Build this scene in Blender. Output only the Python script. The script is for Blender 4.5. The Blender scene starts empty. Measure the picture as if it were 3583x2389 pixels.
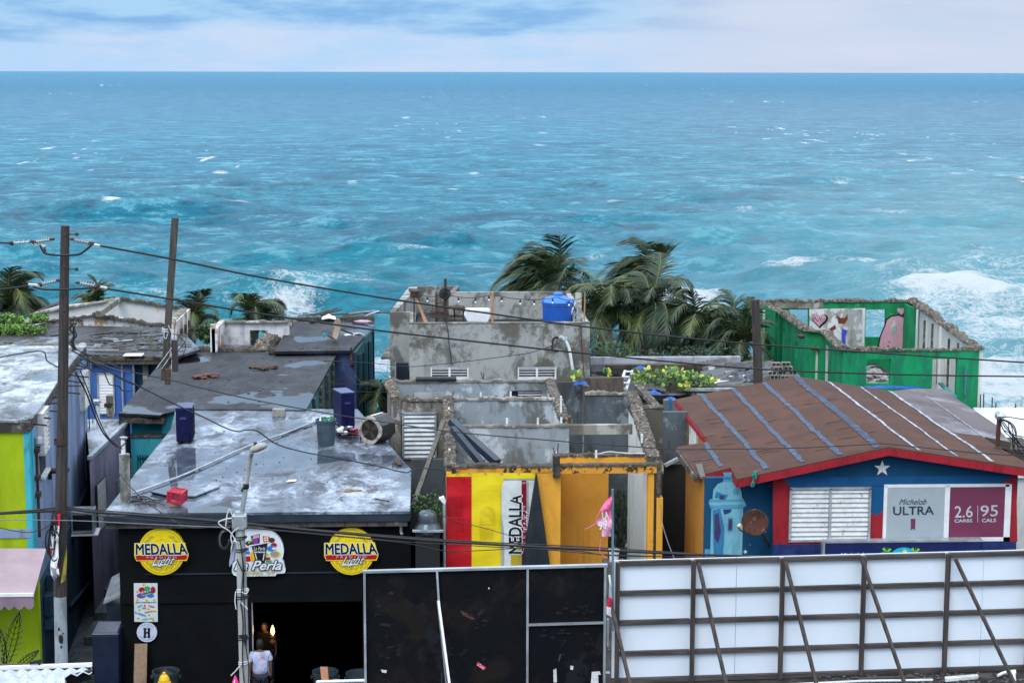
import bpy, bmesh, math, random
import numpy as np
from mathutils import Vector, Matrix, Euler
random.seed(7)
R_ = random.Random(11)
sc = bpy.context.scene
col = sc.collection
rad = math.radians

# ------------------------------------------------------------------ camera
F, WP, HP = 6300.0, 3583.0, 2389.0      # focal length and frame of the photograph, in its own pixels
CAMH = 15.0
pitch = math.atan((HP / 2 - 252) / F)
yaw = rad(2.6)
roll = math.atan(7 / 3583)
CR = Matrix.Rotation(-yaw, 3, 'Z') @ Matrix.Rotation(math.pi / 2 - pitch, 3, 'X') @ Matrix.Rotation(roll, 3, 'Z')
cd = bpy.data.cameras.new('camera')
cam = bpy.data.objects.new('camera', cd)
col.objects.link(cam)
cam.matrix_world = Matrix.Translation((0, 0, CAMH)) @ CR.to_4x4()
cd.sensor_width = 36
cd.lens = F / WP * 36
cd.clip_end = 120000
cd.clip_start = 0.5
sc.camera = cam

# ------------------------------------------------------------------ sky, sun, exposure
world = bpy.data.worlds.new('World')
sc.world = world
world.use_nodes = True
wt = world.node_tree
wt.nodes.clear()
SUN_EL, SUN_AZ = rad(48), rad(205)     # azimuth clockwise from +Y


def wn(t, **k):
    n = wt.nodes.new(t)
    for a, b in k.items():
        setattr(n, a, b)
    return n


def wmath(op, a, b=None, clamp=False):
    n = wn('ShaderNodeMath', operation=op)
    n.use_clamp = clamp
    for i, s in enumerate((a, b)):
        if s is None:
            continue
        if isinstance(s, (int, float)):
            n.inputs[i].default_value = s
        else:
            wt.links.new(s, n.inputs[i])
    return n.outputs[0]


def wsmooth(v, a, b):
    n = wn('ShaderNodeMapRange', interpolation_type='SMOOTHSTEP')
    wt.links.new(v, n.inputs[0])
    n.inputs[1].default_value = a
    n.inputs[2].default_value = b
    return n.outputs[0]


def wmix(f, a, b):
    n = wn('ShaderNodeMix', data_type='RGBA')
    for s, i in ((f, n.inputs[0]), (a, n.inputs[6]), (b, n.inputs[7])):
        if isinstance(s, (int, float)):
            i.default_value = s
        elif isinstance(s, tuple):
            i.default_value = (*s, 1)
        else:
            wt.links.new(s, i)
    return n.outputs[2]


SKYS = 0.1
sky = wn('ShaderNodeTexSky', sky_type='NISHITA')
sky.sun_disc = False
sky.sun_elevation = SUN_EL
sky.sun_rotation = SUN_AZ
tc = wn('ShaderNodeTexCoord')
nrm = wn('ShaderNodeVectorMath', operation='NORMALIZE')
wt.links.new(tc.outputs['Generated'], nrm.inputs[0])
sep = wn('ShaderNodeSeparateXYZ')
wt.links.new(nrm.outputs[0], sep.inputs[0])
dx, dz = sep.outputs[0], sep.outputs[2]


def wnoise(scale, vs, det=5, rough=.55):
    m = wn('ShaderNodeMapping')
    m.inputs[3].default_value = vs
    wt.links.new(nrm.outputs[0], m.inputs[0])
    n = wn('ShaderNodeTexNoise')
    n.inputs['Scale'].default_value = scale
    n.inputs['Detail'].default_value = det
    n.inputs['Roughness'].default_value = rough
    wt.links.new(m.outputs[0], n.inputs[0])
    return n.outputs[0]


def K(r, g, b, s=1.0):   # radiance colour divided by the background strength
    return (r * s / SKYS, g * s / SKYS, b * s / SKYS)


n1 = wnoise(7.0, (1, 1, 7.5), 6, .55)
n2 = wnoise(16.0, (1, 1, 5), 6, .6)
# lower pale band rising into blue-grey cloud bottoms
edge = wmath('ADD', dz, wmath('MULTIPLY', wmath('SUBTRACT', n1, 0.5), 0.045))
blue = wsmooth(edge, 0.017, 0.027)
pale = wmix(wsmooth(n2, .38, .68), K(.40, .57, .79), K(.49, .60, .77))
dark = wmix(wsmooth(n2, .36, .62), K(.20, .40, .68), K(.34, .55, .77))
lowc = wmix(blue, pale, dark)
# a mauve rain veil towards the right
veil = wsmooth(wmath('ADD', dx, wmath('MULTIPLY', wmath('SUBTRACT', n1, .5), .06)), 0.05, 0.20)
lowc = wmix(wmath('MULTIPLY', veil, .9), lowc, wmix(wsmooth(n1, .35, .7), K(.48, .56, .70), K(.56, .60, .72)))
# broken overcast overhead, brighter towards the zenith
n3 = wnoise(2.2, (1, 1, 1.6), 6, .55)
high = wmix(wsmooth(n3, .36, .64), K(.88, 1.08, 1.40), K(1.75, 1.88, 2.05))
over = wmix(wsmooth(dz, 0.05, 0.50), lowc, high)
skym = wmix(wmath('MULTIPLY', wsmooth(n3, .62, .78), .35), over, sky.outputs[0])
ground = wmix(wsmooth(dz, -.02, 0.0), K(.10, .16, .20), skym)
bg = wn('ShaderNodeBackground')
bg.inputs[1].default_value = SKYS
wt.links.new(ground, bg.inputs[0])
wo = wn('ShaderNodeOutputWorld')
wt.links.new(bg.outputs[0], wo.inputs[0])

sd = bpy.data.lights.new('sun', 'SUN')
sd.energy = 1.3
sd.angle = rad(25)
sd.color = (1, .95, .88)
so = bpy.data.objects.new('sun', sd)
col.objects.link(so)
sdir = Vector((math.sin(SUN_AZ) * math.cos(SUN_EL), math.cos(SUN_AZ) * math.cos(SUN_EL), math.sin(SUN_EL)))
so.rotation_euler = sdir.to_track_quat('Z', 'Y').to_euler()
so.location = (0, -20, 40)

sc.view_settings.view_transform = 'Standard'
sc.view_settings.look = 'None'
sc.view_settings.gamma = 1
sc.view_settings.use_curve_mapping = False
sc.view_settings.exposure = 0.28
sc.cycles.use_denoising = True
sc.cycles.max_bounces = 6
sc.cycles.transparent_max_bounces = 8
sc.cycles.caustics_reflective = False
sc.cycles.caustics_refractive = False

# ------------------------------------------------------------------ measuring the place
C0 = Vector((0, 0, CAMH))


def ray(px, py):
    return CR @ Vector(((px - WP / 2) / F, -(py - HP / 2) / F, -1))


def Zp(px, py, z):      # point at height z
    d = ray(px, py)
    return C0 + d * ((z - CAMH) / d.z)


def Yp(px, py, y):      # point on the facade plane y
    d = ray(px, py)
    return C0 + d * (y / d.y)


def Xp(px, py, x):      # point on the side wall plane x
    d = ray(px, py)
    return C0 + d * (x / d.x)


def PLp(px, py, p0, n):
    d = ray(px, py)
    return C0 + d * ((Vector(p0) - C0).dot(n) / d.dot(n))


def plane3(a, b, c):
    n = (b - a).cross(c - a).normalized()
    return a, n


# ------------------------------------------------------------------ objects
origin = {}


def T(name, label, cat, loc=(0, 0, 0), rot=(0, 0, 0), group=None):
    o = bpy.data.objects.new(name, None)
    o.empty_display_size = .2
    col.objects.link(o)
    o.location = loc
    o.rotation_euler = rot
    o['label'] = label
    o['category'] = cat
    if group:
        o['group'] = group
    origin[o] = Vector(loc)
    return o


def tag(o, label, cat, group=None):
    o['label'] = label
    o['category'] = cat
    if group:
        o['group'] = group
    return o


def relabel(o, label):
    o['label'] = label


def dup(o, parent=None):
    c = o.copy()
    col.objects.link(c)
    if parent is not None:
        c.parent = parent
    origin[c] = origin.get(o, Vector())
    for ch in list(o.children):
        dup(ch, c)
    return c


class MB:
    def __init__(s):
        s.v, s.f, s.m, s.mats, s.cur = [], [], [], [], 0

    def use(s, mat):
        if mat not in s.mats:
            s.mats.append(mat)
        s.cur = s.mats.index(mat)
        return s

    def add(s, vs, fs):
        o = len(s.v)
        s.v += [tuple(p) for p in vs]
        s.f += [tuple(i + o for i in f) for f in fs]
        s.m += [s.cur] * len(fs)
        return s

    def box(s, x0, x1, y0, y1, z0, z1):
        x0, x1 = min(x0, x1), max(x0, x1)
        y0, y1 = min(y0, y1), max(y0, y1)
        z0, z1 = min(z0, z1), max(z0, z1)
        vs = [(x0, y0, z0), (x1, y0, z0), (x1, y1, z0), (x0, y1, z0), (x0, y0, z1), (x1, y0, z1), (x1, y1, z1), (x0, y1, z1)]
        return s.add(vs, [(0, 3, 2, 1), (4, 5, 6, 7), (0, 1, 5, 4), (1, 2, 6, 5), (2, 3, 7, 6), (3, 0, 4, 7)])

    def prism(s, pts, vec):
        n = len(pts)
        vec = Vector(vec)
        vs = [Vector(p) for p in pts] + [Vector(p) + vec for p in pts]
        fs = [tuple(range(n)), tuple(range(2 * n - 1, n - 1, -1))]
        fs += [(i, i + n, (i + 1) % n + n, (i + 1) % n) for i in range(n)]
        return s.add(vs, fs)

    def poly(s, pts):
        return s.add(pts, [tuple(range(len(pts)))])

    def beam(s, p0, p1, w, h=None, up=(0, 0, 1)):
        h = h or w
        p0, p1 = Vector(p0), Vector(p1)
        d = (p1 - p0).normalized()
        up = Vector(up)
        if abs(d.dot(up)) > .97:
            up = Vector((0, 1, 0))
        a = d.cross(up).normalized() * w / 2
        b = a.cross(d).normalized() * h / 2
        vs = [p0 - a - b, p0 + a - b, p0 + a + b, p0 - a + b, p1 - a - b, p1 + a - b, p1 + a + b, p1 - a + b]
        return s.add(vs, [(0, 3, 2, 1), (4, 5, 6, 7), (0, 1, 5, 4), (1, 2, 6, 5), (2, 3, 7, 6), (3, 0, 4, 7)])

    def tube(s, path, r, n=6, cap=True):
        path = [Vector(p) for p in path]
        m = len(path)
        rs = r if isinstance(r, (list, tuple)) else [r] * m
        vs, fs = [], []
        a = None
        for i, p in enumerate(path):
            d = (path[min(i + 1, m - 1)] - path[max(i - 1, 0)])
            d = d.normalized() if d.length > 1e-9 else Vector((0, 0, 1))
            if a is None:
                a = d.orthogonal().normalized()
            else:
                a = a - d * a.dot(d)
                a = a.normalized() if a.length > 1e-6 else d.orthogonal().normalized()
            b = d.cross(a)
            for k in range(n):
                t = 2 * math.pi * k / n
                vs.append(p + (a * math.cos(t) + b * math.sin(t)) * rs[i])
        for i in range(m - 1):
            for k in range(n):
                k2 = (k + 1) % n
                fs.append((i * n + k, i * n + k2, (i + 1) * n + k2, (i + 1) * n + k))
        if cap:
            fs.append(tuple(range(n))[::-1])
            fs.append(tuple(range((m - 1) * n, m * n)))
        return s.add(vs, fs)

    def lathe(s, prof, c=(0, 0, 0), n=20, M=None, cap=True):
        c = Vector(c)
        vs, fs = [], []
        for r, z in prof:
            for k in range(n):
                t = 2 * math.pi * k / n
                p = Vector((r * math.cos(t), r * math.sin(t), z))
                if M is not None:
                    p = M @ p
                vs.append(c + p)
        for i in range(len(prof) - 1):
            for k in range(n):
                k2 = (k + 1) % n
                fs.append((i * n + k, i * n + k2, (i + 1) * n + k2, (i + 1) * n + k))
        if cap:
            fs.append(tuple(range(n))[::-1])
            fs.append(tuple(range((len(prof) - 1) * n, len(prof) * n)))
        return s.add(vs, fs)

    def blob(s, c, r, rnd, sq=(1, 1, 1), n=1):
        bm = bmesh.new()
        bmesh.ops.create_icosphere(bm, subdivisions=n, radius=1)
        vs = []
        for v in bm.verts:
            k = r * (1 + rnd.uniform(-.28, .28))
            vs.append(Vector(c) + Vector((v.co.x * k * sq[0], v.co.y * k * sq[1], v.co.z * k * sq[2])))
        fs = [tuple(v.index for v in f.verts) for f in bm.faces]
        bm.free()
        return s.add(vs, fs)

    def wally(s, x0, x1, z0, z1, y0, y1, holes=()):      # wall facing the camera, with openings
        xs = sorted({x0, x1} | {min(max(h[i], x0), x1) for h in holes for i in (0, 1)})
        zs = sorted({z0, z1} | {min(max(h[i], z0), z1) for h in holes for i in (2, 3)})
        for a, b in zip(xs, xs[1:]):
            run = None
            for c, d in zip(zs, zs[1:]):
                mx, mz = (a + b) / 2, (c + d) / 2
                inside = any(h[0] < mx < h[1] and h[2] < mz < h[3] for h in holes)
                if inside:
                    if run:
                        s.box(a, b, y0, y1, *run)
                    run = None
                else:
                    run = (run[0], d) if run else (c, d)
            if run:
                s.box(a, b, y0, y1, *run)
        return s

    def wallx(s, y0, y1, z0, z1, x0, x1, holes=()):
        k = len(s.v)
        s.wally(y0, y1, z0, z1, x0, x1, holes)
        for i in range(k, len(s.v)):
            x, y, z = s.v[i]
            s.v[i] = (y, x, z)
        return s

    def build(s, name, mat=None, parent=None, smooth=False, world=True, bevel=0, kind=None):
        me = bpy.data.meshes.new(name)
        vs = s.v
        if parent is not None and world:
            o = origin.get(parent, Vector())
            vs = [(x - o.x, y - o.y, z - o.z) for x, y, z in vs]
        me.from_pydata(vs, [], s.f)
        if len(s.f) < 20000 and len(s.f) > 1:
            bm = bmesh.new()
            bm.from_mesh(me)
            bmesh.ops.recalc_face_normals(bm, faces=bm.faces)
            bm.to_mesh(me)
            bm.free()
        if s.mats:
            for m in s.mats:
                me.materials.append(m)
            me.polygons.foreach_set('material_index', s.m)
        elif mat is not None:
            me.materials.append(mat)
        if smooth:
            me.polygons.foreach_set('use_smooth', [True] * len(me.polygons))
        ob = bpy.data.objects.new(name, me)
        col.objects.link(ob)
        if parent is not None:
            ob.parent = parent
            origin[ob] = origin.get(parent, Vector())
        else:
            origin[ob] = Vector()
        if bevel:
            b = ob.modifiers.new('bevel', 'BEVEL')
            b.width = bevel
            b.segments = 2
            b.limit_method = 'ANGLE'
        if kind:
            ob['kind'] = kind
        return ob


def bx(name, mat, parent, x0, x1, y0, y1, z0, z1, bevel=0, world=True):
    return MB().box(x0, x1, y0, y1, z0, z1).build(name, mat, parent, bevel=bevel, world=world)


# ------------------------------------------------------------------ materials
def hx(h, k=1.0):
    h = h.lstrip('#')
    o = []
    for i in (0, 2, 4):
        c = int(h[i:i + 2], 16) / 255
        o.append((c / 12.92 if c <= .04045 else ((c + .055) / 1.055) ** 2.4) * k)
    return tuple(o)


_mc = {}


class NT:
    def __init__(s, name):
        s.mat = bpy.data.materials.new(name)
        s.mat.use_nodes = True
        s.t = s.mat.node_tree
        s.t.nodes.clear()
        s.out = s.t.nodes.new('ShaderNodeOutputMaterial')
        s.b = s.t.nodes.new('ShaderNodeBsdfPrincipled')
        s.t.links.new(s.b.outputs[0], s.out.inputs[0])
        s.geo = s.t.nodes.new('ShaderNodeNewGeometry')
        s.pos = s.geo.outputs['Position']

    def n(s, t, **k):
        n = s.t.nodes.new(t)
        for a, b in k.items():
            setattr(n, a, b)
        return n

    def set(s, inp, v):
        if isinstance(v, (int, float)):
            inp.default_value = v
        elif isinstance(v, tuple):
            inp.default_value = (*v, 1) if len(v) == 3 and inp.type == 'RGBA' else v
        else:
            s.t.links.new(v, inp)

    def noise(s, scale, vs=(1, 1, 1), det=5, rough=.6, dist=0, vec=None, off=(0, 0, 0)):
        m = s.n('ShaderNodeMapping')
        m.inputs[3].default_value = vs
        m.inputs[1].default_value = off
        s.t.links.new(vec or s.pos, m.inputs[0])
        n = s.n('ShaderNodeTexNoise')
        n.inputs['Scale'].default_value = scale
        n.inputs['Detail'].default_value = det
        n.inputs['Roughness'].default_value = rough
        n.inputs['Distortion'].default_value = dist
        s.t.links.new(m.outputs[0], n.inputs[0])
        return n.outputs[0]

    def smooth(s, v, a, b, lo=0.0, hi=1.0):
        n = s.n('ShaderNodeMapRange', interpolation_type='SMOOTHSTEP')
        s.set(n.inputs[0], v)
        n.inputs[1].default_value = a
        n.inputs[2].default_value = b
        n.inputs[3].default_value = lo
        n.inputs[4].default_value = hi
        return n.outputs[0]

    def mix(s, f, a, b):
        n = s.n('ShaderNodeMix', data_type='RGBA')
        s.set(n.inputs[0], f)
        s.set(n.inputs[6], a)
        s.set(n.inputs[7], b)
        return n.outputs[2]

    def math(s, op, a, b=None, clamp=False):
        n = s.n('ShaderNodeMath', operation=op)
        n.use_clamp = clamp
        s.set(n.inputs[0], a)
        if b is not None:
            s.set(n.inputs[1], b)
        return n.outputs[0]

    def bump(s, h, strength=.3, dist=.02):
        n = s.n('ShaderNodeBump')
        n.inputs['Strength'].default_value = strength
        n.inputs['Distance'].default_value = dist
        s.t.links.new(h, n.inputs['Height'])
        s.t.links.new(n.outputs[0], s.b.inputs['Normal'])

    def done(s, colr=None, rough=None, metal=None, spec=None):
        if colr is not None:
            s.set(s.b.inputs['Base Color'], colr)
        if rough is not None:
            s.set(s.b.inputs['Roughness'], rough)
        if metal is not None:
            s.set(s.b.inputs['Metallic'], metal)
        if spec is not None:
            s.set(s.b.inputs['Specular IOR Level'], spec)
        return s.mat


def plain(name, c, rough=.6, metal=0, spec=.5, var=.12, sc_=3.0, bump=.15):
    """one colour with slight mottling and fine relief"""
    if name in _mc:
        return _mc[name]
    t = NT(name)
    n = t.noise(sc_, det=6)
    a = tuple(x * (1 - var) for x in c)
    b = tuple(min(1, x * (1 + var)) for x in c)
    cc = t.mix(t.smooth(n, .35, .65), a, b)
    if bump:
        t.bump(t.noise(sc_ * 14, det=3), bump, .01)
    _mc[name] = t.done(cc, t.smooth(n, .3, .7, rough * .85, min(1, rough * 1.15)), metal, spec)
    return _mc[name]


def paint(name, base, peel=None, stain=None, peel_at=.62, stain_at=.55, sc_=1.2, stain_k=.7, rough=.8, seed=0, bump=.35, streak=.35, sharp=.03):
    """painted or rendered wall: base colour, peeled patches, streaky stains"""
    if name in _mc:
        return _mc[name]
    t = NT(name)
    off = (seed * 3.7, seed * 1.3, seed * 2.1)
    big = t.noise(sc_, det=8, rough=.62, off=off)
    a = tuple(x * .86 for x in base)
    cc = t.mix(t.smooth(big, .3, .7), a, base)
    if stain:
        st = t.noise(sc_ * 1.6, (1, 1, streak), det=8, rough=.68, dist=.5, off=(off[0] + 5, off[1], off[2]))
        m = t.smooth(st, stain_at - .07, stain_at + .07, 0, stain_k)
        cc = t.mix(m, cc, stain)
    if peel:
        pn = t.noise(sc_ * 1.3, (1, 1, .8), det=9, rough=.7, off=(off[0], off[1] + 9, off[2]))
        cc = t.mix(t.smooth(pn, peel_at - sharp, peel_at + sharp), cc, peel)
    drip = t.noise(1.6, (1, 1, .10), det=8, rough=.7, off=(off[2] + 3, off[0], off[1]))
    cc = t.mix(t.smooth(drip, .53, .68, 0, .42), cc, tuple(x * .35 for x in base))
    fine = t.noise(45, det=3)
    cc = t.mix(t.smooth(fine, .3, .7, 0, .10), cc, (.02, .02, .02))
    t.bump(t.math('ADD', fine, t.math('MULTIPLY', big, 2)), bump, .015)
    _mc[name] = t.done(cc, rough, None, .22)
    return _mc[name]


def wetroof(name, dark, mid, light, seed=0, wet=.55, lite=.55, sc_=.55, gloss=.04, dry=(.5, .24), spec=.5):
    if name in _mc:
        return _mc[name]
    t = NT(name)
    o = (seed * 5.1, seed * 2.3, 0)
    a = t.noise(sc_, (1, .8, 1), det=10, rough=.66, dist=.3, off=o)
    b = t.noise(sc_ * 3.2, (1, .45, 1), det=10, rough=.72, dist=.6, off=(o[0] + 4, o[1] + 7, 0))
    c = t.noise(sc_ * .8, (1, .7, 1), det=5, rough=.5, off=(o[0] + 14, o[1] + 3, 0))
    cc = t.mix(t.smooth(b, .34, .60), dark, mid)
    d = t.noise(sc_ * 7, (1, .6, 1), det=10, rough=.75, dist=1.0, off=(o[0] + 24, 2, 0))
    cc = t.mix(t.smooth(t.math('ADD', t.math('MULTIPLY', a, .45), t.math('ADD', t.math('MULTIPLY', b, .3), t.math('MULTIPLY', d, .25))), lite - .045, lite + .075), cc, light)
    cr = t.noise(9, (1, 1, 1), det=8, rough=.8, off=o)
    cc = t.mix(t.smooth(cr, .60, .66, 0, .7), cc, tuple(x * .4 for x in dark))
    pud = t.smooth(c, wet - .015, wet + .015)
    cc = t.mix(t.math('MULTIPLY', pud, .55), cc, tuple(x * .5 for x in mid))
    rough = t.mix(pud, t.mix(t.smooth(b, .35, .65), (dry[0],) * 3, (dry[1],) * 3), (gloss,) * 3)
    fine = t.noise(30, det=4)
    h = t.math('MULTIPLY', t.math('ADD', t.math('MULTIPLY', fine, .5), b), t.math('SUBTRACT', 1.0, pud))
    t.bump(h, .35, .012)
    t.b.inputs['Roughness'].default_value = .4
    sepn = t.n('ShaderNodeSeparateColor')
    t.t.links.new(rough, sepn.inputs[0])
    t.set(t.b.inputs['Specular IOR Level'], t.math('ADD', t.math('MULTIPLY', pud, .5 - spec), spec))
    _mc[name] = t.done(cc, sepn.outputs[0])
    return _mc[name]


def wood(name, a, b, axis='x', rough=.8):
    if name in _mc:
        return _mc[name]
    t = NT(name)
    vs = {'x': (.6, 12, 12), 'y': (12, .6, 12), 'z': (12, 12, .6)}[axis]
    g = t.noise(2.0, vs, det=7, rough=.65, dist=.4)
    k = t.noise(1.1, det=4)
    cc = t.mix(t.smooth(g, .32, .68), a, b)
    cc = t.mix(t.smooth(k, .55, .75, 0, .6), cc, tuple(x * .45 for x in a))
    t.bump(g, .5, .006)
    _mc[name] = t.done(cc, rough)
    return _mc[name]


def emit(name, c, s):
    t = NT(name)
    t.b.inputs['Emission Color'].default_value = (*c, 1)
    t.b.inputs['Emission Strength'].default_value = s
    return t.done(c, .5)


# ------------------------------------------------------------------ lettering
_tc = {}


def _text(s, shear, off):
    k = (s, shear, off)
    if k in _tc:
        return _tc[k]
    cu = bpy.data.curves.new('t', 'FONT')
    cu.body = s
    cu.shear = shear
    cu.offset = off
    cu.resolution_u = 3
    cu.fill_mode = 'FRONT'
    ob = bpy.data.objects.new('t', cu)
    col.objects.link(ob)
    dg = bpy.context.evaluated_depsgraph_get()
    me = bpy.data.meshes.new_from_object(ob.evaluated_get(dg))
    vs = [tuple(v.co) for v in me.vertices]
    fs = [tuple(p.vertices) for p in me.polygons]
    bpy.data.objects.remove(ob)
    bpy.data.curves.remove(cu)
    bpy.data.meshes.remove(me)
    _tc[k] = (vs, fs)
    return _tc[k]


def txt(mb, s, quad, place, mat, layer=1, shear=0.0, bold=0.0, outline=None, outline_w=.06):
    """quad = TL, TR, BR, BL in photograph pixels; place(px, py, layer) -> point"""
    base = _text(s, shear, 0.0)[0]
    x0, x1 = min(v[0] for v in base), max(v[0] for v in base)
    y0, y1 = min(v[1] for v in base), max(v[1] for v in base)

    def put(off, m, lay):
        vs, fs = _text(s, shear, 0.0)
        k = 7 if off > 0 else 1
        for i in range(k):
            ox, oy = (off * math.cos(1.0472 * i), off * math.sin(1.0472 * i)) if i else (0, 0)
            out = []
            for v in vs:
                u, w = (v[0] + ox - x0) / (x1 - x0), (v[1] + oy - y0) / (y1 - y0)
                tl, tr, br, bl = quad
                px = (tl[0] * (1 - u) + tr[0] * u) * w + (bl[0] * (1 - u) + br[0] * u) * (1 - w)
                py = (tl[1] * (1 - u) + tr[1] * u) * w + (bl[1] * (1 - u) + br[1] * u) * (1 - w)
                out.append(place(px, py, lay + i * .07))
            mb.use(m).add(out, fs)
    if outline is not None:
        n_ = 10
        vs, fs = _text(s, shear, 0.0)
        ow = outline_w + bold
        for i in range(n_):
            ox, oy = ow * math.cos(6.2832 * i / n_), ow * math.sin(6.2832 * i / n_)
            out = []
            for v in vs:
                u, w = (v[0] + ox - x0) / (x1 - x0), (v[1] + oy - y0) / (y1 - y0)
                tl, tr, br, bl = quad
                px = (tl[0] * (1 - u) + tr[0] * u) * w + (bl[0] * (1 - u) + br[0] * u) * (1 - w)
                py = (tl[1] * (1 - u) + tr[1] * u) * w + (bl[1] * (1 - u) + br[1] * u) * (1 - w)
                out.append(place(px, py, layer + i * .07))
            mb.use(outline).add(out, fs)
        layer += 1
    put(bold, mat, layer)


def rect(x0, x1, y0, y1):
    return ((x0, y0), (x1, y0), (x1, y1), (x0, y1))


def pxpoly(mb, pts, place, mat, layer=1):
    mb.use(mat).poly([place(x, y, layer) for x, y in pts])


def circ(cx, cy, rx, ry=None, n=36, a0=0, a1=360):
    ry = ry or rx
    m = n if a1 - a0 == 360 else n - 1
    return [(cx + rx * math.cos(rad(a0 + (a1 - a0) * i / m)), cy + ry * math.sin(rad(a0 + (a1 - a0) * i / m))) for i in range(n)]


def crest(p0, p1, w, h, seed, step=.12, drop=.5):
    """broken masonry along the top of a wall"""
    r = random.Random(seed)
    p0, p1 = Vector(p0), Vector(p1)
    d = p1 - p0
    L = d.length
    d.normalize()
    s = Vector((-d.y, d.x, 0)).normalized()
    step *= .6
    n = max(3, int(L / step))
    mb = MB()
    vs = []
    hh = h * .5
    for i in range(n + 1):
        hh = min(h * 1.2, max(.0, hh + r.uniform(-.7, .7) * h))
        p = p0 + d * (L * i / n)
        a, b = w / 2 + r.uniform(-.0, .05), w / 2 + r.uniform(-.0, .05)
        vs += [p - s * a + Vector((0, 0, -.04)), p - s * a * .9 + Vector((0, 0, hh * r.uniform(.4, 1))), p + Vector((0, 0, hh + r.uniform(0, .02))),
               p + s * b * .9 + Vector((0, 0, hh * r.uniform(.4, 1))), p + s * b + Vector((0, 0, -.04))]
    fs = []
    for i in range(n):
        for k in range(4):
            fs.append((i * 5 + k, i * 5 + k + 1, i * 5 + k + 6, i * 5 + k + 5))
    fs += [(4, 3, 2, 1, 0), tuple(range(n * 5, n * 5 + 5))]
    mb.add(vs, fs)
    return mb


def catenary(a, b, sag, n=24):
    a, b = Vector(a), Vector(b)
    return [a.lerp(b, i / n) + Vector((0, 0, -4 * sag * (i / n) * (1 - i / n))) for i in range(n + 1)]


def spline(pts, n=6):
    """smooth path through points (Catmull-Rom)"""
    pts = [Vector(p) for p in pts]
    out = []
    for i in range(len(pts) - 1):
        p0, p1, p2, p3 = pts[max(i - 1, 0)], pts[i], pts[i + 1], pts[min(i + 2, len(pts) - 1)]
        for k in range(n):
            t = k / n
            out.append(.5 * ((2 * p1) + (p2 - p0) * t + (2 * p0 - 5 * p1 + 4 * p2 - p3) * t * t + (3 * p1 - p0 - 3 * p2 + p3) * t ** 3))
    out.append(pts[-1])
    return out

# ------------------------------------------------------------------ sea
SEAZ = -10.0


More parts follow.
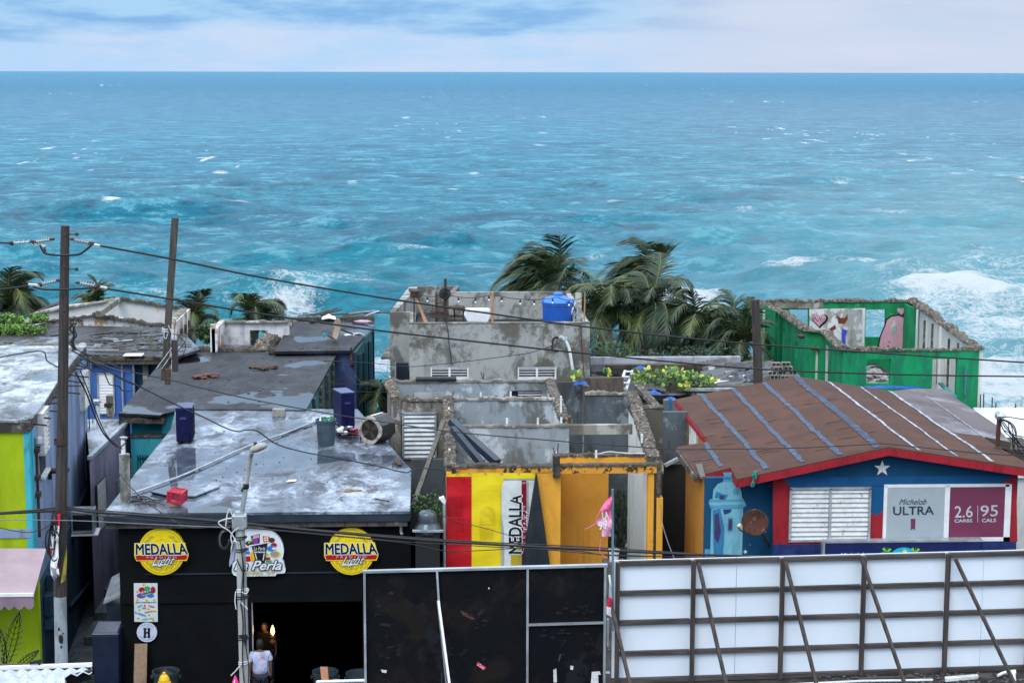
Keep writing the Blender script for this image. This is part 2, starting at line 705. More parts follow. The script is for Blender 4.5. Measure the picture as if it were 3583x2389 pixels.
def make_sea():
    rs = np.random.RandomState(3)
    hgt = CAMH - SEAZ
    pyv = [2250.]
    while pyv[-1] > 1500:
        pyv.append(pyv[-1] - 9)
    while pyv[-1] > 4:
        pyv.append(pyv[-1] - 2.5)
    pyv += [3, 2, 1.3, .9]
    d = hgt * F / np.array(pyv)
    inner = np.arange(-.37, .33, .00085)
    s_in = inner + math.tan(yaw)
    out = np.array([.42, .5, .65, .9, 1.3, 2.2, 4.0])
    s = np.concatenate([-out[::-1], s_in, out])
    Yg, Sg = np.meshgrid(d, s, indexing='ij')
    Xg = Yg * Sg
    nr, nc = Yg.shape
    dd = np.abs(np.gradient(d))
    sp = np.maximum(dd[:, None], (Yg * .00085))
    h = np.zeros_like(Yg)
    for i in range(110):
        lam = math.exp(rs.uniform(math.log(1.5), math.log(34)))
        th = rs.normal(0, .50 if lam < 9 else .32) + (0.12 if lam > 12 else -.1)
        k = 2 * math.pi / lam
        amp = .0175 * lam ** .42 * rs.uniform(.6, 1.3)
        w = np.clip((lam / sp - 2.5) / 3.0, 0, 1)
        ph = k * (Xg * math.sin(th) + Yg * math.cos(th)) + rs.uniform(0, 6.28)
        h += amp * w * (np.sin(ph) - .35 * np.cos(2 * ph))
    h = h + .30 * h * np.abs(h)

    def vnoise(x, y, seed):
        r = np.random.RandomState(seed).rand(256, 256)
        xi, yi = np.floor(x).astype(int), np.floor(y).astype(int)
        fx, fy = x - xi, y - yi
        fx, fy = fx * fx * (3 - 2 * fx), fy * fy * (3 - 2 * fy)
        g = lambda a, b: r[a % 256, b % 256]
        return (g(xi, yi) * (1 - fx) + g(xi + 1, yi) * fx) * (1 - fy) + (g(xi, yi + 1) * (1 - fx) + g(xi + 1, yi + 1) * fx) * fy

    foam = np.zeros_like(h)
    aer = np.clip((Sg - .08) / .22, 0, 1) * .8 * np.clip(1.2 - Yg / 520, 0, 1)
    # low swell lines and breakers: px, py, length (m), rise (m), foam on crest, skew
    swell = [(440, 752, 55, 2.2, .0, -6), (760, 765, 45, 1.2, .0, 5), (160, 885, 40, 1.2, 0, 3), (1250, 905, 36, 1.3, .1, 3),
             (1180, 1062, 30, 2.1, .10, 0), (2560, 850, 50, 1.5, 0, 2), (2900, 885, 36, 1.0, 0, 2), (3010, 1003, 26, 2.0, .0, 1), (3240, 1055, 20, 2.0, .50, -2),
             (3420, 1045, 20, 1.5, .35, 1), (2380, 1062, 11, 1.3, .62, 2), (2080, 1050, 8, 1.0, .5, -1), (600, 690, 40, .8, 0, 0), (1700, 735, 45, .8, 0, 3),
             (2200, 765, 45, .8, 0, 0), (2900, 640, 60, .9, 0, 0), (2500, 552, 60, .8, 0, 2), (1000, 560, 60, .7, 0, 0), (840, 1085, 20, 1.3, .25, 0), (3100, 780, 55, .8, 0, 3),
             (60, 700, 40, .7, 0, 0), (3450, 915, 30, .8, 0, 0), (350, 1020, 22, 1.0, .2, 0)]
    for px, py, ln, am, fo, sk in swell:
        p = Zp(px, py, SEAZ)
        u = (Xg - p.x)
        v = (Yg - p.y) + u * sk * .01 + 1.2 * np.sin(u * .11 + px) + .5 * np.sin(u * .31)
        wid = 2.6 + am * 1.2
        prof = np.where(v < 0, np.exp(-(v / (wid * .75)) ** 2), np.exp(-(v / (wid * 2.6)) ** 2))
        env = np.exp(-(u / (ln * .5)) ** 4)
        h += am * env * prof - .3 * am * env * np.exp(-((v + wid * 1.9) / wid) ** 2)
        if fo:
            env2 = np.exp(-((u - (ln * .1)) / (ln * .30)) ** 4)
            foam += fo * env2 * np.exp(-((v - .6) / (wid * .9)) ** 2)
            if fo > 1:
                foam += .6 * fo * env * np.where(v < 0, np.exp(-(v / (wid * 1.3)) ** 2), 0) * env2
                h += .5 * env2 * vnoise(Xg * .9, Yg * .9, 5) * np.exp(-(v / wid) ** 2)
    # lacy foam left behind by breakers: px, py, half width px, half height px, amount
    lace = [(840, 945, 260, 40, .24), (1000, 895, 190, 18, .22), (700, 905, 180, 18, .22), (900, 985, 150, 22, .26), (395, 748, 38, 5, .95), (780, 1030, 260, 34, .24), (1190, 1045, 170, 18, .30), (1050, 1090, 150, 50, .32), (200, 930, 240, 26, .2), (1500, 1000, 300, 20, .18),
            (1330, 1290, 150, 60, .46), (2080, 900, 60, 14, .55), (2160, 706, 45, 14, .55), (150, 945, 120, 20, .3), (820, 742, 90, 7, .34), (1450, 905, 120, 12, .3),
            (3050, 968, 200, 12, .34), (3400, 950, 300, 30, .22), (3500, 1130, 220, 100, .20), (3500, 1350, 260, 100, .44), (3200, 960, 260, 14, .25), (2750, 978, 120, 10, .4), (2420, 620, 60, 6, .5),
            (2700, 820, 70, 9, .45), (3100, 740, 110, 9, .35), (3550, 620, 60, 8, .5), (760, 603, 40, 6, .75), (1230, 638, 26, 6, .6), (1660, 608, 22, 6, .7), (1690, 720, 26, 6, .85), (1590, 665, 40, 5, .5),
            (1890, 508, 30, 4, .7), (1420, 412, 20, 4, .7), (660, 725, 60, 8, .4), (2480, 330, 15, 3, .6), (3460, 240, 10, 3, .5), (230, 398, 50, 3, .5), (1900, 465, 26, 4, .6),
            (2940, 640, 50, 6, .35), (3200, 560, 80, 6, .35), (2600, 740, 60, 6, .4), (350, 1060, 300, 40, .25), (2300, 1060, 260, 40, .4), (1900, 1010, 120, 30, .3)]
    for px, py, wx, wy, am in lace:
        p = Zp(px, py, SEAZ)
        q = Zp(px + wx, py, SEAZ)
        p2 = Zp(px, py - wy, SEAZ)
        a = abs(q.x - p.x) + .01
        b = abs(p2.y - p.y) + .01
        foam += am * np.exp(-(((Xg - p.x) / a) ** 2 + ((Yg - p.y) / b) ** 2) ** 1.3)
    # scattered whitecaps
    wc = vnoise(Xg / 9, Yg / 14, 9) * vnoise(Xg / 31, Yg / 50, 10)
    foam += np.where(Yg < 5000, np.clip((wc - .62) * 5, 0, .8) * np.clip(h * .8, 0, 1), 0)
    foam += aer * .30
    foam += .16 * np.clip(1 - np.abs(Yg - 165) / 60, 0, 1)
    big = vnoise(Xg / 26, Yg / 60, 21)
    foam += np.clip(big - .45, 0, 1) * .55 * np.clip(1.3 - Yg / 330, 0, 1)
    sm = vnoise(Xg / 3.2, Yg / 16, 31) * vnoise(Xg / 70, Yg / 260, 32)
    foam += np.where((Yg > 180) & (Yg < 4000), np.clip((sm - .70) * 6, 0, .75), 0)
    foam = np.clip(foam, 0, 1.3)
    me = bpy.data.meshes.new('sea')
    co = np.stack([Xg, Yg, h + SEAZ], -1).reshape(-1, 3)
    idx = np.arange(nr * nc).reshape(nr, nc)
    q = np.stack([idx[:-1, :-1], idx[:-1, 1:], idx[1:, 1:], idx[1:, :-1]], -1).reshape(-1, 4)
    me.vertices.add(len(co))
    me.vertices.foreach_set('co', co.ravel())
    me.loops.add(q.size)
    me.loops.foreach_set('vertex_index', q.ravel().astype(np.int32))
    me.polygons.add(len(q))
    me.polygons.foreach_set('loop_start', np.arange(0, q.size, 4, dtype=np.int32))
    me.polygons.foreach_set('use_smooth', np.ones(len(q), bool))
    me.update()
    for nm, arr in (('foam', foam), ('aer', aer)):
        at = me.attributes.new(nm, 'FLOAT', 'POINT')
        at.data.foreach_set('value', arr.ravel().astype(np.float32))
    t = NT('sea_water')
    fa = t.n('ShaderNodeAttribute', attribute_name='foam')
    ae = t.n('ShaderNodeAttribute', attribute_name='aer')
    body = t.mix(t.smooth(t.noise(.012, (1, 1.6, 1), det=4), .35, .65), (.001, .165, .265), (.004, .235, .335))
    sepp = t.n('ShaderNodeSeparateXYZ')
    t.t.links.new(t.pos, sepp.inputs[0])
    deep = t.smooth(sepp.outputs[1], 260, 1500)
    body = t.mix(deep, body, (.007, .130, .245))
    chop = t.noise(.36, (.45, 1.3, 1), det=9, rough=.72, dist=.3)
    body = t.mix(t.smooth(chop, .52, .76, 0, .6), body, (.09, .46, .56))  # bright wavelet faces put into the water colour
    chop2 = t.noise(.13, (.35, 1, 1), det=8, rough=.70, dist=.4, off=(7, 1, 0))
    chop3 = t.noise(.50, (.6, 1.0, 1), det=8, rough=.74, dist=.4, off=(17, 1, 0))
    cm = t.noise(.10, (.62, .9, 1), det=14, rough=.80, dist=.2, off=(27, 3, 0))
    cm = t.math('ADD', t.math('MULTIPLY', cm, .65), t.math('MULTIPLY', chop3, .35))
    body = t.mix(t.smooth(cm, .50, .43, 0, .85), body, (.001, .085, .150))  # reflection contrast of troughs and crests put into the colour, with streaky water
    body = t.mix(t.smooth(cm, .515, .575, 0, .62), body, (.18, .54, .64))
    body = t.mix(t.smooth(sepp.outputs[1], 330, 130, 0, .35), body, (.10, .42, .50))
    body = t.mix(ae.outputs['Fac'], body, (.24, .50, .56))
    w1 = t.noise(.40, (.55, 1.1, 1), det=12, rough=.80, dist=.6)
    w2 = t.noise(.13, (1, 1.5, 1), det=6, rough=.6, dist=.6, off=(30, 4, 0))
    web = t.math('ABSOLUTE', t.math('SUBTRACT', t.noise(.6, (1, 1.2, 1), det=8, rough=.7, dist=1.0, off=(3, 9, 0)), .5))
    web = t.smooth(web, 0, .06, .28, 0)
    ff = t.math('ADD', fa.outputs['Fac'], t.math('ADD', t.math('MULTIPLY', t.math('SUBTRACT', w1, .5), 1.7), t.math('MULTIPLY', t.math('SUBTRACT', w2, .5), .9)))
    ff = t.math('ADD', ff, t.math('MULTIPLY', web, t.smooth(fa.outputs['Fac'], .1, .4)))
    fm = t.math('MULTIPLY', t.smooth(ff, .42, 1.0), .93)
    cc = t.mix(fm, body, (.80, .85, .87))
    ro = t.math('ADD', t.smooth(sepp.outputs[1], 150, 3000, .22, .5), t.math('MULTIPLY', fm, .5))
    b1 = t.noise(1.1, (.6, 1.3, 1), det=8, rough=.66, dist=.5)
    b2 = t.noise(.24, (.5, 1.2, 1), det=8, rough=.66, dist=.4)
    b3 = t.noise(.05, (1, 1.5, 1), det=5, rough=.6)
    b4 = t.noise(.09, (.4, 1.0, 1), det=12, rough=.76, off=(9, 9, 0))
    hh = t.math('ADD', t.math('ADD', t.math('MULTIPLY', b1, .9), t.math('MULTIPLY', b2, 3.0)), t.math('MULTIPLY', b4, 9.0))
    t.bump(hh, .85, .55)
    t.b.inputs['IOR'].default_value = 1.33
    t.b.inputs['Specular IOR Level'].default_value = .25
    m = t.done(cc, ro)
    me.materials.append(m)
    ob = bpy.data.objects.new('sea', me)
    col.objects.link(ob)
    ob['kind'] = 'structure'
    return ob


make_sea()

# ------------------------------------------------------------------ shared materials
def P(h, k=1.0):
    return hx(h, k)


m_asph = wetroof('asphalt', (.018, .02, .024), (.04, .045, .05), (.09, .1, .11), seed=9, wet=.6, lite=.6)
m_alley = wetroof('alley_concrete', (.04, .05, .055), (.10, .115, .125), (.18, .2, .21), seed=3, wet=.62, lite=.56, sc_=.9, gloss=.15)
m_earth = paint('earth', (.09, .10, .06), (.16, .14, .10), (.03, .05, .02), sc_=.8)
m_black = plain('black_wall_paint', (.0042, .0052, .0060), .8, spec=.12, var=.3, sc_=1.5)
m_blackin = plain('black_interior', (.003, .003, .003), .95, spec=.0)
m_roof1 = wetroof('bar_roof_membrane', (.018, .021, .030), (.105, .130, .175), (.44, .51, .60), seed=1, wet=.55, lite=.53, sc_=.42, gloss=.03)
m_roof2 = wetroof('dark_roof_membrane', (.006, .006, .009), (.016, .017, .022), (.10, .12, .15), seed=2, wet=.565, lite=.60, sc_=.42, gloss=.05, dry=(.62, .5), spec=.25)
m_roof3 = wetroof('pale_roof_membrane', (.04, .045, .05), (.17, .20, .225), (.55, .59, .61), seed=4, wet=.62, lite=.51, sc_=.6)
m_roof4 = wetroof('patchy_roof_membrane', (.008, .009, .011), (.026, .027, .032), (.30, .34, .40), seed=5, wet=.57, lite=.57, sc_=.4, dry=(.6, .45), spec=.3)
m_fascia = plain('dark_fascia', (.018, .028, .042), .35, var=.35, sc_=1.2)
m_edge = paint('weathered_roof_edge', (.10, .09, .08), (.25, .23, .2), (.02, .02, .02), sc_=3)
m_conc = paint('old_concrete', (.40, .415, .40), (.125, .12, .10), (.07, .066, .056), peel_at=.52, stain_at=.56, sc_=.65, streak=.9, sharp=.05)
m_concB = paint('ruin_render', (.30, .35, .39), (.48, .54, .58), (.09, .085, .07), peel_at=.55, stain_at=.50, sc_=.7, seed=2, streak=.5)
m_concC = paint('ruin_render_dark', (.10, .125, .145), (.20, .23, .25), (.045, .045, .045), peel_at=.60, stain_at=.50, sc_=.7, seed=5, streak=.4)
m_concD = paint('ruin_render_warm', (.27, .26, .22), (.40, .39, .36), (.07, .065, .055), peel_at=.58, stain_at=.49, sc_=.8, seed=8, streak=.4)
m_crest = paint('broken_masonry', (.17, .145, .115), (.36, .33, .28), (.025, .022, .02), sc_=6, peel_at=.58, stain_at=.48, bump=1)
m_crestd = paint('blackened_masonry', (.09, .08, .065), (.22, .18, .13), (.015, .014, .012), sc_=4, bump=.8)
m_orange = paint('orange_paint', (.84, .41, .05), None, (.55, .24, .03), sc_=.8, stain_k=.4, bump=.25)
m_orange2 = paint('orange_paint_mouldy', (.76, .35, .05), (.035, .03, .025), None, peel_at=.545, sc_=2.2, sharp=.02)
m_lime = paint('lime_paint', (.37, .50, .008), None, (.25, .36, .01), sc_=1.3, stain_k=.35, bump=.2)
m_lav = paint('lavender_render', (.25, .33, .50), (.17, .23, .38), (.08, .11, .17), peel_at=.66, sc_=.7, streak=.12, seed=3)
m_teal = paint('dark_teal_render', (.018, .055, .095), None, (.008, .02, .035), sc_=.8, seed=4)
m_turq = paint('turquoise_paint', (.06, .46, .56), (.25, .33, .50), (.04, .2, .28), peel_at=.68, sc_=1.0, seed=5)
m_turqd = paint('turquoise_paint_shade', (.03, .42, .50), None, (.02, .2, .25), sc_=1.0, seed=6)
m_blue = paint('blue_paint', (.055, .16, .50), None, (.04, .09, .28), sc_=.9, seed=7, stain_k=.5)
m_purp = paint('violet_blue_paint', (.070, .105, .26), (.12, .17, .32), (.035, .045, .09), peel_at=.6, sc_=.9, seed=8)
m_greent = paint('faded_teal_boards', (.06, .20, .22), (.25, .36, .36), (.02, .05, .06), peel_at=.64, sc_=1.4, streak=.15, seed=9)
m_pinkr = paint('pale_pink_render', (.55, .50, .54), (.68, .70, .73), (.24, .24, .27), peel_at=.5, sc_=.9, seed=10, sharp=.1)
m_whiter = paint('white_gable_render', (.66, .68, .69), (.52, .46, .36), (.38, .38, .36), peel_at=.66, sc_=.8, seed=11, stain_k=.4)
m_tanr = paint('tan_render', (.40, .27, .16), (.70, .71, .72), (.10, .07, .05), peel_at=.50, sc_=1.6, seed=12)
m_green = paint('green_paint', (.005, .30, .115), (.30, .33, .27), (.012, .14, .075), peel_at=.69, stain_at=.5, sc_=1.1, seed=13, sharp=.02, bump=.4)
m_greend = paint('green_paint_chipped', (.008, .27, .10), (.42, .38, .30), (.01, .12, .05), peel_at=.66, sc_=1.2, seed=14)
m_whitep = paint('peeling_white_panels', (.76, .76, .72), (.34, .30, .24), (.50, .58, .60), peel_at=.64, sc_=1.1, seed=15, streak=.2, stain_k=.6)
m_pinkw = paint('lilac_wall', (.26, .25, .35), None, (.10, .10, .15), sc_=.9, seed=16)
m_hblue = paint('house_blue_paint', (.005, .075, .17), None, (.004, .05, .12), sc_=.8, seed=17, stain_k=.6, bump=.2)
m_hblue2 = paint('house_blue_band', (.007, .095, .25), None, (.006, .065, .18), sc_=.8, seed=18, bump=.2)
m_hred = paint('house_red_paint', (.36, .018, .030), None, (.20, .012, .02), sc_=1.6, seed=19, stain_k=.7, bump=.2)
m_horange = paint('house_orange_paint', (.56, .25, .04), None, (.35, .15, .03), sc_=.8, seed=20, bump=.2)
m_felt = paint('brown_felt', (.108, .050, .033), None, (.068, .034, .023), sc_=.5, seed=21, stain_k=.7, stain_at=.5, streak=1, bump=.3)
m_feltg = paint('grey_felt', (.155, .135, .14), (.27, .27, .30), (.09, .078, .082), sc_=.5, seed=22, peel_at=.58, sharp=.1, streak=1, bump=.3)
m_seal = paint('blue_sealant', (.045, .080, .140), (.10, .15, .22), (.025, .04, .075), sc_=3, seed=23, peel_at=.60, rough=.5)
m_seald = paint('dark_blue_sealant', (.028, .045, .095), (.07, .11, .19), (.015, .02, .04), sc_=3, seed=24, peel_at=.58, rough=.5)
m_sealw = paint('pale_sealant', (.24, .28, .34), (.42, .47, .53), (.10, .12, .17), sc_=3, seed=25, peel_at=.5, rough=.5)
m_white = plain('white_paint', (.74, .76, .78), .5, var=.06, bump=.05)
m_whited = paint('worn_white_paint', (.74, .76, .76), (.34, .36, .36), (.48, .52, .52), sc_=3.5, peel_at=.60, seed=26, stain_k=.6, streak=4)
m_metalw = plain('louvre_metal', (.44, .49, .52), .38, metal=.15, var=.18)
m_frame = plain('aluminium', (.42, .46, .49), .4, metal=.5, var=.2)
m_dark = plain('dark_void', (.006, .007, .009), .8)
m_glass = plain('dark_glass', (.012, .018, .022), .08, bump=0)
m_navy = plain('navy_plastic', (.003, .004, .045), .5, spec=.25, var=.25, sc_=4)
m_navyl = plain('navy_plastic_top', (.035, .045, .15), .3, var=.2)
m_cable = plain('black_cable', (.008, .009, .011), .55, bump=0)
m_cableg = plain('grey_cable', (.16, .18, .20), .6, bump=0)
m_cablew = plain('white_cord', (.62, .64, .66), .6, bump=0)
m_rust = paint('rust', (.10, .045, .03), (.20, .10, .06), (.04, .02, .018), sc_=5, rough=.85)
m_rustd = plain('rusted_bar', (.045, .028, .024), .9)
m_pole = wood('weathered_pole', (.018, .015, .014), (.060, .050, .045), 'z')
m_pole2 = wood('grey_timber', (.055, .055, .045), (.16, .155, .13), 'z')
m_stub = paint('concrete_stub', (.36, .41, .45), (.10, .06, .04), (.18, .17, .15), sc_=3, peel_at=.68, seed=31)
m_lampc = paint('painted_concrete_pole', (.44, .45, .42), (.33, .30, .24), (.20, .24, .27), sc_=2, peel_at=.6, seed=32, streak=.1, bump=.1)
m_bbx = wood('billboard_timber_rail', (.032, .026, .023), (.095, .080, .072), 'x')
m_bbz = wood('billboard_timber_post', (.028, .022, .019), (.075, .060, .052), 'z')
m_ply = wood('new_board', (.22, .135, .085), (.30, .20, .13), 'z')
m_plyo = wood('orange_board', (.33, .14, .07), (.42, .20, .11), 'z')
m_pine = wood('pine_post', (.34, .18, .075), (.48, .28, .13), 'z')
m_leafp = plain('palm_leaf', (.026, .052, .025), .55, var=.4, sc_=1.5, bump=0)
m_leafp2 = plain('palm_leaf_light', (.07, .10, .028), .5, var=.4, sc_=1.5, bump=0)
m_leafd = plain('palm_leaf_dry', (.16, .13, .10), .7, var=.4, sc_=1.5, bump=0)
m_rach = plain('palm_rib', (.13, .13, .03), .6, bump=0)
m_trunk = wood('palm_trunk', (.08, .07, .06), (.17, .15, .12), 'x')
m_vine = plain('vine_leaf', (.14, .27, .022), .45, var=.35, sc_=9, bump=0)
m_vine2 = plain('vine_leaf_yellow', (.42, .46, .045), .45, var=.25, sc_=9, bump=0)
m_vine3 = plain('vine_leaf_dark', (.035, .10, .02), .5, var=.35, sc_=9, bump=0)
m_tarp = plain('blue_tarp', (.008, .075, .34), .45, var=.4, sc_=8)
m_tank = plain('blue_tank_plastic', (.010, .090, .42), .45, var=.08, sc_=1.5)
m_tankl = plain('blue_tank_lid', (.03, .17, .60), .45, var=.08, sc_=1.5)
m_bin = plain('grey_bin_plastic', (.045, .075, .10), .5, var=.15)
m_bind = plain('dark_bin_plastic', (.02, .032, .04), .5, var=.2)
m_red = plain('red_plastic', (.50, .016, .05), .4, var=.2)
m_yellow = plain('hydrant_yellow', (.72, .42, .012), .45, var=.1)
m_block = paint('concrete_block', (.33, .32, .29), (.20, .19, .17), (.12, .12, .11), sc_=4)
m_rubble = paint('rubble', (.12, .115, .11), (.26, .26, .26), (.04, .04, .04), sc_=5)
m_pipe = plain('white_pipe', (.68, .71, .73), .4, bump=0)
m_brown = paint('brown_scrap', (.10, .06, .04), (.2, .14, .1), (.03, .02, .02), sc_=6)


def grounds():
    # street and the slope down to the shore
    xs = [-90 + 3 * i for i in range(61)]
    ys = [12 + 2 * i for i in range(50)]
    r = random.Random(5)
    mb = MB()
    vs = []
    for y in ys:
        for x in xs:
            z = 0.0 if y < 66 else -((y - 66) ** 1.35) * .16
            z = max(z, -12.5)
            if 44 < y:
                z -= .4
            if y > 66:
                z += r.uniform(-.3, .3)
            vs.append((x, y, z - .02))
    n = len(xs)
    mb.add(vs, [(j * n + i, j * n + i + 1, (j + 1) * n + i + 1, (j + 1) * n + i) for j in range(len(ys) - 1) for i in range(n - 1)])
    o = mb.build('hillside', m_earth)
    o['kind'] = 'structure'
    o = MB().box(-40, 40, 20, 40.2, -.3, 0).build('street', m_asph)
    o['kind'] = 'structure'
    o = MB().box(-13.2, -8.6, 40.2, 60, -.3, .004).build('alley', m_alley)
    o['kind'] = 'structure'


grounds()


def slab(name, pts, z, th, mat, parent):
    """flat roof seen from above: photograph corners laid on height z"""
    return MB().prism([Zp(x, y, z) for x, y in pts], (0, 0, -th)).build(name, mat, parent)


def yd(px, py, z):
    return Zp(px, py, z).y


def XY(px, y, py=1500):
    return Yp(px, py, y).x


def ZY(py, y, px=1800):
    return Yp(px, py, y).z


def scatter(name, pts_fn, n, rmin, rmax, mat, parent, seed, sq=(1, 1, .5), label=None):
    r = random.Random(seed)
    mb = MB()
    for _ in range(n):
        p = pts_fn(r)
        rr = r.uniform(rmin, rmax)
        mb.blob((p[0], p[1], p[2] + rr * .2), rr, r, sq, n=1)
    o = mb.build(name, mat, parent, kind='stuff')
    return o


def on_roof(poly, z):
    """random points on a roof polygon given in photograph pixels"""
    P3 = [Zp(x, y, z) for x, y in poly]
    x0, x1 = min(p.x for p in P3), max(p.x for p in P3)
    y0, y1 = min(p.y for p in P3), max(p.y for p in P3)

    def inside(x, y):
        c = False
        j = len(P3) - 1
        for i in range(len(P3)):
            a, b = P3[i], P3[j]
            if (a.y > y) != (b.y > y) and x < (b.x - a.x) * (y - a.y) / (b.y - a.y) + a.x:
                c = not c
            j = i
        return c

    def f(r):
        while True:
            x, y = r.uniform(x0, x1), r.uniform(y0, y1)
            if inside(x, y):
                return (x, y, z)
    return f


def louvre(parent, quad3, n, mat, frame=m_frame, deep=.05, tilt=.55, panes=1, fw=.05, slatname='slat'):
    """a louvred window in a parallelogram of the wall: tl, tr, br, bl (3D); slats are parts of the window"""
    tl, tr, br, bl = [Vector(p) for p in quad3]
    u, w = tr - tl, bl - tl
    nrm_ = u.cross(w).normalized()
    if nrm_.dot(C0 - tl) < 0:
        nrm_ = -nrm_
    mb = MB()
    un, wn_ = u.normalized(), w.normalized()

    def bar(p, q, wd):
        mb.prism([p - (q - p).cross(nrm_).normalized() * wd / 2, p + (q - p).cross(nrm_).normalized() * wd / 2,
                  q + (q - p).cross(nrm_).normalized() * wd / 2, q - (q - p).cross(nrm_).normalized() * wd / 2], nrm_ * (deep + .015))
    bar(tl - un * fw / 2, tr + un * fw / 2, fw)
    bar(bl - un * fw / 2, br + un * fw / 2, fw)
    bar(tl, bl, fw)
    bar(tr, br, fw)
    for k in range(1, panes):
        bar(tl + u * k / panes, bl + u * k / panes, fw)
    win = mb.build('window_frame' if parent.type != 'MESH' else 'frame', frame, parent)
    back = MB().prism([tl, tr, br, bl], -nrm_ * .01)
    back.build('backing', m_dark, win)
    for k in range(panes):
        a0 = tl + u * (k / panes) + un * fw * .6
        a1 = tl + u * ((k + 1) / panes) - un * fw * .6
        for i in range(n):
            p, q = i / n, (i + .96) / n
            A, B = a0 + w * p, a1 + w * p
            Cc, D = a1 + w * q, a0 + w * q
            s = MB()
            s.prism([A + nrm_ * .004, B + nrm_ * .004, Cc + nrm_ * deep * tilt, D + nrm_ * deep * tilt], nrm_ * .012)
            s.build(slatname, mat, win)
    return win


# ================================================================== the black bar building
bar = T('bar_building', 'black flat-roofed bar building with round yellow signs and a wet white roof', 'building', (-6, 41, 0))
RZ = 4.9
bar_roof = [(361, 1796), (597, 1503), (612, 1444), (620, 1430), (1251, 1431), (1439, 1642), (1435, 1788)]
slab('roof', bar_roof, RZ, .06, m_roof1, bar)
YB = yd(900, 1791, RZ)
YW = YB + .28
pts = [Zp(x, y, RZ) for x, y in bar_roof]
xl, xr = pts[0].x, pts[-1].x
bx('fascia', m_fascia, bar, xl, xr, YB - .02, YB + .10, RZ - .24, RZ - .062)
# parapet sides under the roof sheet
MB().prism([p + Vector((0, 0, -.062)) + (Vector((-6, 47, 0)) - p).normalized() * .12 for p in pts], (0, 0, -.25)).build('roof_slab', m_edge, bar)
XL, XR = XY(415, YW, 1900), XY(1437, YW, 1900)
zt = RZ - .25
d0, d1, dz_ = XY(884, YW, 2200), XY(1268, YW, 2200), ZY(2094, YW, 1000)
mbw = MB().wally(XL, XR, 0, zt, YW, YW + .2, [(d0, d1, -1, dz_)])
mbw.box(XL, XL + .2, YW + .2, YW + 12, 0, zt)
mbw.build('wall', m_black, bar)
xb1, yb1 = pts[5].x, pts[5].y
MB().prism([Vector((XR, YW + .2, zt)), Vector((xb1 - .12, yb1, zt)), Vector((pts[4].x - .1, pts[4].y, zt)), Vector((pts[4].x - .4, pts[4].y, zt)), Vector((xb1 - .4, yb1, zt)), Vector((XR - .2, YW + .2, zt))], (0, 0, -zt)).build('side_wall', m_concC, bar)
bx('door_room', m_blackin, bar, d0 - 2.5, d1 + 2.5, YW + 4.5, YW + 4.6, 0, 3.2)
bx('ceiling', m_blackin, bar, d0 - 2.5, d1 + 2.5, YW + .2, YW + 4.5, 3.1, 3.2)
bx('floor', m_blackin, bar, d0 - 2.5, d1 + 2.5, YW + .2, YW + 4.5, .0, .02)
bx('door_jamb', m_frame, bar, d0 - .012, d0 + .008, YW - .02, YW + .1, 0.02, dz_)
zl = ZY(2003, YW, 900)
bx('ledge', m_fascia, bar, XL + .6, XR - .05, YW - .03, YW - .002, zl - .02, zl + .012)
bx('lower_band', m_black, bar, XL, XR, YW - .05, YW - .031, ZY(2094, YW), zl - .5)
# hangers and downpipe
for px in (563, 903, 1229, 1405):
    bx('sign_hanger', m_cableg, bar, XY(px, YW) - .008, XY(px, YW) + .008, YW - .03, YW - .015, ZY(1850, YW), ZY(1822, YW))
MB().tube([(XY(1401, YW), YW - .1, RZ - .3), (XY(1401, YW), YW - .1, ZY(1852, YW)), (XY(1405, YW), YW - .16, ZY(1860, YW))], .035, 8).build('downpipe', m_frame, bar)
# debris and cord lying on the roof are separate things
dbs = scatter('roof_debris', on_roof([(420, 1760), (640, 1480), (1240, 1460), (1400, 1650), (1410, 1760)], RZ), 90, .012, .03, m_brown, bar, 3)
dbs['label'] = 'small dark specks of grit'


def sign_place(y):
    return lambda px, py, k=1: Yp(px, py, y - .004 * k)


c_yel, c_yel2, c_yel3 = plain('sign_yellow', (.82, .62, .006), .4, var=.03, bump=0), plain('sign_old_gold', (.55, .40, .02), .4, var=.05, bump=0), plain('sign_bright_yellow', (.90, .70, .004), .4, var=.02, bump=0)
c_red = plain('sign_red', (.42, .003, .022), .4, var=.03, bump=0)
c_blk = plain('sign_black', (.004, .005, .008), .4, var=.03, bump=0)
c_wht = plain('sign_white', (.74, .78, .82), .4, var=.03, bump=0)
c_pnk = plain('sign_pink_white', (.75, .45, .5), .4, var=.03, bump=0)


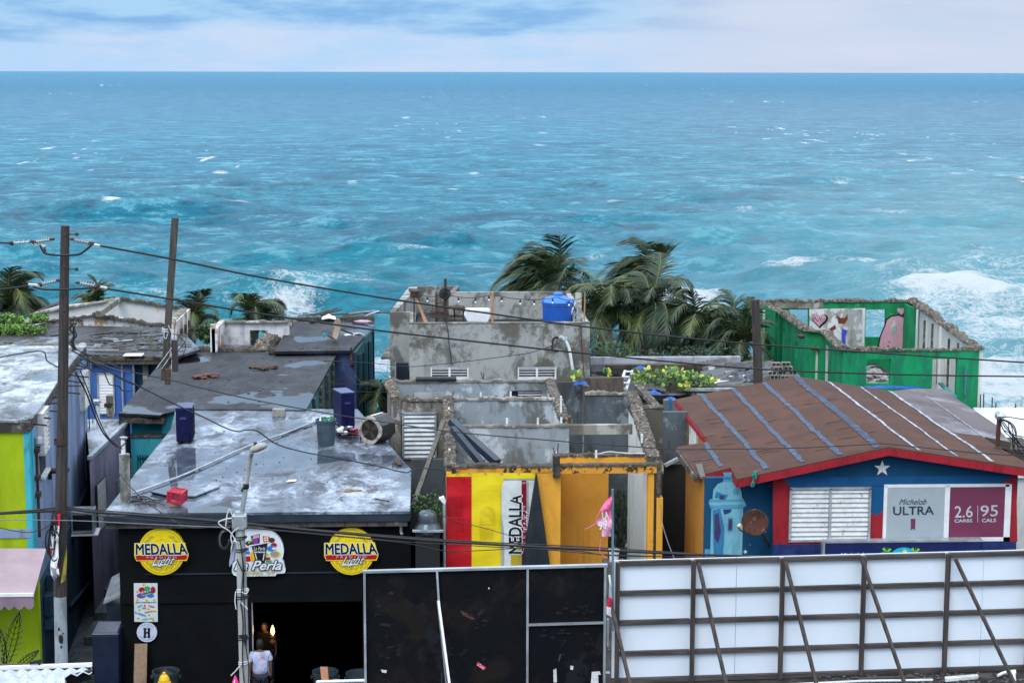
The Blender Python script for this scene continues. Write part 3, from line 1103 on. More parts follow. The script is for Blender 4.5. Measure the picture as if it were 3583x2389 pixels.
def medalla(cx, cy, label):
    th = T('round_sign', label, 'sign', Yp(cx, cy, YW - .1), group='round yellow beer signs on the black wall')
    y = YW - .14
    pl = sign_place(y)
    mb = MB().prism([Yp(a, b, y) for a, b in circ(cx, cy, 82, n=48)], (0, .13, 0))
    mb.build('disc', c_yel, th)
    pr = MB()
    pxpoly(pr, circ(cx, cy, 77, n=48), pl, c_yel2, 1)
    pxpoly(pr, circ(cx, cy, 74, n=48), pl, c_yel, 2)
    for ring, r0, cm, n, ll in ((0, 62, c_yel2, 20, 13), (1, 47, c_yel3, 16, 12)):
        for i in range(n):
            a = 360 * i / n + 9 * ring
            if 70 < (a % 180) < 110 and ring == 0 and a > 180:
                continue
            x, y_ = cx + r0 * math.cos(rad(a)), cy + r0 * math.sin(rad(a))
            s = 1 if math.cos(rad(a)) > 0 else -1
            b = rad(a + 90 * s - 25 * s)
            ux, uy = math.cos(b), math.sin(b)
            leaf = [(x - ux * ll, y_ - uy * ll), (x - ux * 4 - uy * 5, y_ - uy * 4 + ux * 5), (x + ux * 6 - uy * 4, y_ + uy * 6 + ux * 4),
                    (x + ux * ll, y_ + uy * ll), (x + ux * 5 + uy * 5, y_ + uy * 5 - ux * 5), (x - ux * 6 + uy * 4, y_ - uy * 6 - ux * 4)]
            pxpoly(pr, leaf, pl, cm, 3)
    pxpoly(pr, circ(cx, cy, 36, n=32), pl, c_yel, 4)
    # band and wording
    pxpoly(pr, [(cx - 95, cy - 30), (cx + 82, cy - 32), (cx + 95, cy + 15), (cx + 88, cy + 32), (cx - 88, cy + 33), (cx - 95, cy + 16)], pl, c_yel3, 5)
    pxpoly(pr, [(cx - 92, cy + 13), (cx + 93, cy + 12), (cx + 86, cy + 28), (cx - 87, cy + 30)], pl, c_red, 6)
    txt(pr, 'MEDALLA', ((cx - 89, cy - 26), (cx + 84, cy - 28), (cx + 92, cy + 9), (cx - 89, cy + 10)), pl, c_blk, 7, bold=.03, outline=c_wht, outline_w=.05)
    txt(pr, 'P R E M I U M', ((cx - 52, cy + 17), (cx + 52, cy + 16), (cx + 52, cy + 23), (cx - 52, cy + 24)), pl, c_pnk, 9)
    txt(pr, 'Light', ((cx - 30, cy + 20), (cx + 50, cy + 16), (cx + 42, cy + 50), (cx - 34, cy + 54)), pl, c_wht, 10, shear=.45, bold=.0, outline=c_blk, outline_w=.05)
    pxpoly(pr, [(cx - 33, cy + 46), (cx + 24, cy + 43), (cx + 23, cy + 46), (cx - 34, cy + 50)], pl, c_wht, 12)
    pr.build('print', None, th)
    return th


medalla(565, 1929, 'round yellow beer sign left of the white round sign, over the poster')
medalla(1229, 1928, 'round yellow beer sign right of the lamp pole, over the metal frame')

# La Perla sign
lp = T('bar_name_sign', 'white shaped bar name sign with bright food cups behind the lamp pole', 'sign', Yp(905, 1920, YW - .1))
pl = sign_place(YW - .12)
outl = circ(900, 1927, 93, 84, 24, 158, 382)
shape = [(x, y) for x, y in outl] + [(992, 1962), (999, 1994), (997, 2003), (988, 2005), (968, 2006), (964, 2014), (830, 2016), (816, 2010), (811, 1998), (814, 1975)]
MB().prism([Yp(x, y, YW - .12) for x, y in shape], (0, .11, 0)).build('panel', c_wht, lp)
pr = MB()
flat = lambda n_, c_: plain('print_' + n_, c_, .45, var=.03, bump=0)
c_pur, c_pur2, c_or, c_gr, c_bl, c_brn, c_grn2 = flat('purple', (.07, .015, .14)), flat('violet', (.25, .05, .30)), flat('orange', (.62, .13, .02)), flat('leaf', (.22, .55, .03)), flat('blue', (.01, .2, .55)), flat('brown', (.045, .033, .028)), flat('green', (.02, .35, .08))
c_ora = flat('amber', (.85, .42, .01))
pxpoly(pr, [(877, 1874), (909, 1866), (909, 1902), (884, 1910)], pl, c_pur, 1)
for k in range(3):
    pxpoly(pr, [(884 + 8 * k, 1874 - 2 * k), (890 + 8 * k, 1872 - 2 * k), (892 + 7 * k, 1884 - 2 * k), (887 + 7 * k, 1886 - 2 * k)], pl, c_pnk, 2)
pxpoly(pr, [(880, 1892), (902, 1884), (904, 1898), (890, 1903)], pl, c_pur2, 3)
pxpoly(pr, [(918, 1874), (945, 1876), (938, 1895), (922, 1897)], pl, c_or, 1)
for k in range(2):
    for j in range(2):
        pxpoly(pr, rect(925 + 8 * k, 930 + 8 * k, 1878 + 8 * j, 1884 + 8 * j), pl, c_wht, 2)
pxpoly(pr, circ(950, 1889, 12, 9), pl, c_brn, 1)
pxpoly(pr, circ(958, 1906, 11, 8), pl, c_red, 2)
pxpoly(pr, circ(950, 1918, 16, 10), pl, c_bl, 3)
pxpoly(pr, circ(959, 1918, 7, 4), pl, c_wht, 4)
pxpoly(pr, circ(962, 1937, 19, 13), pl, c_yel, 3)
pxpoly(pr, circ(961, 1937, 15, 10), pl, flat('shell_grey', (.30, .29, .28)), 4)
pxpoly(pr, circ(871, 1900, 12, 9), pl, c_brn, 1)
pxpoly(pr, [(868, 1896), (884, 1882), (884, 1888), (870, 1902)], pl, c_gr, 2)
pxpoly(pr, rect(856, 870, 1914, 1926), pl, c_pur2, 2)
pxpoly(pr, rect(858, 874, 1928, 1938), pl, c_bl, 2)
pxpoly(pr, circ(868, 1954, 13, 10), pl, c_red, 2)
pxpoly(pr, circ(884, 1946, 9, 18), pl, c_ora, 3)
pxpoly(pr, rect(925, 945, 1948, 1958), pl, c_red, 2)
pxpoly(pr, rect(930, 950, 1958, 1966), pl, c_grn2, 2)
pxpoly(pr, circ(932, 1939, 7, 5), pl, c_gr, 4)
pxpoly(pr, [(880, 1908), (936, 1897), (925, 1972), (897, 1972)], pl, c_blk, 5)
pxpoly(pr, [(870, 1907), (944, 1894), (944, 1897), (871, 1911)], pl, c_wht, 6)
txt(pr, 'La Perla', rect(887, 928, 1912, 1924), pl, c_wht, 6, shear=.4)
for k in range(9):
    pxpoly(pr, rect(888 + 4.6 * k, 891 + 4.6 * k, 1928, 1933), pl, c_wht, 6)
pxpoly(pr, [(891, 1935), (894, 1935), (900, 1956), (897, 1956)], pl, c_wht, 6)
pxpoly(pr, [(923, 1935), (926, 1935), (922, 1960), (919, 1960)], pl, c_wht, 6)
txt(pr, 'La Perla', ((822, 1962), (984, 1960), (984, 1992), (820, 1994)), pl, c_wht, 8, shear=.35, bold=.02, outline=flat('ink', (.006, .012, .03)), outline_w=.07)
txt(pr, 'LEVEL 37', ((845, 1999), (961, 1996), (961, 2007), (845, 2010)), pl, c_yel, 8, bold=.0, outline=c_blk, outline_w=.02)
pr.build('print', None, lp)

# poster
po = T('poster', 'tall pale poster with fruit shots wording left of the doorway', 'poster', Yp(510, 2105, YW - .06))
MB().prism([Yp(x, y, YW - .06) for x, y in ((468, 2039), (551, 2039), (552, 2174), (470, 2174))], (0, .006, 0)).build('sheet', plain('poster_paper', (.60, .66, .72), .4, var=.04, bump=0), po)
pl = sign_place(YW - .06)
pr = MB()
pxpoly(pr, circ(497, 2062, 12, 9), pl, c_red, 1)
pxpoly(pr, circ(515, 2058, 10, 9), pl, c_grn2, 2)
pxpoly(pr, circ(535, 2063, 9, 12), pl, c_red, 2)
pxpoly(pr, circ(494, 2083, 16, 9), pl, flat('grape', (.12, .07, .35)), 1)
pxpoly(pr, circ(527, 2083, 13, 7), pl, c_bl, 1)
pxpoly(pr, [(492, 2070), (530, 2062), (532, 2079), (495, 2085)], pl, flat('navy', (.01, .03, .12)), 3)
txt(pr, 'JOLLY', ((494, 2069), (529, 2062), (529, 2070), (494, 2078)), pl, c_wht, 4, bold=.03)
txt(pr, 'rancher', ((496, 2079), (531, 2071), (531, 2077), (496, 2085)), pl, c_wht, 4, bold=.01)
for x, y in ((480, 2069), (481, 2097), (512, 2099), (539, 2097), (519, 2129), (488, 2133), (542, 2137), (522, 2151), (484, 2162), (536, 2169), (503, 2045)):
    pxpoly(pr, circ(x, y, 5.2, n=16), pl, c_yel, 1)
    pxpoly(pr, rect(x - 3, x + 3, y - .6, y + 1), pl, c_blk, 2)
txt(pr, 'JOLLY RANCHER SHOTS', rect(475, 547, 2104, 2110), pl, c_blk, 1, bold=.03)
txt(pr, 'OVA', rect(497, 512, 2124, 2130), pl, flat('grape', (.12, .07, .35)), 1, bold=.03)
txt(pr, 'CHERRY', ((520, 2115), (543, 2121), (542, 2127), (519, 2121)), pl, c_red, 1, bold=.03)
txt(pr, 'MELON', ((507, 2139), (535, 2134), (535, 2140), (507, 2145)), pl, c_red, 1, bold=.03)
txt(pr, 'BLUEBERRY', ((473, 2138), (513, 2151), (511, 2158), (472, 2144)), pl, c_bl, 1, bold=.03)
txt(pr, 'GREEN APPLE', ((497, 2164), (540, 2158), (540, 2164), (497, 2170)), pl, flat('mint', (.05, .45, .3)), 1, bold=.03)
pxpoly(pr, [(480, 2121), (497, 2113), (498, 2118), (484, 2126)], pl, flat('mint', (.05, .45, .3)), 1)
pxpoly(pr, circ(506, 2118, 4, 5), pl, c_or, 1)
pr.build('print', None, po)

# round H sign
rh = T('round_sign', 'white round sign with a black letter H under the poster', 'sign', Yp(514, 2211, YW - .05))
MB().prism([Yp(a, b, YW - .07) for a, b in circ(514, 2211, 35.5, 34, 40)], (0, .02, 0)).build('disc', plain('lilac_white', (.55, .60, .76), .4, var=.03, bump=0), rh)
pl = sign_place(YW - .07)
pr = MB()
for s in (-1, 1):
    pxpoly(pr, rect(514 + s * 7 - 4, 514 + s * 7 + 4, 2197, 2228), pl, c_blk, 1)
    for yy in (2199, 2227):
        pxpoly(pr, [(514 + s * 7 - 7, yy), (514 + s * 7, yy - 5), (514 + s * 7 + 7, yy), (514 + s * 7, yy + 5)], pl, c_blk, 2)
pxpoly(pr, rect(508, 520, 2209, 2215), pl, c_blk, 1)
ang = [200 + 20 * k for k in range(8)]
for ch, a in zip('CERVEZA', [222, 238, 254, 270, 286, 302, 318]):
    x, y = 514 + 28 * math.cos(rad(a)), 2211 + 27 * math.sin(rad(a))
    txt(pr, ch, rect(x - 1.8, x + 1.8, y - 2.4, y + 2.4), pl, c_blk, 1)
txt(pr, 'LA', rect(511, 517, 2189, 2193), pl, c_blk, 1)
for a in range(30, 151, 12):
    x, y = 514 + 28 * math.cos(rad(a)), 2211 + 27 * math.sin(rad(a))
    pxpoly(pr, rect(x - 1, x + 1, y - 1.5, y + 1.5), pl, c_brn, 1)
pr.build('print', None, rh)

# lamp glowing inside the doorway
lampc = Yp(954, 2206, YW + 1.4)
lm = T('wall_lamp', 'small lit flame-shaped lamp glowing amber in the dark doorway', 'lamp', lampc)
MB().lathe([(.005, -.11), (.03, -.08), (.05, -.02), (.038, .06), (.015, .11), (.003, .15)], lampc, 12).build('bulb', emit('flame_bulb', (1, .48, .10), 9.0), lm, smooth=True)
MB().lathe([(.08, -.32), (.09, -.28), (.04, -.2), (.06, -.14)], lampc, 12).build('holder', m_rust, lm)
ld = bpy.data.lights.new('glow', 'POINT')
ld.energy = 6
ld.color = (1, .55, .2)
ld.shadow_soft_size = .08
lo = bpy.data.objects.new('glow', ld)
col.objects.link(lo)
lo.parent = lm
lo.location = (-.05, -.16, .1)

# ================================================================== lime house on the left
lime = T('lime_house', 'two-storey house with lime green front and pale lavender side wall', 'house', (-14, 41, 0))
LZ = 7.1
YL = yd(50, 1472, LZ)
XS = XY(104, YL, 1700)                     # the side wall plane
XF = XY(-700, YL, 1700)
back = Zp(302, 1205, LZ)
slab('roof', [(-700, 1478), (-10, 1470), (60, 1472), (112, 1462), (150, 1415), (205, 1328), (250, 1270), (304, 1206), (150, 1205), (-500, 1205)], LZ, .05, m_roof3, lime)
edge_pts = [Zp(x, y, LZ) for x, y in [(-700, 1478), (-10, 1470), (60, 1472), (112, 1462)]]
crest(edge_pts[0] + Vector((0, .02, -.06)), edge_pts[3] + Vector((0, .02, -.06)), .16, .05, 2).build('broken_edge', m_edge, lime)
MB().prism([Vector((XF, YL + .06, LZ - .055)), Vector((XS + .04, YL + .06, LZ - .055)), Vector((back.x, back.y, LZ - .055)), Vector((XF, back.y, LZ - .055))], (0, 0, -.225)).build('roof_slab', m_edge, lime)
z1, z2 = ZY(1856, YL, 50), ZY(1886, YL, 50)
bx('front_wall', m_lime, lime, XF, XS - .13, YL + .14, YL + .34, 2.9, LZ - .285)
bx('front_band', m_lav, lime, XF, XS - .03, YL + .11, YL + .139, z2, z1)
bx('lower_front_wall', m_lime, lime, XF, XS + .12, YL - .1, YL + .1, 0, 3.6)
bx('corner_strip', m_turq, lime, XS - .13, XS - .002, YL + .12, YL + .36, 2.9, LZ - .285)
# side wall, not quite square to the front, with two shuttered windows and a dark lower storey
SA = Vector((XS, YL + .34, 0))
SB = Vector((back.x - .04, back.y, 0))
su = (SB - SA).normalized()
sn = Vector((su.y, -su.x, 0))               # outward, towards the alley
SL = (SB - SA).length
def onS(px, py):
    return PLp(px, py, SA, sn)
def sc_l(p):
    return (p - SA).dot(su), p.z
def sl(px, py):
    return sc_l(onS(px, py))
def sbox(name, mat, s0, s1, z0, z1, n0, n1, **k):
    mb = MB()
    ps = [SA + su * a + sn * b + Vector((0, 0, z0)) for a, b in ((s0, n0), (s1, n0), (s1, n1), (s0, n1))]
    return mb.prism(ps, (0, 0, z1 - z0)).build(name, mat, lime, **k)
def hol(pts):
    q = [sl(*p) for p in pts]
    return (min(v[0] for v in q), max(v[0] for v in q), min(v[1] for v in q), max(v[1] for v in q))
w1 = hol([(128, 1450), (153, 1560)])
w1b = hol([(136, 1575), (160, 1635)])
w2 = hol([(275, 1318), (297, 1405)])
mbs = MB().wally(0, SL, 3.1, LZ - .285, 0, .2, [w1, w2])
mbs.v = [tuple(SA + su * x - sn * y + Vector((0, 0, z))) for x, y, z in mbs.v]
mbs.build('side_wall', m_lav, lime)
sbox('lower_side_wall', m_teal, -.2, SL + .1, 0, 3.1, -.2, .10)
sbox('rear_corner', m_teal, SL - .9, SL + .12, 3.1, 4.6, -.2, .05)
def sq(w):
    return [SA + su * a + sn * .004 + Vector((0, 0, z)) for a, z in ((w[0], w[3]), (w[1], w[3]), (w[1], w[2]), (w[0], w[2]))]
for w in (w1, w2):
    louvre(lime, sq(w), 9 if w is w1 else 8, m_whited, m_whited, deep=.14, tilt=.9)
sbox('window_opening', m_dark, w1b[0], w1b[1], w1b[2], w1b[3], .001, .006)
sbox('window_sill', m_whited, w1b[0], w1b[1], w1b[2] - .06, w1b[2], .001, .12)
sbox('stained_corner', m_turq, 0, .28, 3.1, LZ - .29, .001, .02)
for k, (px, pa, pb) in enumerate(((118, 1570, 1900), (286, 1420, 1700), (297, 1240, 1660), (310, 1250, 1960))):
    a, b = sl(px, pa), sl(px, pb)
    q = SA + su * a[0] + sn * .06
    MB().tube([q + Vector((0, 0, a[1])), q + Vector((0, 0, max(b[1], 3.2)))], .035 if k == 0 else .018, 8).build('conduit', (m_rust, m_cableg, m_teal, m_cableg)[k], lime)
for px, py in ((118, 1575), (120, 1670), (122, 1730)):
    a = sl(px, py)
    sbox('pipe_bracket', m_rustd, a[0] - .12, a[0] + .12, a[1] - .05, a[1] + .06, .02, .14)
a = onS(120, 1552)
MB().lathe([(.02, .18), (.10, .14), (.13, .02), (.11, -.05)], a + sn * .1, 12).build('conduit_cap', m_frame, lime)
a = sl(168, 1655)
sbox('floodlight', m_dark, a[0] - .16, a[0] + .16, a[1] + .02, a[1] + .09, .05, .5)
sbox('floodlight_bracket', m_dark, a[0] - .04, a[0] + .04, a[1] - .15, a[1] + .02, .01, .09)
a = onS(304, 1630)
MB().lathe([(.11, -.2), (.12, .18), (.09, .24)], a + sn * .1, 10).build('meter', m_frame, lime)
r = random.Random(4)
for i in range(13):
    t = .3 + i / 12 * (SL - 1)
    q = SA + su * t + Vector((0, 0, LZ - .2))
    MB().beam(q, q + sn * r.uniform(.25, .6) + su * r.uniform(-.1, .3) - Vector((0, 0, r.uniform(-.05, .15))), .035).build('rebar', m_rustd, lime)
a = onS(240, 1820)
ac = T('window_air_conditioner', 'grey window air conditioner with dark grille low on lavender side wall', 'air conditioner', a + sn * .4, (0, 0, math.atan2(su.y, su.x) - math.pi / 2))
MB().box(-.3, .3, -.33, .33, -.28, .30).build('casing', m_frame, ac, world=False, bevel=.02)
MB().box(-.25, .25, -.345, -.335, -.2, .22).build('grille', m_dark, ac, world=False)
for k in range(6):
    MB().box(-.24, .24, -.36, -.347, -.19 + k * .07, -.165 + k * .07).build('slat', m_fascia, ac, world=False)
MB().box(-.35, .4, -.4, .35, -.34, -.31).build('shelf_bracket', m_white, ac, world=False)
MB().tube([onS(225, 2118) + sn * .16, onS(318, 2010) + sn * .16], .05, 8).build('handrail', m_teal, lime)
MB().tube([onS(150, 2190) + sn * .16, onS(190, 2155) + sn * .16], .04, 8).build('handrail', m_teal, lime)
for px, py, s in ((140, 2110, .22), (146, 2030, .16), (140, 2180, .12)):
    a = sl(px, py)
    sbox('junction_box', m_teal, a[0] - s, a[0] + s, a[1] - s, a[1] + s, .12, .3)
# painted leaves on the lower front
pl = lambda px, py, k=1: Yp(px, py, YL - .1 - .004 * k)
mur = MB()
c_leafl, c_lpale = plain('mural_dark_line', (.012, .022, .008), .6), plain('mural_pale_line', (.36, .45, .22), .6)
def leafline(cx, cy, ang, ln, wd, s):
    rr = random.Random(s)
    ca, sa = math.cos(rad(ang)), math.sin(rad(ang))
    P_ = lambda t, w: (cx + ca * t * ln - sa * w, cy + sa * t * ln + ca * w)
    def seg(p, q, w, m, k):
        dx_, dy_ = q[0] - p[0], q[1] - p[1]
        L = math.hypot(dx_, dy_) + 1e-6
        nx, ny = -dy_ / L * w, dx_ / L * w
        pxpoly(mur, [(p[0] - nx, p[1] - ny), (p[0] + nx, p[1] + ny), (q[0] + nx, q[1] + ny), (q[0] - nx, q[1] - ny)], pl, m, k)
    W_ = lambda t: wd * math.sin(math.pi * min(1, t * .96 + .04)) ** .8
    for sd_ in (-1, 1):
        prev = P_(0, 0)
        for i in range(1, 11):
            t = i / 10
            q = P_(t, sd_ * (W_(t) * (1 + .12 * (i % 2))))
            seg(prev, q, .9, c_lpale, 2)
            seg(P_((i - 1) / 10, 0), q, .9, c_leafl, 1)
            seg(P_((i - .5) / 10, sd_ * W_(t) * .5), P_(min(1, (i + .6) / 10), sd_ * W_(t) * .7), .8, c_leafl, 1)
            seg(P_((i - 1) / 10, sd_ * W_((i - 1) / 10) * .5), P_(t, sd_ * W_(t) * .5), .8, c_leafl, 1)
            prev = q
    seg(P_(0, 0), P_(1, 0), 1.2, c_leafl, 1)
leafline(15, 2340, -75, 210, 32, 1)
leafline(45, 2345, -38, 120, 18, 2)
leafline(-10, 2345, -105, 170, 26, 3)
leafline(20, 2335, -100, 150, 22, 4)
mur.build('mural', None, lime)
# awning
aw = T('awning', 'faded mauve cloth awning with scalloped edge on lime green house', 'awning', (XS - 2, YL - .8, 3))
m_awn = plain('awning_cloth', (.36, .27, .31), .75, var=.08, sc_=2)
A = [Yp(-700, 1915, YL - .12), Yp(162, 1918, YL - .12)]
yF = YL - 1.7
zf = ZY(2080, yF, 50)
B = [Vector((A[0].x, yF, zf)), Vector((Yp(118, 2083, yF).x, yF, zf))]
A[1].x = min(A[1].x, XS + .45)
MB().prism([A[0], A[1], B[1], B[0]], (0, 0, -.02)).build('canopy', m_awn, aw)
MB().beam(B[0], B[1], .07).build('front_bar', m_white, aw)
va = MB()
n = 26
L = B[1].x - B[0].x
for i in range(n):
    xa = B[0].x + L * i / n
    ps = [(xa, yF - .01, zf - .03), (xa + L / n, yF - .01, zf - .03)]
    ps += [(xa + L / n * (1 - k / 8), yF - .01, zf - .25 - .09 * math.sin(math.pi * k / 8)) for k in range(9)]
    va.poly(ps)
va.build('valance', plain('awning_valance', (.25, .17, .22), .75), aw)

# ================================================================== alley between the houses
alley_house = T('alley_house', 'narrow lilac house with barred windows down the alley', 'house', (-12, 50, 0))
YA = back.y + .15
xa0, xa1 = XY(322, YA, 1700), XY(413, YA, 1700)
q0, q1 = Zp(314, 1590, 4.9), Zp(400, 1465, 4.9)
XAW = Yp(372, 1800, YW + 3).x
MB().prism([Zp(x, y, 4.6) for x, y in ((313, 1600), (385, 1532), (455, 1466), (300, 1466))], (0, 0, -.1)).build('roof', m_roof3, alley_house)
pA, pB = Zp(313, 1600, 4.6), Zp(455, 1466, 4.6)
lim = [Vector((pA.x, pA.y, 0)), Vector((pB.x, pB.y, 0)), Vector((pB.x - 1.2, pB.y, 0)), Vector((pA.x + .02, pA.y + .8, 0))]
MB().prism(lim, (0, 0, 4.48)).build('wall', m_pinkw, alley_house)
MB().beam(Zp(313, 1602, 4.62), Zp(455, 1467, 4.62), .12, .1).build('eave_board', m_frame, alley_house)
dirv = (pB - pA).normalized()
nv = Vector((dirv.y, -dirv.x, 0))
def onA(t, z):
    return pA + dirv * t + nv * .02 + Vector((0, 0, z - 4.6))
for t0, t1, zb, zt_, nm in ((.5, 1.5, 2.4, 3.7, 'barred_window'), (3.3, 4.1, .6, 3.2, 'door'), (5.0, 5.8, 2.2, 3.5, 'barred_window')):
    f = MB().prism([onA(t0, zb), onA(t1, zb), onA(t1, zt_), onA(t0, zt_)], nv * .02).build(nm, m_dark if nm != 'door' else m_frame, alley_house)
    if nm != 'door':
        for k in range(7):
            t = t0 + (t1 - t0) * (k + .5) / 7
            MB().beam(onA(t, zb) + nv * .06, onA(t, zt_) + nv * .06, .03).build('bar', m_whited, f)
# canopy roof halfway down the alley and rubbish gear
MB().prism([Zp(x, y, 3.9) for x, y in ((395, 1510), (450, 1511), (412, 1575), (368, 1575))], (0, 0, -.25)).build('porch_canopy', m_frame, alley_house)
aw2 = T('garden_wall', 'low stained wall closing the dark alley with a pale meter box', 'wall', (-11, 62, 0))
bx('wall', m_pinkw, aw2, XY(325, 53, 1850), XY(440, 53, 1850), 53, 53.2, 0, 3.3)
bx('meter_box', m_frame, aw2, XY(370, 52.9, 1850), XY(413, 52.9, 1850), 52.75, 52.99, ZY(1885, 52.9), ZY(1820, 52.9))
# steps
for k in range(4):
    p = Yp(352, 2050 - 32 * k, 44.5 + 1.9 * k)
st = T('concrete_step', 'rough dark concrete kerb steps beside the teal wall in alley', 'step', (XS + .6, 46, 0))
for k in range(4):
    bx('tread', m_alley, st, XS + .15, XS + .75, 44.2 + k * 1.5, 45.6 + k * 1.5, 0, .25 + .2 * k, bevel=.03)
# navy wheeled bin and heavy concrete post
def wheelie(name, label, cat, x, y, z, w, d, h, body, lid, group=None):
    t = T(name, label, cat, (x, y, z), group=group)
    MB().add([(-w * .42, -d * .4, 0), (w * .42, -d * .4, 0), (w * .42, d * .4, 0), (-w * .42, d * .4, 0), (-w / 2, -d / 2, h), (w / 2, -d / 2, h), (w / 2, d / 2, h), (-w / 2, d / 2, h)],
             [(0, 3, 2, 1), (0, 1, 5, 4), (1, 2, 6, 5), (2, 3, 7, 6), (3, 0, 4, 7), (4, 5, 6, 7)]).build('body', body, t, world=False, bevel=.02)
    MB().add([(-w * .54, -d * .56, h + .01), (w * .54, -d * .56, h + .01), (w * .54, d * .54, h + .06), (-w * .54, d * .54, h + .06), (-w * .5, -d * .5, h + .07), (w * .5, -d * .5, h + .07), (w * .48, d * .5, h + .13), (-w * .48, d * .5, h + .13)],
             [(0, 3, 2, 1), (0, 1, 5, 4), (1, 2, 6, 5), (2, 3, 7, 6), (3, 0, 4, 7), (4, 5, 6, 7)]).build('lid', lid, t, world=False, bevel=.03)
    MB().tube([(-w * .4, d * .55, h + .02), (-w * .4, d * .66, h + .04), (w * .4, d * .66, h + .04), (w * .4, d * .55, h + .02)], .018).build('handle', lid, t, world=False)
    for s in (-1, 1):
        MB().tube([(s * w * .46, d * .42, .1), (s * w * .54, d * .42, .1)], .1, 14).build('wheel', m_dark, t, world=False)
    return t
p = Yp(395, 2200, YW - .3)
wheelie('wheeled_bin', 'navy blue wheeled bin at the mouth of the alley', 'bin', XL - .30, YW - .1, 0, .62, .7, p.z - .1, plain('navy_bin', (.006, .012, .035), .4), plain('navy_bin_lid', (.012, .022, .055), .25))
bb = T('mesh_cabinet', 'dark perforated metal cabinet leaning on the bar side wall', 'cabinet', (XL - .3, YW + 1.6, 0))
bx('body', m_fascia, bb, XL - .55, XL - .05, YW + 1.2, YW + 2.2, 0, 2.3)
MB().prism([(XL - .6, YW + 1.1, 2.32), (XL - .02, YW + 1.1, 2.6), (XL - .02, YW + 2.3, 2.9), (XL - .6, YW + 2.3, 2.6)], (0, 0, .06)).build('sloping_lid', m_frame, bb)

# ================================================================== turquoise house behind the bar
cy_ = T('turquoise_house', 'turquoise house with dark wet flat roof behind the bar', 'house', (-9, 52, 0))
CZ = 4.93
c_roof = [(415, 1446), (480, 1447), (560, 1452), (574, 1447), (640, 1431), (1070, 1434), (1180, 1236), (960, 1228), (600, 1222)]
CPL = plane3(Zp(415, 1440, CZ), Zp(1070, 1434, CZ), Zp(900, 1228, CZ))
def Cq(x, y, up=0):
    return PLp(x, y, *CPL) + Vector((0, 0, up))
cp = [Cq(x, y) for x, y in c_roof]
MB().prism(cp, (0, 0, -.08)).build('roof', m_roof2, cy_)
bx('roof_slab', m_edge, cy_, cp[0].x, Zp(574, 1447, CZ).x, cp[0].y + .02, cp[0].y + 1.5, CZ - .32, CZ - .085)
crest(cp[0] + Vector((0, .05, -.25)), Zp(574, 1447, CZ) + Vector((0, 0, -.25)), .14, .1, 3).build('broken_edge', m_crestd, cy_)
YC = cp[0].y + .5
bx('front_wall', m_turqd, cy_, XY(462, YC, 1550), XY(640, YC, 1550), YC, YC + .2, 0, CZ - .33)
bx('lower_wall', m_turq, cy_, XY(458, YC - .45, 1550), XY(640, YC - .45, 1550), YC - .45, YC - .25, 0, ZY(1528, YC - .45, 500))
bx('side_block', m_turq, cy_, XY(566, YC - .2, 1480), XY(640, YC - .2, 1480), YC - .2, YC - .01, 0, ZY(1440, YC - .2, 600))
bx('wall_cap', m_crest, cy_, XY(455, YC - .5, 1550), XY(575, YC - .5, 1550), YC - .5, YC - .2, ZY(1530, YC - .5, 500), ZY(1524, YC - .5, 500))
bx('door_head', plain('pale_teal_panel', (.05, .26, .34), .5), cy_, XY(486, YC - .02, 1500), XY(568, YC - .02, 1500), YC - .03, YC - .005, ZY(1524, YC), ZY(1497, YC))
g = MB()
x0, x1, zA, zB = XY(482, YC - .5, 1600), XY(535, YC - .5, 1600), ZY(1680, YC - .5), ZY(1581, YC - .5)
g.box(x0, x1, YC - .47, YC - .452, zA, zB)
gr = g.build('gate_backing', m_turqd, cy_)
for k in range(7):
    t = x0 + (x1 - x0) * k / 6
    MB().beam((t, YC - .5, zA), (t, YC - .5, zB), .02).build('gate_bar', m_dark, cy_)
for k in range(4):
    cx = x0 + (x1 - x0) * (k + .5) / 4
    MB().tube([(cx + .06 * math.cos(a / 8 * 6.28) * (1 - a / 14), YC - .51, zB - .12 + .06 * math.sin(a / 8 * 6.28) * (1 - a / 14)) for a in range(12)], .008, 5).build('scroll', m_dark, cy_)
# right side wall: peeling pale boards under the dark roof
pA, pB = Cq(1070, 1434), Cq(1180, 1236)
MB().prism([pA + Vector((-.05, 0, -.09)), pB + Vector((-.05, 0, -.09)), pB + Vector((-.3, 0, -.09)), pA + Vector((-.3, 0, -.09))], (0, 0, -5.2)).build('side_wall', m_greent, cy_)
for k in range(5):
    t = .02 + k * .2
    q = pA.lerp(pB, t)
    MB().box(q.x - .04, q.x + .05, q.y, q.y + .3, .2, q.z - .1).build('stud', m_crest, cy_)
scatter('roof_debris', lambda r: Cq(r.uniform(640, 1040), r.uniform(1250, 1410)), 26, .03, .07, m_rubble, cy_, 6)
def heap(label, px, py, z, s, seed, mat, n=9, sq=(1.4, 1, .45), name='rubble_heap'):
    c = Cq(px, py) if z == CZ else Zp(px, py, z)
    t = T(name, label, 'rubble', c)
    r = random.Random(seed)
    for i in range(n):
        MB().blob((c.x + r.uniform(-s, s) * 1.5, c.y + r.uniform(-s, s) * .8, c.z + r.uniform(0, s * .25)), s * r.uniform(.22, .5), r, sq, 1).build('lump', mat, t)
    return t
heap('brown heap of torn felt on the dark wet roof', 915, 1291, CZ, .32, 2, m_brown)
heap('reddish tile scraps lying on the dark wet roof', 712, 1320, CZ, .30, 3, paint('tile_scraps', (.16, .07, .05), (.25, .2, .17), (.05, .03, .03), sc_=6), 8)
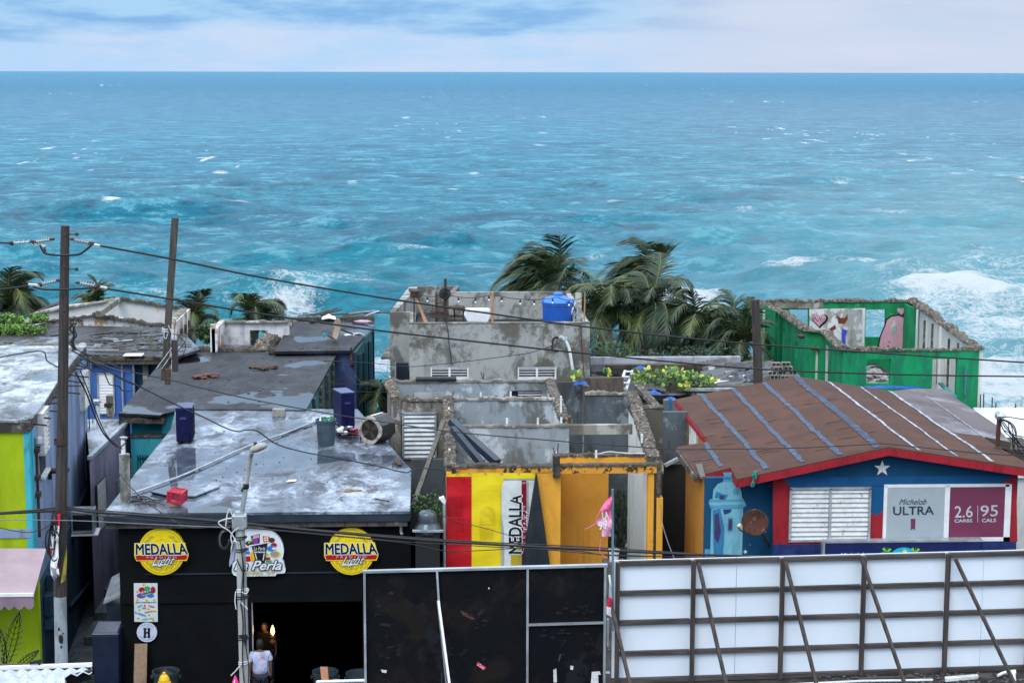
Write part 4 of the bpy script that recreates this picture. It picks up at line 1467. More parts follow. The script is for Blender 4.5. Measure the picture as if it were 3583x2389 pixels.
# ================================================================== blue house, left rear
bh = T('blue_house', 'blue house with louvred window behind the turquoise house', 'house', (-13, 60, 0))
BZ = 5.15
YBh = yd(450, 1247, BZ)
slab('roof', [(305, 1240), (612, 1250), (700, 1222), (640, 1160), (560, 1145), (300, 1140), (-500, 1140), (-500, 1205), (290, 1205)], BZ, .08, m_roof4, bh)
bx('roof_slab', m_crestd, bh, XY(303, YBh, 1247), XY(605, YBh, 1247), YBh - .02, YBh + 1.2, BZ - .28, BZ - .085)
crest((XY(303, YBh, 1247), YBh + .03, BZ - .1), (XY(600, YBh, 1247), YBh + .03, BZ - .1), .12, .12, 9).build('broken_edge', m_crestd, bh)
wq = (XY(345, YBh + .3, 1400), XY(400, YBh + .3, 1400), ZY(1437, YBh + .3), ZY(1298, YBh + .3))
MB().wally(XY(280, YBh + .3, 1400), XY(470, YBh + .3, 1400), 0, BZ - .29, YBh + .3, YBh + .5, [wq]).build('front_wall', m_blue, bh)
bx('right_wall', m_blue, bh, XY(470, YBh + .6, 1400), XY(574, YBh + .6, 1400), YBh + .6, YBh + .8, 0, BZ - .29)
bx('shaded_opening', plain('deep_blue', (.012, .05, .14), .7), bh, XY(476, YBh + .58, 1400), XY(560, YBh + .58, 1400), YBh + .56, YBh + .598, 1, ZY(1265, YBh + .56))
bx('pillar', m_concD, bh, XY(503, YBh + .4, 1400), XY(522, YBh + .4, 1400), YBh + .35, YBh + .55, 1, BZ - .29)
bx('lintel', m_concD, bh, XY(466, YBh + .3, 1260), XY(575, YBh + .3, 1260), YBh + .25, YBh + .34, ZY(1262, YBh + .3), ZY(1250, YBh + .3))
louvre(bh, [(wq[0], YBh + .3, wq[3]), (wq[1], YBh + .3, wq[3]), (wq[1], YBh + .3, wq[2]), (wq[0], YBh + .3, wq[2])], 14, m_white, m_frame)
for px, m in ((430, m_frame), (470, m_frame)):
    MB().tube([(XY(px, YBh + .2, 1400), YBh + .22, BZ - .3), (XY(px, YBh + .2, 1400), YBh + .22, 1)], .04, 8).build('downpipe', m, bh)
bx('roof_sheet', m_white, bh, Zp(440, 1241, BZ).x, Zp(505, 1241, BZ).x, YBh - .15, YBh + .35, BZ + .03, BZ + .06)
scatter('roof_debris', on_roof([(320, 1230), (640, 1230), (560, 1160), (300, 1160)], BZ), 160, .02, .07, m_crestd, bh, 8, (2.2, 1, .4))
r = random.Random(21)
f = on_roof([(290, 1232), (590, 1235), (560, 1165), (60, 1160)], BZ)
for i in range(16):
    p = Vector(f(r))
    q = p + Vector((r.uniform(.4, 1.5), r.uniform(-.5, .5), .04))
    MB().beam(p + Vector((0, 0, .03)), q, r.uniform(.04, .16), .03).build('scrap_board', (m_frame, m_crestd, m_pole2, m_fascia)[i % 4], bh)
# low parapet between the pale roof and the blue roof
lowp = T('parapet_wall', 'low crumbling white parapet behind the pale roof', 'wall', (-13, 52.4, 7))
crest(Zp(-500, 1208, LZ), Zp(302, 1206, LZ), .2, .05, 14).build('broken_edge', m_concD, lowp)
# left ruin gables
g1 = T('gable_ruin', 'white walled roofless ruin with a low gable on the far left', 'ruin', (-14, 70, 0))
YG = 73.0
gz = lambda py: ZY(py, YG, 400)
gx = lambda px: XY(px, YG, 1080)
GP = [(85, 1125), (120, 1095), (200, 1072), (330, 1058), (418, 1044), (560, 1068), (650, 1080), (640, 1140), (600, 1150), (90, 1150)]
MB().prism([Yp(x, y, YG) for x, y in GP], (0, .2, 0)).build('rear_gable_wall', m_whiter, g1)
crest(Yp(418, 1044, YG), Yp(650, 1081, YG), .25, .07, 15).build('ridge_edge', m_crestd, g1)
crest(Yp(120, 1096, YG), Yp(418, 1044, YG), .25, .05, 16).build('ridge_edge', m_concD, g1)
MB().beam(Yp(418, 1046, YG) + Vector((0, -.1, 0)), Yp(345, 1098, YG - 3), .22).build('beam', m_concD, g1)
p0, p1 = Yp(648, 1080, YG), Yp(598, 1126, YG - 6)
MB().prism([p0, p1, Vector((p1.x, p1.y, 0)), Vector((p0.x, p0.y, 0))], (.2, 0, 0)).build('side_wall', m_tanr, g1)
for k in range(3):
    q = p0.lerp(p1, .2 + .28 * k)
    bx('stud', m_crest, g1, q.x + .2, q.x + .28, q.y, q.y + .3, 1, q.z - .4)
crest(p1, p0, .25, .08, 18).build('broken_edge', m_concD, g1)
g2 = T('gable_wall', 'tan gable wall flaking to white with dark roof edge on the left', 'wall', (-13, 67, 0))
YG2 = 71
MB().prism([Yp(x, y, YG2) for x, y in ((130, 1137), (240, 1112), (325, 1100), (420, 1112), (572, 1140), (572, 1150), (130, 1150))], (0, .2, 0)).build('wall', m_tanr, g2)
crest(Yp(90, 1132, YG2), Yp(325, 1101, YG2), .3, .08, 19).build('edge', m_crestd, g2)
crest(Yp(325, 1101, YG2), Yp(574, 1138, YG2), .3, .08, 20).build('edge', m_crestd, g2)
# eave of the ruin at far left
MB().prism([Yp(x, y, 74) for x, y in ((75, 1112), (115, 1110), (205, 1068), (198, 1063))], (0, 1.5, 0)).build('broken_eave', m_crestd, g1)

# ================================================================== violet house with satellite dish, centre left
vh = T('violet_house', 'violet-blue house with dark wet roof and teal boarded side', 'house', (-3, 60, 0))
VZ = 5.1
vroof = [(960, 1229), (1232, 1226), (1262, 1190), (1312, 1138), (1310, 1124), (1018, 1126)]
slab('roof', vroof, VZ, .1, m_roof2, vh)
YV = yd(1100, 1228, VZ)
crest(Zp(940, 1231, VZ - .1), Zp(1235, 1226, VZ - .1), .2, .12, 22).build('broken_edge', m_crestd, vh)
xr2 = XY(1245, YV + .3, 1300)
bx('front_wall', m_purp, vh, XY(1040, YV + .3, 1300), xr2, YV + .3, YV + .5, 0, VZ - .11)
pe = Zp(1313, 1130, VZ)
MB().prism([(xr2, YV + .3, VZ - .12), (pe.x - .05, pe.y, VZ - .12), (pe.x - .25, pe.y, VZ - .12), (xr2 - .2, YV + .5, VZ - .12)], (0, 0, -9)).build('side_wall', m_greent, vh)
for k in range(7):
    t = .06 + k * .14
    q = Vector((xr2, YV + .3, 0)).lerp(Vector((pe.x - .05, pe.y, 0)), t)
    bx('board', m_greent if k % 2 else m_teal, vh, q.x - .02, q.x + .07, q.y, q.y + .25, -3, VZ - .25 - (k % 3) * .12)
bx('broken_corner', m_crestd, vh, XY(1224, YV + .2, 1250), XY(1237, YV + .2, 1250), YV + .2, YV + .32, ZY(1280, YV), VZ - .1)
bx('conduit', m_rust, vh, XY(1226, YV + .2, 1270), XY(1234, YV + .2, 1270), YV + .1, YV + .18, ZY(1276, YV), ZY(1215, YV))
# raised rear edge with boards and cloth
rb = MB()
y2 = yd(1150, 1120, VZ)
bx('rear_parapet', m_crestd, vh, XY(1020, y2, 1120), XY(1310, y2, 1120), y2, y2 + .3, VZ - .1, ZY(1109, y2))
r = random.Random(31)
for i in range(12):
    x = XY(r.uniform(1040, 1280), y2, 1110)
    MB().beam((x, y2 + r.uniform(.0, .8), ZY(1112, y2) + .1), (x + r.uniform(.5, 1.4), y2 + r.uniform(0, .8), ZY(1112, y2) + r.uniform(.1, .35)), .12, .04).build('scrap_board', (m_pole2, m_crestd, m_brown, m_frame)[i % 4], vh)
def cloth(name, label, cat, c, sx, sy, sz, mat, seed, n=9):
    r = random.Random(seed)
    t = T(name, label, cat, c)
    vs = []
    for j in range(n):
        for i in range(n):
            u, v = i / (n - 1) * 2 - 1, j / (n - 1) * 2 - 1
            k = max(0, 1 - .7 * (u * u + v * v))
            vs.append((u * sx, v * sy, sz * k * r.uniform(.45, 1.0)))
    fs = [(j * n + i, j * n + i + 1, (j + 1) * n + i + 1, (j + 1) * n + i) for j in range(n - 1) for i in range(n - 1)]
    MB().add(vs, fs).build('sheet', mat, t, world=False)
    return t
cloth('cloth', 'crumpled white cloth with a violet edge on rear roof boards', 'cloth', Yp(1152, 1112, y2) + Vector((0, -.25, 0)), .28, .2, .2, m_white, 1)
cloth('cloth', 'pink and white cloth draped over the rear roof corner', 'cloth', Yp(1270, 1124, y2) + Vector((0, -.35, 0)), .40, .2, .12, plain('pink_cloth', (.62, .36, .48), .7, var=.3), 2)
# satellite dish on the violet roof
def dish(name, label, c, r0, axis, mat, backm, arm_to, lnb=True, group=None, depth=.12):
    t = T(name, label, 'satellite dish', c, group=group)
    ax = Vector(axis).normalized()
    M = ax.to_track_quat('Z', 'Y').to_matrix()
    prof = [(r0 * k / 8 + .001, r0 * depth * 2 * (k / 8) ** 2) for k in range(9)]
    prof += [(r0 * 1.0, r0 * depth * 2 - .02)] + [(r0 * k / 8 + .001, r0 * depth * 2 * (k / 8) ** 2 - .02) for k in range(7, -1, -1)]
    MB().lathe(prof, c, 28, M, cap=False).build('reflector', mat, t, smooth=True)
    if lnb:
        foc = Vector(c) + ax * r0 * 1.1 + M @ Vector((0, -r0 * .6, 0))
        MB().tube([Vector(c) + M @ Vector((0, -r0 * .9, r0 * .2)), foc], .02, 6).build('feed_arm', m_rust, t)
        MB().beam(foc - ax * .05, foc + ax * .1, .09, .11).build('feed_horn', backm, t)
    MB().tube([Vector(c) - ax * .02, Vector(c) - ax * .12, Vector(arm_to)], .028, 7).build('mast', m_rust, t)
    return t
dc = Zp(1186, 1192, VZ) + Vector((0, 0, .42))
dish('satellite_dish', 'tan satellite dish tilted on edge on the violet house roof', dc, .42, (-.92, -.35, .18), paint('dish_tan', (.42, .34, .27), (.2, .12, .08), (.12, .07, .05), sc_=4, peel_at=.62), m_turq, Zp(1235, 1178, VZ) + Vector((0, 0, .1)))
heap('grey scrap beside the tan dish on the wet roof', 1245, 1172, VZ, .22, 5, m_whited, 6, (1.6, .8, .3))
# pink-white ruin wall left of it
pr_ = T('pink_ruin', 'pale pink roofless wall with a square opening before palms', 'ruin', (-6, 66, 0))
YP = 68.0
PH = (XY(874, YP, 1180), XY(938, YP, 1180), ZY(1206, YP), ZY(1151, YP))
MB().wally(XY(770, YP, 1170), XY(1012, YP, 1170), 0, ZY(1124, YP), YP, YP + .2, [PH]).build('wall', m_pinkr, pr_)
crest(Yp(768, 1124, YP), Yp(1010, 1124, YP), .24, .05, 41).build('broken_edge', m_concD, pr_)
p0, p1 = Yp(768, 1120, YP), Yp(740, 1150, YP - 3)
MB().prism([p0, p1, Vector((p1.x, p1.y, 0)), Vector((p0.x, p0.y, 0))], (.2, 0, 0)).build('side_wall', m_tanr, pr_)
bx('chimney_stub', m_tanr, pr_, XY(735, YP - 3, 1160), XY(752, YP - 3, 1160), YP - 3, YP - 2.7, 3, ZY(1132, YP - 3))
crest(Cq(640, 1226), Cq(960, 1229), .35, .14, 42).build('rubble_edge', m_crestd, pr_)
crest(Zp(905, 1224, VZ - .1), Zp(1018, 1126, VZ), .5, .22, 43, step=.2).build('rubble_edge', m_crest, pr_)
MB().prism([Zp(x, y, 4.95) for x, y in ((640, 1226), (960, 1226), (940, 1208), (700, 1205))], (0, 0, -.2)).build('floor_strip', m_roof4, pr_)

# ================================================================== grey concrete building with roof terrace
gb = T('concrete_building', 'unpainted grey concrete building with a walled roof terrace', 'building', (1, 58, 0))
YGB = 58.0
GZ = ZY(1132, YGB, 1700)
x0, x1 = XY(1432, YGB, 1130), XY(2064, YGB, 1140)
win = []
for a, b, c, d in ((1506, 1640, 1282, 1326), (1811, 1947, 1284, 1328)):
    win.append((XY(a, YGB, 1300), XY(b, YGB, 1300), ZY(d, YGB, 1700), ZY(c, YGB, 1700)))
MB().wally(x0, x1, 1.5, GZ, YGB, YGB + .18, win).build('front_wall', m_conc, gb)
zfl = GZ - 1.0
YR = Zp(1600, 1024, GZ).y
bx('parapet_cap', m_concD, gb, x0 - .015, x1 + .015, YGB - .015, YGB + .195, GZ, GZ + .03)
xb0, xb1 = Zp(1438, 1003, GZ).x, Zp(1995, 1030, GZ).x
bx('terrace_floor', m_roof4, gb, x0 + .18, x1 - .18, YGB + .18, YR + 3, zfl - .15, zfl)
bx('rear_wall', m_conc, gb, XY(1570, YR, 1030), x1 - .0, YR, YR + .18, zfl, GZ + .02)
bx('right_wall', m_conc, gb, x1 - .18, x1, YGB + .181, YR - .001, 1.5, GZ)
# left wing, stepping out
YLW = yd(1400, 1092, GZ)
xl0 = XY(1364, YLW, 1100)
YLB = yd(1440, 1003, GZ)
bx('left_front_wall', m_conc, gb, xl0, x0 - .001, YLW, YLW + .18, 1.5, GZ)
MB().prism([Vector((xl0, YLW + .18, GZ)), Vector((xl0 + .18, YLW + .18, GZ)), Vector((Zp(1446, 1003, GZ).x + .18, YLB, GZ)), Vector((Zp(1432, 1003, GZ).x, YLB, GZ))], (0, 0, -4.5)).build('left_side_wall', m_conc, gb)
bx('left_rear_wall', m_conc, gb, Zp(1436, 1003, GZ).x + .19, XY(1608, YLB, 1003), YLB, YLB + .18, zfl, GZ)
xs_ = XY(1590, YLB, 1010)
MB().prism([Vector((xs_, YLB - .001, GZ)), Vector((xs_ + .18, YLB - .001, GZ)), Vector((XY(1590, YR, 1030), YR + .19, GZ)), Vector((XY(1572, YR, 1030), YR + .19, GZ))], (0, 0, -1.2)).build('inner_wall', m_conc, gb)
bx('inner_step_wall', m_conc, gb, x0, x0 + .18, YGB + .19, YLW - .001, zfl, GZ)
for i, w in enumerate(win):
    f = MB()
    xm = (w[0] + w[1]) / 2
    for a, b in ((w[0], w[0] + .05), (xm - .035, xm + .035), (w[1] - .05, w[1])):
        f.box(a, b, YGB + .02, YGB + .08, w[2], w[3])
    f.box(w[0], w[1], YGB + .021, YGB + .079, w[2], w[2] + .05).box(w[0], w[1], YGB + .021, YGB + .079, w[3] - .05, w[3])
    wf = f.build('window_frame', m_white, gb)
    bx('backing', m_dark, wf, w[0], w[1], YGB + .12, YGB + .14, w[2], w[3])
    for k in range(4):
        zz = w[2] + (w[3] - w[2]) * (k + .9) / 5
        for a, b in ((w[0] + .05, xm - .035), (xm + .035, w[1] - .05)):
            MB().box(a, b, YGB + .03, YGB + .07, zz - .011, zz + .011).build('slat', m_white, wf)
# side canopy with door under it
YCN = YLW - 1.2
zc = Zp(1345, 1245, GZ - 2.2).z
MB().prism([Zp(x, y, zc) for x, y in ((1333, 1248), (1432, 1246), (1432, 1202), (1366, 1200))], (0, 0, -.1)).build('side_canopy', m_concD, gb)
bx('side_wall_lower', plain('pale_grey_wall', (.40, .45, .50), .8), gb, xl0 + .02, x0 - .02, YLW - .16, YLW - .01, 1, zc - .12)
bx('side_door', m_fascia, gb, XY(1386, YLW - .2, 1300), XY(1430, YLW - .2, 1300), YLW - .2, YLW - .165, 1, ZY(1268, YLW - .2))
bx('door_frame', m_frame, gb, XY(1381, YLW - .2, 1300), XY(1386, YLW - .2, 1300), YLW - .21, YLW - .16, 1, ZY(1265, YLW - .2))
bkp = Zp(1408, 1200, zc)
bk = T('paint_bucket', 'white paint bucket with faded print on the small side canopy', 'bucket', bkp)
MB().lathe([(.115, 0), (.13, .30), (.14, .30), (.14, .34), (.125, .34)], bkp, 18).build('pail', m_white, bk, smooth=False)
MB().lathe([(.1225, .10), (.1275, .22)], bkp, 18, cap=False).build('printed_band', plain('faded_label', (.30, .36, .40), .6), bk)
def cblock(label, c, rz=0, parent=None, tilt=0, group=None, s=1.0):
    t = T('concrete_block', label, 'concrete block', c, (0, tilt, rz), group=group)
    L, D, Hh_ = .39 * s, .19 * s, .19 * s
    mb = MB()
    e = .03 * s
    # shell with two cells, open on the broad face towards the viewer
    mb.box(-L / 2, L / 2, -D / 2, D / 2, 0, e).box(-L / 2, L / 2, -D / 2, D / 2, Hh_ - e, Hh_)
    for x in (-L / 2, -e / 2, L / 2 - e):
        mb.box(x, x + e, -D / 2 + .001, D / 2 - .001, e, Hh_ - e)
    mb.box(-L / 2 + .001, L / 2 - .001, D / 2 - .02, D / 2 - .002, e, Hh_ - e)
    mb.build('shell', m_block, t, world=False)
    return t
cblock('hollow concrete block with a timber scrap on the side canopy', Zp(1384, 1228, zc), -.2)
MB().beam(Zp(1368, 1226, zc) + Vector((0, 0, .05)), Zp(1372, 1205, zc) + Vector((0, 0, .1)), .06).build('timber_scrap', m_ply, gb)
# crack-like cables on the face and pale service mast
MB().tube(spline([Yp(x, y, YGB - .03) for x, y in ((1562, 1130), (1568, 1165), (1572, 1210), (1578, 1250), (1582, 1278))], 4), .012, 5).build('wall_cable', m_cable, gb)
MB().tube(spline([Yp(x, y, YGB - .03) for x, y in ((2033, 1140), (2035, 1200), (2039, 1260), (2044, 1320))], 4), .012, 5).build('wall_cable', plain('maroon_cable', (.08, .02, .03), .6), gb)
ms = T('service_mast', 'leaning pale conduit mast with cap and loose cables on grey wall', 'mast', Yp(2010, 1330, YGB - .3))
MB().tube(spline([Yp(x, y, YGB - .25) for x, y in ((2011, 1340), (1998, 1255), (1990, 1215), (1976, 1188))], 5), .05, 8).build('conduit', m_pipe, ms)
c = Yp(1968, 1184, YGB - .25)
MB().blob(c, .11, random.Random(3), (1.3, 1, .8), 2).build('cap', m_frame, ms)
for k in range(3):
    MB().tube(spline([Yp(x, y, YGB - .3) for x, y in ((1962, 1186), (1945 - 5 * k, 1178 + 3 * k), (1934, 1200 + 8 * k), (1930 + 4 * k, 1220 + 2 * k), (1945 + 4 * k, 1232))], 5), .014, 5).build('loose_cable', m_cable, ms)

# terrace furniture
tk = Zp(1950, 1080, GZ)
YT = YGB + 2.2
zt_ = zfl
tc_ = Yp(1952, 1100, YT)
scl = YT / F
R0 = 57 * scl
tank = T('water_tank', 'blue round plastic water tank with lid on the roof terrace', 'water tank', (tc_.x, YT, zt_))
H0 = ZY(1058, YT, 1950) - zt_
base = (tc_.x, YT, zt_)
MB().lathe([(R0 * .90, 0), (R0 * .93, H0 * .5), (R0 * .965, H0 * .93), (R0 * .985, H0 * .94), (R0 * .985, H0 * .97), (R0 * .97, H0)], base, 36).build('body', m_tank, tank, smooth=False)
MB().lathe([(R0 * 1.03, H0), (R0 * 1.04, H0 + .04), (R0 * .8, H0 + .14), (R0 * .45, H0 + .22), (R0 * .30, H0 + .24), (R0 * .30, H0 + .31), (R0 * .22, H0 + .34)], base, 36).build('lid', m_tankl, tank, smooth=False)
for a in (200, 250, 300, 340, 20, 160):
    MB().beam((tc_.x + R0 * .95 * math.cos(rad(a)), YT + R0 * .95 * math.sin(rad(a)), zt_ + H0 + .06), (tc_.x + R0 * 1.04 * math.cos(rad(a)), YT + R0 * 1.04 * math.sin(rad(a)), zt_ + H0 + .05), .05, .1).build('clip', m_tankl, tank)
# white cooler
YCo = YGB + 1.3
c = Yp(1672, 1128, YCo)
coo = T('cooler_box', 'white tapered plastic tub lying on the roof terrace', 'tub', (c.x, YCo, zfl))
zz0, zz1 = ZY(1130, YCo, 1670), ZY(1082, YCo, 1670)
MB().prism([Yp(x, y, YCo) for x, y in ((1632, 1083), (1712, 1083), (1716, 1106), (1708, 1127), (1636, 1127), (1624, 1104))], (0, .45, 0)).build('shell', m_white, coo, bevel=.03)
MB().prism([Yp(x, y, YCo - .01) for x, y in ((1630, 1085), (1714, 1085), (1716, 1090), (1628, 1090))], (0, .47, 0)).build('rim', m_white, coo)
bx('stand', m_concD, coo, XY(1640, YCo, 1120), XY(1705, YCo, 1120), YCo + .05, YCo + .4, zfl, ZY(1128, YCo))
# timber posts for the light string
def post(name, label, px, pt, pb, y, wpx, mat, cat='post', lean=0, group=None):
    a, b = Yp(px + lean, pt, y), Yp(px, pb, y)
    t = T(name, label, cat, b, group=group)
    MB().beam(b, a, wpx * y / F).build('shaft', mat, t, bevel=.004)
    return t
post('timber_post', 'orange pine post standing mid-way along the terrace front wall', 1723, 1022, 1160, YGB + .12, 8, m_pine, group='posts of the terrace light string')
post('timber_post', 'thin tan post at the right corner of the terrace', 2043, 1022, 1165, YGB + .25, 5, m_pine, lean=4, group='posts of the terrace light string')
bp = post('lamp_post', 'reddish post topped by a dark wooden box on the left terrace wall', 1449, 1035, 1130, YGB + .3, 5, m_rust)
a = Yp(1449, 1028, YGB + .3)
MB().box(a.x - .13, a.x + .13, a.y - .1, a.y + .1, a.z - .13, a.z + .08).build('box', m_brown, bp)
MB().prism([(a.x - .18, a.y - .14, a.z + .09), (a.x + .18, a.y - .14, a.z + .06), (a.x + .18, a.y + .14, a.z + .1), (a.x - .18, a.y + .14, a.z + .13)], (0, 0, .04)).build('box_lid', m_crestd, bp)
for i, (xa, ya, xb, yb) in enumerate(((1460, 1052, 1488, 1130), (1464, 1066, 1494, 1130))):
    t = T('leaning_plank', ('upper', 'lower')[i] + ' pine plank leaning inside the left terrace wall', 'plank', Yp(xb, yb, YGB + .6))
    MB().beam(Yp(xb, yb, YGB + .5 + .1 * i), Yp(xa, ya, YGB + .9 + .1 * i), .07, .03).build('plank', m_pine, t)
# black disc on a rod
rd = T('disc_aerial', 'black ring aerial on a tall rusty rod above the terrace', 'aerial', Yp(1562, 1140, YGB + .1))
MB().tube([Yp(1561, 1140, YGB + .1), Yp(1558, 975, YGB + .1)], .045, 8).build('rod', m_rustd, rd)
a = Yp(1557, 1028, YGB + .0)
ring = [a + Vector((.165 * math.cos(t * .3142), 0, .165 * math.sin(t * .3142))) for t in range(21)]
MB().tube(ring, .03, 6).build('ring', m_cable, rd)
MB().lathe([(.001, .03), (.11, .02), (.11, -.02), (.001, -.03)], a, 16, Matrix.Rotation(math.pi / 2, 3, 'X')).build('hub', m_dark, rd)
for k in range(4):
    an = math.pi * k / 4
    MB().beam(a - Vector((.16 * math.cos(an), 0, .16 * math.sin(an))), a + Vector((.16 * math.cos(an), 0, .16 * math.sin(an))), .03).build('spoke', m_cable, rd)
# ladder and table
ld_ = T('wooden_ladder', 'brown wooden ladder standing against the terrace rear corner', 'ladder', Yp(1530, 1128, YR - .5))
yl = YR - .6
MB().beam(Yp(1527, 1128, yl), Yp(1527, 1020, yl), .09, .05).build('rail', m_brown, ld_)
MB().beam(Yp(1556, 1128, yl), Yp(1556, 1040, yl), .09, .05).build('rail', m_brown, ld_)
for py in (1060, 1090, 1112):
    MB().beam(Yp(1527, py, yl - .06), Yp(1556, py, yl - .06), .08, .04).build('rung', m_brown, ld_)
tb = T('wooden_table', 'small brown table in the shade of the terrace corner', 'table', Yp(1605, 1128, yl))
MB().beam(Yp(1566, 1075, yl), Yp(1626, 1075, yl), .5, .06).build('table_top', m_brown, tb)
for px in (1590, 1622):
    MB().beam(Yp(px, 1078, yl), Yp(px, 1128, yl), .06).build('leg', m_brown, tb)
MB().beam(Yp(1572, 1106, yl), Yp(1620, 1106, yl), .06).build('stretcher', m_brown, tb)
# light string with bulbs
ls = T('light_string', 'cafe light string with pale bulbs across the roof terrace', 'string lights', Yp(1723, 1040, YGB + .1))
ys = YGB + .1
stops = [(1449, 1022), (1557, 1028), (1723, 1030), (1950, 1040), (2047, 1036)]
path = []
for (a, b), (c, d) in zip(stops, stops[1:]):
    path += catenary(Yp(a, b, ys), Yp(c, d, ys), .12, 14)[:-1]
path.append(Yp(2047, 1036, ys))
MB().tube(path, .012, 5).build('cord', m_cable, ls)
bl = plain('bulb_glass', (.75, .80, .85), .15, bump=0)
for px in (1492, 1549, 1605, 1662, 1712, 1762, 1819, 1876, 1934, 1991):
    q = min(path, key=lambda v: abs((v - Yp(px, 1035, ys)).x))
    MB().lathe([(.02, -.02), (.03, -.05), (.03, -.11)], q, 8).build('socket', m_cable, ls)
    MB().lathe([(.02, -.11), (.033, -.15), (.03, -.18), (.005, -.20)], q, 10).build('bulb', bl, ls, smooth=True)
# meters at right of tank
jb = T('pipe_cluster', 'cluster of grey pipes and white hoses beside the blue tank', 'pipes', Yp(2015, 1135, YGB + .9))
r = random.Random(8)
for k in range(9):
    px = r.uniform(2003, 2030)
    MB().tube(spline([Yp(px, 1135, YGB + .9), Yp(px + r.uniform(-8, 8), 1110, YGB + .9), Yp(px + r.uniform(-10, 10), 1085 + 4 * k, YGB + .9), Yp(px + r.uniform(-5, 12), 1060 + 5 * k, YGB + .9)], 4), .012 + .006 * (k % 3), 6).build('hose', (m_cablew, m_cable, m_frame)[k % 3], jb)
MB().beam(Yp(2024, 1140, YGB + 1.3), Yp(2024, 1028, YGB + 4.5), .22, .1).build('board', m_concD, jb)

# ================================================================== roofless grey ruin
ru = T('concrete_ruin', 'roofless grey ruin with stained walls and open rooms', 'ruin', (-1, 48, 0))
UZ = 5.85
rows = {}
def rowy(px, py):
    return yd(px, py, UZ)
YA_ = rowy(1650, 1333)
YB_ = rowy(1650, 1397)
YC_ = rowy(1800, 1489)
YF_ = rowy(1760, 1627)
X = lambda px, y, py=1450: XY(px, y, py)
hA = [(X(1450, YA_), X(1554, YA_), ZY(1394, YA_), ZY(1370, YA_)), (X(1790, YA_), X(1895, YA_), ZY(1394, YA_), ZY(1367, YA_))]
MB().wally(X(1372, YA_), X(1924, YA_), 0, UZ, YA_, YA_ + .2, hA).build('rear_wall', m_concB, ru)
crest((X(1372, YA_), YA_ + .1, UZ), (X(1924, YA_), YA_ + .1, UZ), .22, .05, 51).build('broken_edge', m_concD, ru)
wf = bx('window_frame', m_white, ru, hA[1][0], hA[1][1], YA_ + .14, YA_ + .16, hA[1][2] - .3, hA[1][2] - .29)
for k in range(5):
    zz = hA[1][2] + k * .075
    bx('slat', m_white, wf, hA[1][0] + .2, hA[1][1], YA_ + .1, YA_ + .12, zz, zz + .035)
bx('window_backing', m_fascia, ru, hA[1][0] - .05, hA[1][1] + .05, YA_ + .21, YA_ + .23, hA[1][2] - .05, hA[1][3] + .05)
bx('window_backing', m_whiter, ru, hA[0][0] - .05, hA[0][1] + .05, YA_ + .9, YA_ + .93, hA[0][2] - .4, hA[0][3] - .08)
# outer left wall
pA, pB = Zp(1354, 1335, UZ), Zp(1385, 1440, UZ)
MB().prism([Vector((X(1354, YA_, 1335), YA_ + .2, UZ)), Vector((X(1373, YA_, 1335), YA_ + .2, UZ)), Vector((X(1402, YB_, 1397), YB_ - .05, UZ)), Vector((X(1376, YB_, 1397), YB_ - .05, UZ))], (0, 0, -5.8)).build('left_wall', m_concD, ru)
crest((X(1360, YA_, 1335), YA_ + .1, UZ), (X(1390, YB_, 1397), YB_, UZ), .28, .08, 52).build('broken_edge', m_crest, ru)
wl = (X(1410, YB_), X(1524, YB_), ZY(1600, YB_, 1460), ZY(1444, YB_, 1460))
MB().wally(X(1376, YB_), X(1556, YB_), 0, UZ, YB_, YB_ + .2, [wl]).build('left_room_wall', m_concD, ru)
crest((X(1376, YB_), YB_ + .1, UZ), (X(1556, YB_), YB_ + .1, UZ), .24, .07, 53).build('broken_edge', m_crest, ru)
louvre(ru, [(wl[0], YB_, wl[3]), (wl[1], YB_, wl[3]), (wl[1], YB_, wl[2]), (wl[0], YB_, wl[2])], 10, m_metalw, m_frame, deep=.09, tilt=1)
hB = []
MB().wally(X(1578, YB_), X(1942, YB_), 0, UZ, YB_ + .001, YB_ + .2, hB).build('middle_wall', m_concB, ru)
crest((X(1556, YB_), YB_ + .1, UZ), (X(1942, YB_), YB_ + .1, UZ), .22, .05, 54).build('broken_edge', m_concD, ru)
MB().wally(X(1598, YC_), X(1992, YC_), 0, UZ, YC_, YC_ + .2).build('cross_wall', m_concB, ru)
crest((X(1598, YC_), YC_ + .1, UZ), (X(1992, YC_), YC_ + .1, UZ), .22, .03, 55).build('broken_edge', m_concD, ru)
bx('ring_beam', m_concD, ru, X(1992, YC_), X(2214, YC_), YC_ + .01, YC_ + .19, ZY(1520, YC_, 2100), UZ)
# partition running to the viewer (left of the three rooms)
MB().prism([Vector((X(1556, YB_), YB_, UZ)), Vector((X(1578, YB_), YB_, UZ)), Vector((X(1589, YF_, 1640), YF_ + .22, UZ)), Vector((X(1563, YF_, 1640), YF_ + .22, UZ))], (0, 0, -5.8)).build('partition_wall', m_concD, ru)
crest((X(1568, YB_), YB_, UZ), (X(1577, YF_, 1640), YF_ + .15, UZ), .24, .10, 56).build('broken_edge', m_crest, ru)
# partition right of the rear rooms
MB().prism([Vector((X(1914, YA_), YA_, UZ)), Vector((X(1928, YA_), YA_, UZ)), Vector((X(1990, YC_), YC_ + .2, UZ)), Vector((X(1968, YC_), YC_ + .2, UZ))], (0, 0, -5.8)).build('partition_wall', m_whitep, ru)
crest((X(1922, YA_), YA_, UZ), (X(1984, YC_), YC_ + .2, UZ), .26, .14, 57, step=.2).build('broken_edge', m_crest, ru)
